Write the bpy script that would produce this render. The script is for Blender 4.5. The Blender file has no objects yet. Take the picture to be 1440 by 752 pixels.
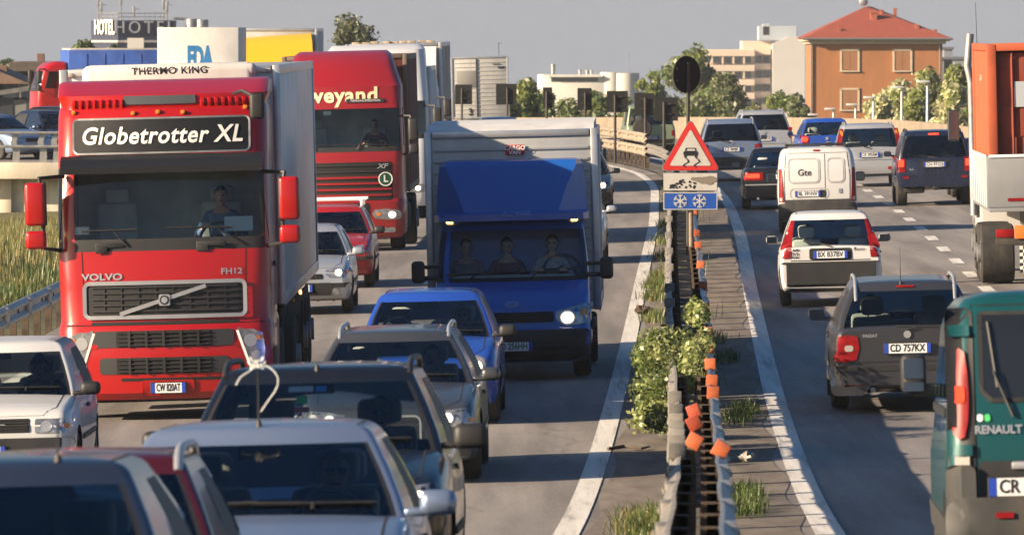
import bpy, bmesh, math, random
import numpy as np
from mathutils import Vector, Matrix
from mathutils.bvhtree import BVHTree

random.seed(7)
rng = np.random.default_rng(7)
R = math.radians
S = bpy.context.scene
C = S.collection

# ------------------------------------------------------------------ camera, sky, sun, exposure
F = 10500.0          # focal length in pixels of the 1440 wide photograph
CAMZ = 4.4
HY = 45.0            # image row of the road plane's horizon
cam_d = bpy.data.cameras.new('camera')
cam = bpy.data.objects.new('camera', cam_d); C.objects.link(cam); S.camera = cam
cam.location = (0, 0, CAMZ)
cam.rotation_euler = (R(90) - math.atan((376 - HY) / F), 0, 0)
cam_d.sensor_width = 36; cam_d.lens = F / 1440 * 36
cam_d.clip_start = 0.5; cam_d.clip_end = 9000
cam_d.dof.use_dof = True; cam_d.dof.focus_distance = 108; cam_d.dof.aperture_fstop = 10.5

SUN_EL = R(20); SUN_DIR = Vector((-0.92, -0.38, 0)).normalized() * math.cos(SUN_EL) + Vector((0, 0, math.sin(SUN_EL)))
w = bpy.data.worlds.new('World'); S.world = w; w.use_nodes = True
nt = w.node_tree; nt.nodes.clear()
sky = nt.nodes.new('ShaderNodeTexSky'); sky.sky_type = 'NISHITA'; sky.sun_disc = False
sky.sun_elevation = SUN_EL; sky.sun_rotation = math.atan2(SUN_DIR.x, SUN_DIR.y)
sky.air_density = 1.6; sky.dust_density = 4.0; sky.ozone_density = 2.0; sky.altitude = 100
tcw = nt.nodes.new('ShaderNodeTexCoord'); mpw = nt.nodes.new('ShaderNodeMapping')
mpw.inputs['Location'].default_value = (0, 0, .17)      # the road climbs: the true horizon lies lower than the road's own, and hazy air lifts the pale band
hs = nt.nodes.new('ShaderNodeRGBToBW'); hz = nt.nodes.new('ShaderNodeMix'); hz.data_type = 'RGBA'; hz.blend_type = 'MULTIPLY'; hz.inputs['Factor'].default_value = 1
hz.inputs['B'].default_value = (.78, .84, .97, 1)          # grey haze low down, clear blue overhead
sx = nt.nodes.new('ShaderNodeSeparateXYZ'); hr = nt.nodes.new('ShaderNodeMapRange'); hr.inputs['From Min'].default_value = 0.0; hr.inputs['From Max'].default_value = .22
hm = nt.nodes.new('ShaderNodeMix'); hm.data_type = 'RGBA'
sat = nt.nodes.new('ShaderNodeHueSaturation'); sat.inputs['Saturation'].default_value = 1.55; sat.inputs['Hue'].default_value = .512
bgn = nt.nodes.new('ShaderNodeBackground'); bgn.inputs['Strength'].default_value = 0.060
ow = nt.nodes.new('ShaderNodeOutputWorld')
nt.links.new(tcw.outputs['Generated'], mpw.inputs['Vector']); nt.links.new(mpw.outputs['Vector'], sky.inputs['Vector'])
nt.links.new(sky.outputs['Color'], hs.inputs['Color']); nt.links.new(hs.outputs[0], hz.inputs['A']); nt.links.new(tcw.outputs['Generated'], sx.inputs[0]); nt.links.new(sx.outputs['Z'], hr.inputs[0])
nt.links.new(hr.outputs[0], hm.inputs['Factor']); nt.links.new(hz.outputs['Result'], hm.inputs['A']); nt.links.new(sky.outputs['Color'], sat.inputs['Color']); nt.links.new(sat.outputs['Color'], hm.inputs['B']); nt.links.new(hm.outputs['Result'], bgn.inputs['Color']); nt.links.new(bgn.outputs['Background'], ow.inputs['Surface'])
sl = bpy.data.lights.new('sun', 'SUN'); sl.energy = 5.0; sl.angle = R(0.5); sl.color = (1.0, 0.80, 0.57)
so = bpy.data.objects.new('sun', sl); C.objects.link(so)
so.rotation_euler = SUN_DIR.to_track_quat('Z', 'Y').to_euler()
S.view_settings.view_transform = 'Standard'; S.view_settings.look = 'None'
S.view_settings.exposure = 1.24; S.view_settings.gamma = 1.0; S.view_settings.use_curve_mapping = False
S.cycles.max_bounces = 8; S.cycles.transparent_max_bounces = 16; S.cycles.caustics_reflective = False; S.cycles.caustics_refractive = False

# ------------------------------------------------------------------ materials
_M = {}
def _new(name):
    m = bpy.data.materials.new(name); m.use_nodes = True
    n = m.node_tree.nodes; n.clear()
    o = n.new('ShaderNodeOutputMaterial')
    return m, n, m.node_tree.links, o
def mat(name, col=(.5,.5,.5), rough=.5, metal=0., coat=0., var=0., vs=3., bump=0., bs=40., spec=.5, grime=0., gcol=(.16,.13,.10), stretch=None, emit=None, es=0.):
    if name in _M: return _M[name]
    m, n, l, o = _new(name)
    p = n.new('ShaderNodeBsdfPrincipled'); l.new(p.outputs[0], o.inputs[0])
    p.inputs['Base Color'].default_value = (*col, 1); p.inputs['Roughness'].default_value = rough
    p.inputs['Metallic'].default_value = metal; p.inputs['Specular IOR Level'].default_value = spec
    if coat: p.inputs['Coat Weight'].default_value = coat; p.inputs['Coat Roughness'].default_value = .06
    if emit: p.inputs['Emission Color'].default_value = (*emit, 1); p.inputs['Emission Strength'].default_value = es
    tc = None
    def coord(st=None):
        nonlocal tc
        if tc is None: tc = n.new('ShaderNodeTexCoord')
        if not st: return tc.outputs['Object']
        mp = n.new('ShaderNodeMapping'); mp.inputs['Scale'].default_value = st; l.new(tc.outputs['Object'], mp.inputs[0]); return mp.outputs[0]
    last = None
    if var:
        t = n.new('ShaderNodeTexNoise'); t.inputs['Scale'].default_value = vs; t.inputs['Detail'].default_value = 6; t.inputs['Roughness'].default_value = .62
        l.new(coord(stretch), t.inputs['Vector'])
        r = n.new('ShaderNodeValToRGB'); r.color_ramp.elements[0].position = .3; r.color_ramp.elements[1].position = .7
        r.color_ramp.elements[0].color = (*[max(0, c*(1-var)) for c in col], 1); r.color_ramp.elements[1].color = (*[min(1, c*(1+var)) for c in col], 1)
        l.new(t.outputs['Fac'], r.inputs[0]); last = r.outputs[0]
    if grime:
        t = n.new('ShaderNodeTexNoise'); t.inputs['Scale'].default_value = 2.3; t.inputs['Detail'].default_value = 8; t.inputs['Roughness'].default_value = .7
        l.new(coord((1.6,1.6,.5)), t.inputs['Vector'])
        r = n.new('ShaderNodeMapRange'); r.inputs['From Min'].default_value = .42; r.inputs['From Max'].default_value = .8; r.inputs['To Max'].default_value = grime
        l.new(t.outputs['Fac'], r.inputs[0])
        x = n.new('ShaderNodeMix'); x.data_type = 'RGBA'; x.inputs['B'].default_value = (*gcol, 1)
        l.new(r.outputs[0], x.inputs['Factor'])
        if last: l.new(last, x.inputs['A'])
        else: x.inputs['A'].default_value = (*col, 1)
        last = x.outputs['Result']
        rr_ = n.new('ShaderNodeMapRange'); rr_.inputs['To Min'].default_value = rough; rr_.inputs['To Max'].default_value = min(1, rough+.35)
        l.new(r.outputs[0], rr_.inputs[0]); l.new(rr_.outputs[0], p.inputs['Roughness'])
    if last: l.new(last, p.inputs['Base Color'])
    if bump:
        t = n.new('ShaderNodeTexNoise'); t.inputs['Scale'].default_value = bs; t.inputs['Detail'].default_value = 5
        l.new(coord(), t.inputs['Vector'])
        b = n.new('ShaderNodeBump'); b.inputs['Strength'].default_value = bump; b.inputs['Distance'].default_value = .02
        l.new(t.outputs['Fac'], b.inputs['Height']); l.new(b.outputs[0], p.inputs['Normal'])
    _M[name] = m; return m
def paint(name, col, metal=.0, rough=.3, grime=.22):
    return mat('paint_'+name, col, rough, metal, coat=.5, grime=grime, gcol=tuple(.75*c+.25*g for c, g in zip(col, (.14,.12,.10))))
def glass(name, tint, refl=1.0):
    if name in _M: return _M[name]
    m, n, l, o = _new(name)
    t = n.new('ShaderNodeBsdfTransparent'); t.inputs[0].default_value = (*tint, 1)
    g = n.new('ShaderNodeBsdfGlossy'); g.inputs['Roughness'].default_value = .03; g.inputs[0].default_value = (.9,.95,1,1)
    fr = n.new('ShaderNodeFresnel'); fr.inputs[0].default_value = 1.5
    mu = n.new('ShaderNodeMath'); mu.operation = 'MULTIPLY'; mu.inputs[1].default_value = refl
    x = n.new('ShaderNodeMixShader')
    l.new(fr.outputs[0], mu.inputs[0]); l.new(mu.outputs[0], x.inputs[0]); l.new(t.outputs[0], x.inputs[1]); l.new(g.outputs[0], x.inputs[2]); l.new(x.outputs[0], o.inputs[0])
    _M[name] = m; return m
def emis(name, col, s):
    if name in _M: return _M[name]
    m, n, l, o = _new(name)
    e = n.new('ShaderNodeEmission'); e.inputs[0].default_value = (*col, 1); e.inputs[1].default_value = s; l.new(e.outputs[0], o.inputs[0])
    _M[name] = m; return m

BLK = mat('black_plastic', (.016,.016,.018), .55, var=.25, vs=4, grime=.08)
DARK = mat('dark_void', (.006,.006,.007), .8)
RUB = mat('tyre_rubber', (.02,.02,.021), .85, var=.3, vs=9, grime=.4)
RIM = mat('wheel_rim', (.42,.42,.44), .38, .8, var=.15)
STEEL = mat('dull_steel', (.36,.36,.37), .48, .7, var=.25, vs=6)
CHROME = mat('chrome_trim', (.46,.46,.48), .3, .55)
INT = mat('interior_fabric', (.44,.47,.46), .9, var=.2)
GLASS = glass('window_glass', (.84,.89,.87))
WGLASS = glass('windscreen_glass', (.90,.96,.94))
TGLASS = glass('dark_window_glass', (.22,.25,.26))
MIRG = mat('mirror_glass', (.18,.21,.25), .08, 1.)
LAMP = mat('headlamp_reflector', (.38,.39,.41), .2, .7, var=.45, vs=16)
LENS = glass('clear_lens', (.8,.82,.84), 1.4)
REDL = mat('red_lamp_lens', (.22,.006,.008), .42, spec=.25, var=.35, vs=14)
AMBL = mat('amber_lamp_lens', (.65,.2,.02), .2, coat=.5)
WLENS = mat('white_lamp_lens', (.36,.33,.31), .2, coat=.5)
LIT = emis('lit_headlamp', (1,.80,.50), 6)
LITA = emis('lit_amber_marker', (1,.42,.08), 5)
LITR = emis('lit_brake_lamp', (1,.05,.02), 1.6)
PLW = mat('plate_white', (.72,.73,.74), .45, var=.08)
PLB = mat('plate_blue', (.02,.06,.42), .4)
PLK = mat('plate_ink', (.012,.012,.016), .5)
WHT = mat('white_lettering', (.78,.77,.74), .5, var=.05)
SEAM = mat('panel_gap', (.006,.006,.007), .9)

# ------------------------------------------------------------------ road geometry helpers
def sp(u, k=4.):
    u = np.asarray(u, float)/k
    return k*np.logaddexp(0, u)
def gz(X, D):
    X = np.clip(X, -16, 16)
    return .025*X + .034*(sp(68-D)-sp(18-D)) - .008*sp(D-265, 12)
def pchip(xs, ys):
    xs = np.array(xs, float); ys = np.array(ys, float)
    h = np.diff(xs); d = np.diff(ys)/h
    m = np.zeros_like(ys); m[0] = d[0]; m[-1] = d[-1]
    for i in range(1, len(xs)-1):
        if d[i-1]*d[i] > 0:
            w1, w2 = 2*h[i]+h[i-1], h[i]+2*h[i-1]
            m[i] = (w1+w2)/(w1/d[i-1]+w2/d[i])
    def f(x):
        x = np.asarray(x, float)
        i = np.clip(np.searchsorted(xs, x)-1, 0, len(xs)-2)
        t = (x-xs[i])/h[i]
        lin_lo = ys[0]+m[0]*(x-xs[0]); lin_hi = ys[-1]+m[-1]*(x-xs[-1])
        v = (2*t**3-3*t**2+1)*ys[i]+(t**3-2*t**2+t)*h[i]*m[i]+(-2*t**3+3*t**2)*ys[i+1]+(t**3-t**2)*h[i]*m[i+1]
        return np.where(x < xs[0], lin_lo, np.where(x > xs[-1], lin_hi, v))
    return f
def wx(px, D): return (px-720)*D/F
def wz(py, D): return CAMZ-(py-HY)*D/F

# ------------------------------------------------------------------ mesh helpers
def link(name, me, parent=None, loc=None):
    o = bpy.data.objects.new(name, me); C.objects.link(o)
    if parent: o.parent = parent
    if loc: o.location = loc
    return o
class B:
    def __init__(s): s.bm = bmesh.new(); s.mi = 0
    def _tag(s, faces):
        for f in faces: f.material_index = s.mi
    def box(s, c, d, bev=0., rot=None, seg=2):
        g = bmesh.ops.create_cube(s.bm, size=1)['verts']
        fs = set(f for v in g for f in v.link_faces)
        for v in g: v.co = Vector((v.co.x*d[0], v.co.y*d[1], v.co.z*d[2]))
        if bev:
            es = list(set(e for v in g for e in v.link_edges))
            r = bmesh.ops.bevel(s.bm, geom=es, offset=min(bev, min(d)*.45), segments=seg, affect='EDGES', profile=.5)
            vs = set(v for f in r['faces'] for v in f.verts); 
            st = list(vs); seen = set(vs)
            while st:
                v = st.pop()
                for e in v.link_edges:
                    u = e.other_vert(v)
                    if u not in seen: seen.add(u); st.append(u)
            g = list(seen); fs = set(f for v in g for f in v.link_faces)
        mtx = Matrix.Translation(Vector(c)) @ (rot if rot else Matrix.Identity(4))
        bmesh.ops.transform(s.bm, matrix=mtx, verts=list(set(v for f in fs for v in f.verts)))
        s._tag(fs); return s
    def cyl(s, p0, p1, r0, r1=None, n=12, cap=True):
        p0, p1 = Vector(p0), Vector(p1); r1 = r0 if r1 is None else r1
        q = (p1-p0).to_track_quat('Z', 'Y').to_matrix()
        a = []; b = []
        for i in range(n):
            t = 2*math.pi*i/n; u = q @ Vector((math.cos(t), math.sin(t), 0))
            a.append(s.bm.verts.new(p0+u*r0)); b.append(s.bm.verts.new(p1+u*r1))
        fs = [s.bm.faces.new((a[i], a[(i+1) % n], b[(i+1) % n], b[i])) for i in range(n)]
        if cap: fs += [s.bm.faces.new(a[::-1]), s.bm.faces.new(b)]
        s._tag(fs); return s
    def tube(s, pts, r, n=8):
        pts = [Vector(p) for p in pts]; rings = []
        rs = r if isinstance(r, (list, tuple)) else [r]*len(pts)
        up = None
        for i, p in enumerate(pts):
            t = (pts[min(i+1, len(pts)-1)]-pts[max(i-1, 0)]).normalized()
            if up is None:
                up = Vector((0,0,1)) if abs(t.z) < .9 else Vector((1,0,0))
            a = t.cross(up).normalized(); b = a.cross(t).normalized(); up = b
            rings.append([s.bm.verts.new(p+a*math.cos(2*math.pi*k/n)*rs[i]+b*math.sin(2*math.pi*k/n)*rs[i]) for k in range(n)])
        fs = []
        for A, Bq in zip(rings[:-1], rings[1:]):
            fs += [s.bm.faces.new((A[k], A[(k+1) % n], Bq[(k+1) % n], Bq[k])) for k in range(n)]
        fs += [s.bm.faces.new(rings[0][::-1]), s.bm.faces.new(rings[-1])]
        s._tag(fs); return s
    def loft(s, rings, cap=True, close=True):
        vr = [[s.bm.verts.new(p) for p in r] for r in rings]; n = len(vr[0]); fs = []
        for A, Bq in zip(vr[:-1], vr[1:]):
            for k in range(n if close else n-1):
                fs.append(s.bm.faces.new((A[k], A[(k+1) % n], Bq[(k+1) % n], Bq[k])))
        if cap and close: fs += [s.bm.faces.new(vr[0][::-1]), s.bm.faces.new(vr[-1])]
        s._tag(fs); return s
    def prism(s, pts, ax, a, b):
        def P(u, v, t): return {'x': (t,u,v), 'y': (u,t,v), 'z': (u,v,t)}[ax]
        A = [s.bm.verts.new(P(*p, a)) for p in pts]; Bq = [s.bm.verts.new(P(*p, b)) for p in pts]; n = len(pts)
        fs = [s.bm.faces.new((A[i], A[(i+1) % n], Bq[(i+1) % n], Bq[i])) for i in range(n)]
        fs += [s.bm.faces.new(A[::-1]), s.bm.faces.new(Bq)]
        s._tag(fs); return s
    def lathe(s, prof, n=24, axis='x', c=(0,0,0)):
        rings = []
        for a, r in prof:
            rings.append([{'x': Vector((a, r*math.cos(2*math.pi*k/n), r*math.sin(2*math.pi*k/n))), 'y': Vector((r*math.cos(2*math.pi*k/n), a, r*math.sin(2*math.pi*k/n))), 'z': Vector((r*math.cos(2*math.pi*k/n), r*math.sin(2*math.pi*k/n), a))}[axis]+Vector(c) for k in range(n)])
        return s.loft(rings)
    def ball(s, c, r, n=12):
        rr = r if isinstance(r, (tuple, list)) else (r, r, r)
        g = bmesh.ops.create_uvsphere(s.bm, u_segments=n, v_segments=max(6, n*2//3), radius=1)['verts']
        for v in g: v.co = Vector((v.co.x*rr[0]+c[0], v.co.y*rr[1]+c[1], v.co.z*rr[2]+c[2]))
        s._tag(set(f for v in g for f in v.link_faces)); return s
    def quad(s, *p):
        s._tag([s.bm.faces.new([s.bm.verts.new(q) for q in p])]); return s
    def m(s, i): s.mi = i; return s
    def done(s, name, mats, parent=None, smooth=35, fix=True):
        if fix: bmesh.ops.recalc_face_normals(s.bm, faces=s.bm.faces)
        me = bpy.data.meshes.new(name); s.bm.to_mesh(me); s.bm.free()
        for m_ in (mats if isinstance(mats, (list, tuple)) else [mats]): me.materials.append(m_)
        if smooth:
            me.polygons.foreach_set('use_smooth', [True]*len(me.polygons))
            me.set_sharp_from_angle(angle=R(smooth))
        return link(name, me, parent)
def thing(name, label, cat, loc=(0,0,0), rot=(0,0,0), group=None):
    o = bpy.data.objects.new(name, None); C.objects.link(o); o.location = loc; o.rotation_euler = rot
    o.empty_display_size = .3
    return tag(o, label, cat, group)
def tag(o, label=None, cat=None, group=None, kind=None):
    if label: o['label'] = label
    if cat: o['category'] = cat
    if group: o['group'] = group
    if kind: o['kind'] = kind
    return o
def copy_tree(o, parent=None):
    c = o.copy(); C.objects.link(c)
    if parent: c.parent = parent
    for ch in list(o.children): copy_tree(ch, c)
    return c
def bvh_of(*objs):
    vs = []; fs = []
    for o in objs:
        b = len(vs)
        vs += [v.co.copy() for v in o.data.vertices]
        fs += [[b+i for i in p.vertices] for p in o.data.polygons]
    return BVHTree.FromPolygons(vs, fs)
AX = {'F': (Vector((0,1,0)), lambda a, b: Vector((a, -30, b))), 'R': (Vector((0,-1,0)), lambda a, b: Vector((a, 30, b))),
      'P': (Vector((-1,0,0)), lambda a, b: Vector((30, a, b))), 'N': (Vector((1,0,0)), lambda a, b: Vector((-30, a, b))),
      'T': (Vector((0,0,-1)), lambda a, b: Vector((a, b, 30)))}
def cast(bv, ax, a, b):
    d, o = AX[ax]
    h = bv.ray_cast(o(a, b), d)
    return h[0]
def _fix_missing(items, d):
    good = [(i, c) for i, c in items if c is not None]
    if not good: return None
    out = []
    for (ab, c) in items:
        if c is None:
            g = min(good, key=lambda q: (q[0][0]-ab[0])**2+(q[0][1]-ab[1])**2)
            c = g[1]
        out.append(c)
    return out
def proj(name, bv, outline, ax, m, parent, off=.006, depth=.03, grid=.1, label=None):
    """a skin-thick panel with the given outline laid on the surface behind it"""
    bm = bmesh.new()
    bm.faces.new([bm.verts.new((a, b, 0)) for a, b in outline])
    xs = [a for a, b in outline]; ys = [b for a, b in outline]
    for lo, hi, nrm in ((min(xs), max(xs), Vector((1,0,0))), (min(ys), max(ys), Vector((0,1,0)))):
        n = min(24, int((hi-lo)/grid))
        for k in range(1, n+1):
            t = lo+(hi-lo)*k/(n+1)
            bmesh.ops.bisect_plane(bm, geom=bm.verts[:]+bm.edges[:]+bm.faces[:], plane_co=nrm*t, plane_no=nrm)
    d, o = AX[ax]
    vs = bm.verts[:]
    hits = [((v.co.x, v.co.y), cast(bv, ax, v.co.x, v.co.y)) for v in vs]
    ps = _fix_missing(hits, d)
    if ps is None: bm.free(); return None
    ab = [(v.co.x, v.co.y) for v in vs]
    for v, p, (a, b) in zip(vs, ps, ab):
        q = o(a, b); k = (p-q).dot(d)
        v.co = q+d*(k-off)
    bmesh.ops.triangulate(bm, faces=bm.faces[:])
    bd = [e for e in bm.edges if e.is_boundary]
    r = bmesh.ops.extrude_edge_only(bm, edges=bd)
    nv = [g for g in r['geom'] if isinstance(g, bmesh.types.BMVert)]
    for v in nv: v.co += d*depth
    bmesh.ops.recalc_face_normals(bm, faces=bm.faces[:])
    # make sure the visible skin looks back along the ray
    tot = sum(f.normal.dot(d)*f.calc_area() for f in bm.faces)
    if tot > 0: bmesh.ops.reverse_faces(bm, faces=bm.faces[:])
    me = bpy.data.meshes.new(name); bm.to_mesh(me); bm.free(); me.materials.append(m)
    me.polygons.foreach_set('use_smooth', [True]*len(me.polygons)); me.set_sharp_from_angle(angle=R(40))
    ob = link(name, me, parent)
    if label: ob['label'] = label
    return ob
def mir(pts): return [(-a, b) for a, b in pts][::-1]
def rr(cx, cy, w_, h_, r, n=4):
    out = []
    r = min(r, w_/2-1e-4, h_/2-1e-4)
    for sx, sy, a0 in ((1,1,0), (-1,1,90), (-1,-1,180), (1,-1,270)):
        for k in range(n+1):
            t = R(a0+90*k/n)
            out.append((cx+sx*(w_/2-r)+r*math.cos(t), cy+sy*(h_/2-r)+r*math.sin(t)))
    return out
def ell(cx, cy, a, b, n=20): return [(cx+a*math.cos(2*math.pi*k/n), cy+b*math.sin(2*math.pi*k/n)) for k in range(n)]
def sm(pts, n=3):
    out = []; N = len(pts)
    for i in range(N):
        p0, p1, p2, p3 = [np.array(pts[(i+j-1) % N], float) for j in range(4)]
        for k in range(n):
            t = k/n
            out.append(tuple(.5*((2*p1)+(-p0+p2)*t+(2*p0-5*p1+4*p2-p3)*t*t+(-p0+3*p1-3*p2+p3)*t**3)))
    return out
def seam(bv, pts, ax, parent, wd=.012, m=None, name='panel_gap', off=.002):
    """thin shut line following the surface"""
    d, o = AX[ax]; bm = bmesh.new()
    P = [np.array(p, float) for p in pts]; Q = []
    for a, b in zip(P[:-1], P[1:]):
        n = max(1, int(np.linalg.norm(b-a)/.06))
        Q += [a+(b-a)*k/n for k in range(n)]
    Q.append(P[-1]); prev = None
    for i, q in enumerate(Q):
        t = Q[min(i+1, len(Q)-1)]-Q[max(i-1, 0)]; t /= (np.linalg.norm(t)+1e-9); nn = np.array((-t[1], t[0]))*wd/2
        h = cast(bv, ax, q[0], q[1])
        if h is None: prev = None; continue
        k = (h-o(q[0], q[1])).dot(d)-off
        v1 = bm.verts.new(o(*(q+nn))+d*k); v2 = bm.verts.new(o(*(q-nn))+d*k)
        if prev: bm.faces.new((prev[0], prev[1], v2, v1))
        prev = (v1, v2)
    if not len(bm.faces): bm.free(); return None
    me = bpy.data.meshes.new(name); bm.to_mesh(me); bm.free(); me.materials.append(m or SEAM)
    return link(name, me, parent)
_fc = {}
def text_mesh(s, size, bold=0., shear=0., sx=1., space=1., ext=0.):
    cu = bpy.data.curves.new('lettering', 'FONT'); cu.body = s; cu.size = size; cu.offset = bold*size; cu.shear = shear
    cu.align_x = 'CENTER'; cu.align_y = 'CENTER'; cu.space_character = space; cu.extrude = ext; cu.resolution_u = 3
    ob = bpy.data.objects.new('lettering', cu); C.objects.link(ob)
    dg = bpy.context.evaluated_depsgraph_get(); dg.update()
    me = bpy.data.meshes.new_from_object(ob.evaluated_get(dg)); bpy.data.objects.remove(ob); bpy.data.curves.remove(cu)
    if sx != 1.:
        for v in me.vertices: v.co.x *= sx
    return me
def text(name, s, size, m, parent, at, ax='F', bv=None, off=.008, **k):
    """lettering read from outside: ax F/R/P/N = the side of the thing it is on; at = (a, b[, depth])"""
    me = text_mesh(s, size, **k); me.materials.clear(); me.materials.append(m)
    d, o = AX[ax]; flip = {'F': 1, 'R': -1, 'P': 1, 'N': -1}[ax]
    pts = [(at[0]+flip*v.co.x, at[1]+v.co.y) for v in me.vertices]
    if bv:
        ps = _fix_missing([(p, cast(bv, ax, *p)) for p in pts], d)
        if ps is None: return None
        for v, p, (a, b) in zip(me.vertices, ps, pts):
            q = o(a, b); v.co = q+d*((p-q).dot(d)-off)
    else:
        for v, (a, b) in zip(me.vertices, pts):
            v.co = {'F': Vector((a, at[2]-off, b)), 'R': Vector((a, at[2]+off, b)), 'P': Vector((at[2]+off, a, b)), 'N': Vector((at[2]-off, a, b))}[ax]
    return link(name, me, parent)
# ------------------------------------------------------------------ the setting: ground, roads, markings
lineL = pchip([20,40,65,83,130,181,213,225,236,248,262,278,297,318,360,420,480],[-.75,-.2,.55,1.07,2.25,3.45,3.95,3.85,3.45,2.8,1.85,.65,-.95,-2.75,-7.6,-16,-27])
lineR = pchip([20,40,65,86,117,168,192,213,225,240,255,270,290,318,360,420,480],[1.9,2.2,2.66,3.06,3.79,5.04,5.45,5.6,5.55,5.3,4.8,4.1,2.8,.5,-4.2,-12.6,-23.5])
railL = pchip([20,40,54,97,150,190,213,225,236,248,262,278,297,318,360,420,480],[.32,.86,1.22,2.08,3.2,4.15,4.55,4.45,4.05,3.4,2.45,1.25,-.35,-2.15,-7,-15.4,-26.4])
railR = pchip([20,40,54,97,150,190,213,225,236,248,262,278,297,318,360,420,480],[.60,1.12,1.48,2.47,3.62,4.6,5.0,4.95,4.6,3.95,3.0,1.8,.2,-1.6,-6.45,-14.8,-25.8])
edgeL = pchip([20,40,65,102,118,150,180,200,215,240,300,420,480],[-8.6,-8.3,-7.9,-7.2,-7.0,-6.4,-6.0,-6.0,-6.1,-6.4,-10.5,-27,-38])
edgeR = pchip([20,65,120,165,200,230,260,290,320,360,420,480],[9.6,10.6,12.3,13.5,14.3,14.6,13.9,12.1,9.1,3.2,-6.8,-18])
dash = lambda D: lineR(D)+3.85
def tz(X, D):
    """height of the open ground around the roads"""
    X = np.asarray(X, float); D = np.asarray(D, float)
    base = gz(X, D)-.06
    eL = edgeL(D); eR = edgeR(D)
    dl = np.clip((eL-.9-X)/3.2, 0, 1); dl = dl*dl*(3-2*dl)
    up = np.clip((D-60)/50, 0, 1)*np.clip((170-D)/28, 0, 1)
    z = base-dl*.95*np.clip((D-148)/34, 0, 1)+dl*up*(.62+.10*np.sin(X*1.7+D*.11)+.10*np.sin(D*.37))
    dr = np.clip((X-eR-1.0)/14, 0, 1); dr = dr*dr*(3-2*dr)
    z = z-dr*3.2
    far = -.0105*np.maximum(0, D-250)-1.6*np.clip((D-226)/30, 0, 1)
    off = np.clip((np.abs(X-.5*(eL+eR))-.5*(eR-eL)-1)/5, 0, 1)
    zf = far-.4*off
    t = np.clip((D-224)/14, 0, 1)*off
    z = z*(1-t)+zf*t
    t2 = np.clip((D-380)/90, 0, 1)
    return z*(1-t2)+zf*t2
xs = np.concatenate([[-1500,-900,-500,-300,-180,-120,-80,-60,-45,-36,-30,-26,-23], np.arange(-21,21.1,.6), [23,26,30,36,45,60,80,120,180,300,500,900,1500]])
ds = np.concatenate([[-30,-20,-8,4,12], np.arange(18,330,2.0), np.arange(334,500,8), [520,560,620,700,800,950,1200,1600,2200,3000]])
XX, DD = np.meshgrid(xs, ds); ZZ = tz(XX, DD)
inroad = (XX > edgeL(DD)-.3) & (XX < edgeR(DD)+.3) & (DD < 480)
ZZ = np.where(inroad, gz(XX, DD)-.12, ZZ)
n0, n1 = XX.shape
vs = np.stack([XX, DD, ZZ], -1).reshape(-1, 3)
ii = np.arange(n0*n1).reshape(n0, n1)
fs = np.stack([ii[:-1,:-1], ii[:-1,1:], ii[1:,1:], ii[1:,:-1]], -1).reshape(-1, 4)
me = bpy.data.meshes.new('ground'); me.from_pydata(vs.tolist(), [], fs.tolist())
me.materials.append(mat('verge_soil', (.10,.095,.04), .95, var=.5, vs=.8, bump=.6, bs=6))
me.polygons.foreach_set('use_smooth', [True]*len(me.polygons))
tag(link('ground', me), kind='structure')

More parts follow.
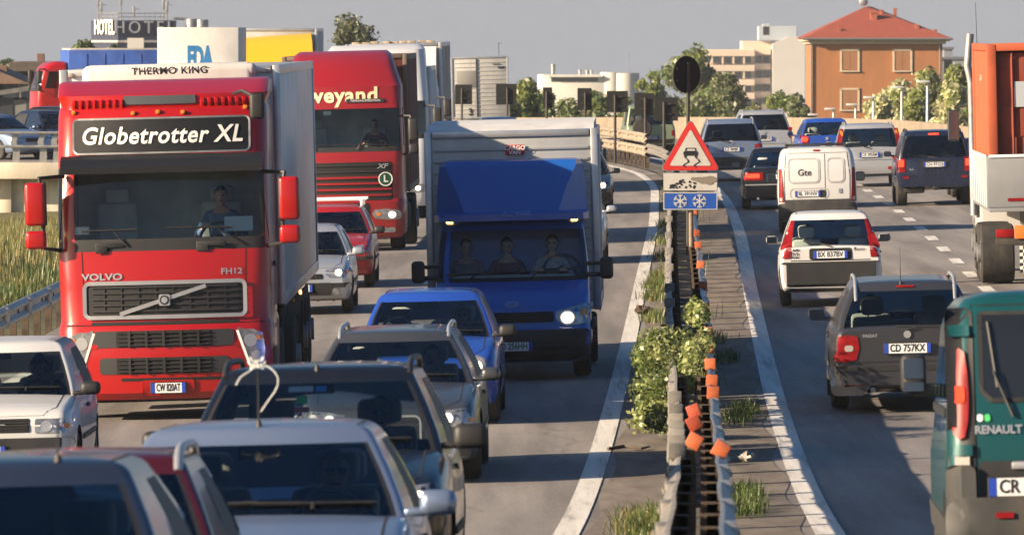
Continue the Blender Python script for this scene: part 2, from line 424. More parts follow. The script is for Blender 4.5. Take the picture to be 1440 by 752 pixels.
def asphalt():
    m, n, l, o = _new('asphalt')
    p = n.new('ShaderNodeBsdfPrincipled'); l.new(p.outputs[0], o.inputs[0]); p.inputs['Roughness'].default_value = .86; p.inputs['Specular IOR Level'].default_value = .3
    tc = n.new('ShaderNodeTexCoord')
    big = n.new('ShaderNodeTexNoise'); big.inputs['Scale'].default_value = .35; big.inputs['Detail'].default_value = 6; big.inputs['Roughness'].default_value = .6
    mp = n.new('ShaderNodeMapping'); mp.inputs['Scale'].default_value = (3.2, .16, 1); l.new(tc.outputs['Object'], mp.inputs[0]); l.new(mp.outputs[0], big.inputs['Vector'])
    fine = n.new('ShaderNodeTexNoise'); fine.inputs['Scale'].default_value = 28; fine.inputs['Detail'].default_value = 3; l.new(tc.outputs['Object'], fine.inputs['Vector'])
    r1 = n.new('ShaderNodeValToRGB'); r1.color_ramp.elements[0].position = .36; r1.color_ramp.elements[1].position = .64
    r1.color_ramp.elements[0].color = (.145,.132,.126,1); r1.color_ramp.elements[1].color = (.285,.26,.245,1); l.new(big.outputs['Fac'], r1.inputs[0])
    r2 = n.new('ShaderNodeMapRange'); r2.inputs['From Min'].default_value = .25; r2.inputs['From Max'].default_value = .75; r2.inputs['To Min'].default_value = .72; r2.inputs['To Max'].default_value = 1.28; l.new(fine.outputs['Fac'], r2.inputs[0])
    mx = n.new('ShaderNodeMix'); mx.data_type = 'RGBA'; mx.blend_type = 'MULTIPLY'; mx.inputs['Factor'].default_value = 1
    l.new(r1.outputs[0], mx.inputs['A']); l.new(r2.outputs[0], mx.inputs['B'])
    # cracks and patched joints
    vo = n.new('ShaderNodeTexVoronoi'); vo.feature = 'DISTANCE_TO_EDGE'; vo.inputs['Scale'].default_value = .22
    wn = n.new('ShaderNodeTexNoise'); wn.inputs['Scale'].default_value = .9; wn.inputs['Detail'].default_value = 5
    av = n.new('ShaderNodeMix'); av.data_type = 'RGBA'; av.inputs['Factor'].default_value = .35; l.new(tc.outputs['Object'], wn.inputs['Vector'])
    l.new(tc.outputs['Object'], av.inputs['A']); l.new(wn.outputs['Color'], av.inputs['B']); l.new(av.outputs['Result'], vo.inputs['Vector'])
    cr = n.new('ShaderNodeMapRange'); cr.inputs['From Max'].default_value = .006; cr.inputs['To Min'].default_value = .72; cr.inputs['To Max'].default_value = 1.0; l.new(vo.outputs['Distance'], cr.inputs[0])
    m2 = n.new('ShaderNodeMix'); m2.data_type = 'RGBA'; m2.blend_type = 'MULTIPLY'; m2.inputs['Factor'].default_value = 1
    l.new(mx.outputs['Result'], m2.inputs['A']); l.new(cr.outputs[0], m2.inputs['B']); l.new(m2.outputs['Result'], p.inputs['Base Color'])
    b = n.new('ShaderNodeBump'); b.inputs['Strength'].default_value = .35; b.inputs['Distance'].default_value = .01; l.new(fine.outputs['Fac'], b.inputs['Height']); l.new(b.outputs[0], p.inputs['Normal'])
    return m
ASPH = asphalt()
def ribbon(name, fa, fb, D0, D1, step, m, dz=0., nx=6, thick=0.):
    Ds = np.arange(D0, D1+.01, step); a = fa(Ds); b = fb(Ds)
    t = np.linspace(0, 1, nx+1)
    X = a[:,None]+(b-a)[:,None]*t; D = np.repeat(Ds[:,None], nx+1, 1); Z = gz(X, D)+dz
    v = np.stack([X, D, Z], -1).reshape(-1, 3); k = np.arange(X.size).reshape(X.shape)
    f = np.stack([k[:-1,:-1], k[:-1,1:], k[1:,1:], k[1:,:-1]], -1).reshape(-1, 4)
    me = bpy.data.meshes.new(name); me.from_pydata(v.tolist(), [], f.tolist()); me.materials.append(m)
    me.polygons.foreach_set('use_smooth', [True]*len(me.polygons))
    return tag(link(name, me), kind='structure')
ribbon('carriageway_oncoming', edgeL, lambda D: railL(D)-.05, -20, 480, 1.5, ASPH)
ribbon('carriageway_outbound', lambda D: railR(D)+.05, edgeR, -20, 480, 1.5, ASPH)
MEDM = mat('median_soil', (.10,.085,.07), .95, var=.5, vs=2.2, bump=.5, bs=9)
ribbon('median_strip', lambda D: railL(D)-.05, lambda D: railR(D)+.05, -20, 480, 1.5, MEDM, dz=.03, nx=2)
DUST = mat('gritty_shoulder', (.15,.125,.105), .95, var=.4, vs=1.6, bump=.4, bs=12, stretch=(2,.4,1))
ribbon('gritty_shoulder', lambda D: railR(D)+.05, lambda D: lineR(D)-.17+.05*np.sin(D*.9), 20, 225, .5, DUST, dz=.005, nx=1)
ribbon('gritty_shoulder', lambda D: lineL(D)+.17+.04*np.sin(D*.7), lambda D: railL(D)-.05, 20, 225, .5, DUST, dz=.005, nx=1)
def worn_paint():
    m, n, l, o = _new('worn_road_paint')
    p = n.new('ShaderNodeBsdfPrincipled'); p.inputs['Roughness'].default_value = .7; l.new(p.outputs[0], o.inputs[0])
    tc = n.new('ShaderNodeTexCoord'); t = n.new('ShaderNodeTexNoise'); t.inputs['Scale'].default_value = 3.5; t.inputs['Detail'].default_value = 9; t.inputs['Roughness'].default_value = .75
    mp = n.new('ShaderNodeMapping'); mp.inputs['Scale'].default_value = (2.2, .07, 1); l.new(tc.outputs['Object'], mp.inputs[0]); l.new(mp.outputs[0], t.inputs['Vector'])
    r = n.new('ShaderNodeValToRGB'); e = r.color_ramp.elements; e[0].position = .30; e[0].color = (.2,.18,.165,1); e[1].position = .46; e[1].color = (.58,.55,.51,1)
    x = e.new(.62); x.color = (.70,.68,.64,1)
    l.new(t.outputs['Fac'], r.inputs[0]); l.new(r.outputs[0], p.inputs['Base Color'])
    return m
LINE = worn_paint()
ribbon('edge_line', lambda D: lineL(D)-.11, lambda D: lineL(D)+.11, 20, 420, .75, LINE, dz=.009, nx=1)
ribbon('edge_line', lambda D: lineR(D)-.12, lambda D: lineR(D)+.12, 20, 420, .75, LINE, dz=.009, nx=1)
ribbon('edge_line', lambda D: edgeR(D)-.75, lambda D: edgeR(D)-.55, 20, 420, .75, LINE, dz=.009, nx=1)
ribbon('edge_line', lambda D: edgeL(D)+.65, lambda D: edgeL(D)+.85, 20, 215, .75, LINE, dz=.009, nx=1)
bm = bmesh.new()
def dashes(fn, D0, D1, per, ln, wd):
    D = D0
    while D < D1:
        a = [(float(fn(d))+sx*wd, d) for d, sx in ((D,-1),(D,1),(D+ln,1),(D+ln,-1))]
        bm.faces.new([bm.verts.new((x, d, float(gz(x, d))+.008)) for x, d in a]); D += per
dashes(dash, 24.2, 330, 7.4, 3.0, .11)
dashes(lambda D: lineL(D)-3.75, 26, 330, 7.5, 3.0, .09)
me = bpy.data.meshes.new('lane_dashes'); bm.to_mesh(me); bm.free(); me.materials.append(LINE); tag(link('lane_dashes', me), kind='structure')

# raised slip road on the left, with its own deck, parapet and posts
DECK = .42
b = B(); b.prism([(-60,229.6),(-10.5,229.6),(-6.3,236),(-6.3,300),(-14,330),(-60,330)], 'z', DECK-.35, DECK)
tag(b.done('slip_road_deck', ASPH, smooth=0), kind='structure')
CONC = mat('weathered_concrete', (.62,.55,.44), .9, var=.16, vs=1.4, bump=.1, bs=18, stretch=(1,1,.35))
wl = thing('parapet_wall', 'pale weathered concrete parapet and retaining wall of the slip road at the left edge', 'wall', (-14, 228.4, 0))
b = B()
for k in range(6):
    b.box((k*2.62-2.62*2.4, .1, DECK-.26), (2.6, 1.3, .5), .03)
b.done('parapet_beam', CONC, wl)
b = B(); b.box((-1.6, .55, -1.2), (11.6, .5, 2.3), .02); b.done('retaining_wall', mat('limewashed_concrete', (.62,.58,.48), .9, var=.18, vs=1.1, grime=.5, bump=.2), wl)
b = B()
for k in range(4): b.box((-5.2+k*3.7, .26, -1.0), (.35, .25, 1.9), .02)
b.done('buttress', CONC, wl)
GALV = mat('galvanised_steel', (.42,.42,.41), .45, .75, var=.3, vs=3, grime=.45, gcol=(.2,.15,.1))
GALVD = mat('weathered_guardrail', (.27,.255,.235), .6, .45, var=.35, vs=2.5, grime=.6, gcol=(.17,.12,.08))
RUST = mat('rusty_post', (.10,.07,.05), .85, .2, var=.5, vs=8)
for k, px in enumerate((-22, 22, 60, 79, 118, 156)):
    X = wx(px, 228.2)
    b = B(); b.prism([(-.10,0),(.12,0),(.13,.35),(.02,.62),(.10,.92),(-.04,.95),(-.16,.62),(-.08,.35)], 'y', -.05, .05)
    o = b.done('parapet_post', GALV)
    o.location = (X, 228.2, DECK-.01); tag(o, ['bent grey steel parapet post outside the left edge','leftmost bent grey steel parapet post in view','second bent parapet post from the left edge','third bent parapet post, close beside the second','bent parapet post hidden behind the corner of the red lorry','bent parapet post wholly behind the red lorry'][k], 'post', 'grey steel posts on the slip road parapet')
b = B()
for z in (.90, .48):
    b.tube([(wx(-60,228.05), 228.05, DECK+z), (wx(175,228.05), 228.05, DECK+z)], .045)
o = b.done('parapet_rail', GALV); tag(o, 'horizontal pair of grey steel rails along the slip road parapet', 'railing')

# W-beam guardrails -------------------------------------------------
WB = [(0,-.155),(.02,-.15),(.075,-.10),(.075,-.07),(.01,-.02),(.01,.02),(.075,.07),(.075,.10),(.02,.15),(0,.155)]
def guardrail(name, label, fn, D0, D1, side, zs, seg=4.0, post=2.0, step=2., group=None, mb=GALVD, extra=None, wob=.0):
    """corrugated beam(s) facing `side` (-1 left, +1 right) on posts"""
    root = thing(name, label, 'guardrail', (float(fn(D0)), D0, float(gz(fn(D0), D0))), group=group)
    ox, oy, oz = root.location
    for zb in zs:
        b = B(); Ds = np.arange(D0, D1+.01, step); rings = []
        for i, D in enumerate(Ds):
            X = float(fn(D)); sl = float(fn(D+.5)-fn(D-.5)); z = float(gz(X, D))+zb+wob*math.sin(D*1.3)+wob*.6*math.sin(D*3.1+1)
            X2 = X+wob*1.4*math.sin(D*.9+2)
            pr = [(X2+side*a-ox, D-oy-side*a*sl, z+h-oz) for a, h in WB]
            bk = [(X2+side*(a-.006)-ox, D-oy, z+h-oz) for a, h in WB[::-1]]
            rings.append(pr+bk)
        b.loft(rings); b.done('rail_beam', mb, root, 25)
        # splice plates with bolts
        D = D0+1; pm = None
        while D < min(D1, D0+96):
            X = float(fn(D)); z = float(gz(X, D))+zb
            if pm is None:
                b = B(); b.box((0,0,0), (.075, .34, .29), .01)
                for yy in (-.1,.1):
                    for zz in (-.09,.09): b.box((side*.045, yy, zz), (.02,.03,.03), .004)
                sp_ = b.done('splice_plate', mb, root); pm = sp_.data
            else: sp_ = link('splice_plate', pm, root)
            sp_.location = (X+side*.045-ox, D-oy, z-oz); D += seg
    D = D0+.5
    while D < D1:
        X = float(fn(D)); z = float(gz(X, D)); ps = B()
        if D < D0+75*post:
            ps.prism([(-.05,-.045),(.05,-.045),(.05,-.033),(-.038,-.033),(-.038,.033),(.05,.033),(.05,.045),(-.05,.045)], 'z', -.1, zs[0]+.1)
            ps.box((side*.03-0, 0, zs[0]), (.11,.09,.2), .008)
            po = ps.done('post', [RUST], root, 0); po.location = (X-side*.06-ox, D-oy, z-oz)
        else: ps.bm.free()
        D += post
    return root
gl = guardrail('median_guardrail', 'long weathered corrugated steel guardrail on the oncoming side of the median', railL, 26, 232, -1, (.68,), post=2.2, wob=.005)
gr = guardrail('median_guardrail', 'long battered guardrail with orange reflectors on the outbound side of the median', railR, 26, 200, 1, (.68,), post=2.2, wob=.007, mb=GALV)
gd = guardrail('double_guardrail', 'two tier tan guardrail curving away behind the blue box van', railL, 232.5, 340, -1, (.58,.98), post=2.0, mb=mat('tan_guardrail', (.42,.35,.27), .6, .3, var=.3, vs=2, grime=.4))
ge = guardrail('verge_guardrail', 'grey corrugated guardrail on the grassy verge beside the red lorry', edgeL, 84, 214, 1, (.56,), post=2.3, mb=GALV)
# cross ties between the two median beams
tm = None
for i, D in enumerate(np.arange(50, 155, 1.1)):
    a, c = float(railL(D)), float(railR(D)); z = float(gz(a, D))
    if tm is None:
        b = B(); b.box((0,0,0), (.42, .09, .05), .006); t_ = b.done('cross_tie', GALVD, gl); tm = t_.data
    else: t_ = link('cross_tie', tm, gl)
    t_.location = ((a+c)/2-gl.location.x, D-gl.location.y, z+.6-gl.location.z+.02*math.sin(i*2.1)); t_.rotation_euler = (0, .08*math.sin(i*1.7), 0); t_.scale = ((c-a-.03)/.42, 1, 1)
ORG = mat('orange_reflector', (.50,.10,.022), .5, coat=.2, var=.35, vs=9, grime=.5)
RDB = mat('faded_reflector_back', (.36,.06,.025), .6, var=.4, vs=8)
GRYR = mat('grey_reflector_box', (.2,.19,.175), .6, var=.35, vs=8, grime=.4)
def refl(D, fn, side, tilt, m, lab, w_=.115, h_=.12, dz=.87, dx=0.):
    X = float(fn(D))+dx; z = float(gz(X, D))+dz
    r = thing('reflector', lab, 'reflector', (X, D, z), (0, tilt, random.uniform(-.2,.2)), 'reflectors along the median guardrails')
    b = B(); b.box((0,0,0), (w_, .05, h_), .008); b.done('reflector_face', m, r)
    b = B(); b.box((0,.02,-h_/2-.03), (.05,.03,.12), .004); b.done('bracket', RUST, r)
ORD_ = ['nearest','second','third','fourth','fifth','sixth','seventh','eighth','ninth','tenth','eleventh','twelfth','thirteenth','fourteenth']
nu = 0
for D, t in ((53.6,.55),(56.6,.5),(62.5,-.5),(66.2,-.35),(71,.04),(74,.06),(78,-.05),(82,.02),(86.5,.1),(94,-.05),(102,.0),(111,.1),(121,-.1),(128,.0),(143,-.1),(163,.05)):
    if t == .55: lab = 'orange reflector knocked askew on the right guardrail, nearest of all'
    elif t == .5: lab = 'orange reflector leaning inwards between the guardrails, second nearest'
    elif t == -.5: lab = 'dark red reflector tilted over, the nearer of the two dark ones'
    elif t == -.35: lab = 'dark red reflector tilted over, the farther of the two dark ones'
    else: lab = 'upright orange reflector on the right median guardrail, %s from the camera' % ORD_[nu]; nu += 1
    refl(D, railR, 1, t, ORG if t > -.3 else RDB, lab, dx=(-.16 if abs(t) > .3 and D > 55 else .03))
for k, D in enumerate((53.5,56,58.5,61,63.6,66.5,70,96,101.5,110,118,127,138)):
    refl(D, railL, -1, random.uniform(-.05,.08), GRYR, 'grey box reflector on the left median guardrail, %s from the camera' % ORD_[k], .13, .12, dx=-.03)
# ------------------------------------------------------------------ vehicle kit (local: front towards -Y, ground at z = 0)
def pose(root, X, D, L, dx=.02, out=False, face=True, lift=0.):
    """stand a vehicle on the road: D is the distance of the end turned to the camera"""
    yc = D+(L/2 if face else 0); xc = X+dx*(yc-D)
    f = Vector((dx, 1, 0)).normalized(); h = .5*L*.6
    za = float(gz(xc-f.x*h, yc-f.y*h)); zb = float(gz(xc+f.x*h, yc+f.y*h))
    zl = float(gz(xc-.8, yc)); zr = float(gz(xc+.8, yc))
    Y = (f*2*h+Vector((0,0,zb-za))).normalized(); Xv = Vector((1.6,0,zr-zl)).normalized()
    Z = Xv.cross(Y).normalized(); Xv = Y.cross(Z).normalized()
    if out: Xv, Y = -Xv, -Y
    m = Matrix((Xv, Y, Z)).transposed().to_4x4(); m.translation = Vector((xc, yc, .5*(za+zb)+.012+lift))
    root.matrix_basis = m
    return m
def wheel(parent, x, y, r=.3, wd=.19, rimm=None, spokes=5, name='wheel', hub=False):
    s = 1 if x > 0 else -1
    b = B(); b.lathe([(-wd/2+.02,r*.62),(-wd/2,r*.7),(-wd/2,r*.9),(-wd/2+.03,r*.985),(-wd*.2,r),(wd*.2,r),(wd/2-.03,r*.985),(wd/2,r*.9),(wd/2,r*.7),(wd/2-.02,r*.62)], 26, 'x')
    t = b.done(name, RUB, parent, 30); t.location = (x, y, r)
    b = B(); o = wd/2-.012
    b.lathe([(s*(o-.09),r*.60),(s*o,r*.66),(s*(o-.01),r*.60),(s*(o-.05),r*.55),(s*(o-.06),.02)], 24, 'x')
    for k in range(spokes):
        a = 2*math.pi*k/spokes
        b.box((s*(o-.035), r*.34*math.cos(a), r*.34*math.sin(a)), (.03, r*.13, r*.5), .008, Matrix.Rotation(-(a-math.pi/2)*1, 4, 'X') if False else Matrix.Rotation(a-math.pi/2, 4, 'X'))
    b.cyl((s*(o-.06),0,0), (s*(o-.01 if not hub else o+.06),0,0), r*.16 if not hub else r*.3, None, 14)
    b.done('rim', rimm or RIM, t, 30)
    return t
def ring(lv, side_fr, TF, TR):
    z, w_, yf, yr, rf, rr_, bf, br = lv
    pts = []; tags = []
    a = w_-rf; c = w_-rr_
    for i, t in enumerate(TF): pts.append((a*t, yf+bf*t*t, z))
    tags += [('F', i) for i in range(len(TF)-1)]
    N = 4
    for k in range(1, N+1):
        th = math.pi/2*k/N; pts.append((a+rf*math.sin(th), yf+bf+rf*(1-math.cos(th)), z)); tags.append(('cF', k))
    y0, y1 = yf+bf+rf, yr-br-rr_
    for k, f in enumerate(side_fr[1:]):
        pts.append((w_, y0+(y1-y0)*f, z)); tags.append(('S', k))
    for k in range(1, N+1):
        th = math.pi/2*k/N; pts.append((w_-rr_*(1-math.cos(th)), y1+rr_*math.sin(th), z)); tags.append(('cR', k))
    for i, t in enumerate(TR[1:]):
        t = -t; pts.append((c*t, yr-br*t*t, z)); tags.append(('R', i))
    for k in range(1, N+1):
        th = math.pi/2*(1-k/N); pts.append((-(w_-rr_*(1-math.cos(th))), y1+rr_*math.sin(th), z)); tags.append(('cR', -k))
    for k in range(len(side_fr)-2, -1, -1):
        pts.append((-w_, y0+(y1-y0)*side_fr[k], z)); tags.append(('S', -k-1))
    for k in range(1, N):
        th = math.pi/2*(1-k/N); pts.append((-(a+rf*math.sin(th)), yf+bf+rf*(1-math.cos(th)), z)); tags.append(('cF', -k))
    tags.append(('cF', -N))
    return pts, tags
TFD = [-1,-.965,-.8,-.55,-.28,0,.28,.55,.8,.965,1]
def ring_shell(parent, levels, side_fr, cls, objs, smooth=38, TF=TFD, TR=TFD, cap=True, capkey=None):
    """objs: key -> (object name, material). Keys that share an object name share a mesh."""
    rs = [ring(l, side_fr, TF, TR) for l in levels]; tags = rs[0][1]; n = len(tags)
    names = {}
    for k, (on, m) in objs.items(): names.setdefault(on, []).append(m)
    F_ = {on: [] for on in names}
    def mi(k): on, m = objs[k]; return on, names[on].index(m)
    for k in range(len(levels)-1):
        for i in range(n):
            key = cls(tags[i], k)
            if key is None: continue
            on, j = mi(key); F_[on].append(((k*n+i, k*n+(i+1) % n, (k+1)*n+(i+1) % n, (k+1)*n+i), j))
    if cap:
        on, j = mi(capkey or 'paint'); b0 = (len(levels)-1)*n
        F_[on].append((tuple(range(b0, b0+n)), j))
    V = [p for r in rs for p in r[0]]; out = {}
    for on, fl in F_.items():
        if not fl: continue
        if on == 'side_windows':            # every pane its own part
            par = {}
            def find(v):
                while par.setdefault(v, v) != v: v = par[v]
                return v
            for f, _ in fl:
                for v in f[1:]: par[find(v)] = find(f[0])
            grp = {}
            for f, j in fl: grp.setdefault(find(f[0]), []).append((f, j))
            for k_, g_ in enumerate(grp.values()):
                us = sorted(set(v for f, _ in g_ for v in f)); mq = {v: i for i, v in enumerate(us)}
                me = bpy.data.meshes.new('side_window'); me.from_pydata([V[v] for v in us], [], [[mq[v] for v in f] for f, _ in g_])
                me.materials.append(names[on][0]); me.polygons.foreach_set('use_smooth', [True]*len(g_)); me.update()
                out[on+str(k_)] = link('side_window', me, parent)
            continue
        used = sorted(set(v for f, _ in fl for v in f)); mp = {v: i for i, v in enumerate(used)}
        me = bpy.data.meshes.new(on); me.from_pydata([V[v] for v in used], [], [[mp[v] for v in f] for f, _ in fl])
        for m in names[on]: me.materials.append(m)
        me.polygons.foreach_set('material_index', [j for _, j in fl]); me.polygons.foreach_set('use_smooth', [True]*len(fl)); me.set_sharp_from_angle(angle=R(smooth)); me.update()
        out[on] = link(on, me, parent)
    return out
HALF = [(0,0),(.55,0),(.86,.01),(.95,.06),(.985,.22),(1,.45),(.993,.68),(.975,.84),(.94,.945),(.885,.99),(.8,1.0),(.5,1.012),(0,1.02)]
def _dense(h, k=2):
    out = []
    for i in range(len(h)-1):
        p = [np.array(h[max(0, min(len(h)-1, i+j-1))], float) for j in range(4)]
        for q in range(k):
            t = q/k; out.append(.5*((2*p[1])+(-p[0]+p[2])*t+(2*p[0]-5*p[1]+4*p[2]-p[3])*t*t+(-p[0]+3*p[1]-3*p[2]+p[3])*t**3))
    out.append(np.array(h[-1], float)); return out
HALFD = _dense(HALF)
def body_loft(parent, st, L, m, arches, deck=None, name='body'):
    """st: stations (y from the nose, half width, top, bottom); arches: (y, r); deck: (y0, y1, w) opened under the cabin"""
    st = np.array(st, float); y = st[:,0]
    fw, ft, fb = pchip(y, st[:,1]), pchip(y, st[:,2]), pchip(y, st[:,3])
    ys = []
    for a, b in zip(y[:-1], y[1:]):
        n = max(2, int((b-a)/.14)); ys += [a+(b-a)*k/n for k in range(n)]
    ys.append(y[-1]); rings = []
    for q in ys:
        w_, t, z0 = float(fw(q)), float(ft(q)), float(fb(q)); h = t-z0
        half = [(w_*p[0], z0+h*min(p[1], 1)+max(0, p[1]-1)*1.2) for p in HALFD]
        r = [Vector((x, q-L/2, z)) for x, z in half]+[Vector((-x, q-L/2, z)) for x, z in half[-2:0:-1]]
        rings.append(r)
    b = B(); b.loft(rings); bm = b.bm
    bmesh.ops.recalc_face_normals(bm, faces=bm.faces)
    me = bpy.data.meshes.new(name); bm.to_mesh(me); bm.free(); me.materials.append(m); me.materials.append(DARK)
    ob = link(name, me, parent)
    if arches:
        c = B()
        for ya, ra in arches:
            for s in (-1, 1): c.cyl((s*.45, ya-L/2, ra-.045), (s*1.6, ya-L/2, ra-.045), ra, None, 28)
        co = c.done('cutter', DARK, None, 0)
        md = ob.modifiers.new('b', 'BOOLEAN'); md.object = co; md.operation = 'DIFFERENCE'; md.solver = 'EXACT'
        dg = bpy.context.evaluated_depsgraph_get(); dg.update()
        m2 = bpy.data.meshes.new_from_object(ob.evaluated_get(dg)); ob.modifiers.clear(); ob.data = m2; m2.name = name
        bpy.data.objects.remove(co); me = m2
        for p in me.polygons:
            cy, cz = p.center.y+L/2, p.center.z
            if any((cy-ya)**2+(cz-ra+.045)**2 < (ra+.01)**2 and p.normal.dot(Vector((0, cy-ya, cz-ra))) < .02 and abs(p.normal.x) < .95 or (abs(p.center.x) < .46 and abs(p.normal.x) > .9 and (cy-ya)**2+(cz-ra)**2 < (ra+.02)**2) for ya, ra in arches): p.material_index = 1
    if deck:
        bm = bmesh.new(); bm.from_mesh(me)
        y0, y1, wd = deck
        dl = [f for f in bm.faces if f.normal.z > .5 and f.calc_center_median().z > .6 and abs(f.calc_center_median().x) < wd and y0 < f.calc_center_median().y+L/2 < y1]
        bmesh.ops.delete(bm, geom=dl, context='FACES'); bm.to_mesh(me); bm.free()
    me.polygons.foreach_set('use_smooth', [True]*len(me.polygons)); me.set_sharp_from_angle(angle=R(40)); me.update()
    return ob
def plate(parent, s, bv, ax, a, b, wd=.52, h=.11, off=.02, y=None):
    d, o = AX[ax]
    if y is None:
        p = cast(bv, ax, a, b); y = p.y if p else 0
    sgn = -1 if ax == 'F' else 1; yy = y+sgn*(off+.006)
    q = B(); q.box((a, yy-sgn*.006, b), (wd+.02, .014, h+.02), .006); q.m(1)
    for e in (-1, 1): q.box((a+e*(wd/2-.022), yy, b), (.044, .010, h), 0)
    q.m(2); q.box((a, yy-sgn*.003, b), (wd-.088, .012, h), 0)
    pl = q.done('number_plate', [BLK, PLB, PLW], parent, 0)
    if s:
        t_ = text('plate_lettering', s, h*1.05, PLK, pl, (a, b, yy+sgn*.004), ax, bold=.018, off=.002)
        xs_ = [v.co.x for v in t_.data.vertices]; k = (wd-.125)/(max(xs_)-min(xs_)); m_ = .5*(max(xs_)+min(xs_))
        for v in t_.data.vertices: v.co.x = a+(v.co.x-m_)*k
    return pl
def headlight(parent, bv, outl, lit=None, ind=None, bowl=None, ax='F', frame=True, off=.006):
    h = proj('headlight', bv, outl, ax, LAMP, parent, off, .03, .06)
    if h is None: return
    if bowl:
        for (x, z, r) in bowl:
            proj('lamp_bowl', bv, ell(x, z, r, r), ax, CHROME, h, off+.006, .01, .05)
    if ind: proj('indicator', bv, ell(ind[0], ind[1], ind[2], ind[2]*.8), ax, AMBL, h, off+.008, .01, .05)
    if lit: proj('lit_bulb', bv, ell(lit[0], lit[1], lit[2]*.68, lit[2]*.6), ax, LIT, h, off+.014, .012, .04)
    return h
def mirrors(parent, x, y, z, m, s=(.19,.13,.13), both=True, ax='F', armm=None):
    for e in (-1, 1):
        b = B(); b.box((e*(x+s[0]*.55), y, z), s, .05, seg=3)
        b.box((e*(x-.01), y+.01, z-s[2]*.35), (.12, .05, .045), .015)
        o = b.done('wing_mirror', m, parent, 50)
        b = B(); b.box((e*(x+s[0]*.56), y+s[1]*.5, z), (s[0]*.84, .006, s[2]*.8), .0); b.done('mirror_glass', MIRG, o, 0)
def wiper(parent, bv, p, q, ax, base=None, m=None):
    """arm from p to the blade's middle, blade along q"""
    d, o = AX[ax]
    def at(a, b, k=.03):
        h = cast(bv, ax, a, b)
        return None if h is None else h-d*k
    b = B(); P = [at(*p, .02), at(*q[2], .045)]
    if None in P: return
    b.tube(P, [.012, .008], 6)
    n = 6; pts = [at(q[0][0]+(q[1][0]-q[0][0])*k/n, q[0][1]+(q[1][1]-q[0][1])*k/n, .018) for k in range(n+1)]
    if None not in pts: b.tube(pts, .011, 5)
    b.done('wiper', BLK, parent, 40)
def seats(parent, L, ys, xs_, hz=.46, m=None, hr=True, hh=.62):
    for y in ys:
        for x in xs_:
            b = B(); b.box((x, y-L/2-.22, hz-.06), (.48, .5, .16), .05, seg=2)
            b.box((x, y-L/2+.10, hz+.28), (.46, .13, hh), .05, Matrix.Rotation(R(-12), 4, 'X'), 2)
            o = b.done('seat', m or INT, parent, 45)
            if hr:
                b = B(); b.box((x, y-L/2+.19, hz+.28+hh/2+.10), (.26, .10, .17), .045, seg=2); b.cyl((x-.05,y-L/2+.18,hz+.2+hh/2), (x-.05,y-L/2+.19,hz+.36+hh/2), .008); b.cyl((x+.05,y-L/2+.18,hz+.2+hh/2), (x+.05,y-L/2+.19,hz+.36+hh/2), .008)
                b.done('headrest', m or INT, o, 45)
def steering(parent, x, y, z, r=.185, tilt=25, m=None):
    b = B(); pts = []; q = Matrix.Rotation(R(-tilt), 4, 'X')
    for k in range(25):
        a = 2*math.pi*k/24; pts.append(Vector((x,y,z))+q @ Vector((r*math.cos(a), 0, r*math.sin(a))))
    b.tube(pts, .016, 8)
    for a in (0, math.pi, -math.pi/2): b.cyl((x,y-.01,z), Vector((x,y,z))+q @ Vector((r*math.cos(a),0,r*math.sin(a))), .02, .014, 6)
    b.cyl((x,y,z), (x,y-.28,z-.10), .05, .04, 10)
    b.done('steering_wheel', m or BLK, parent, 50)
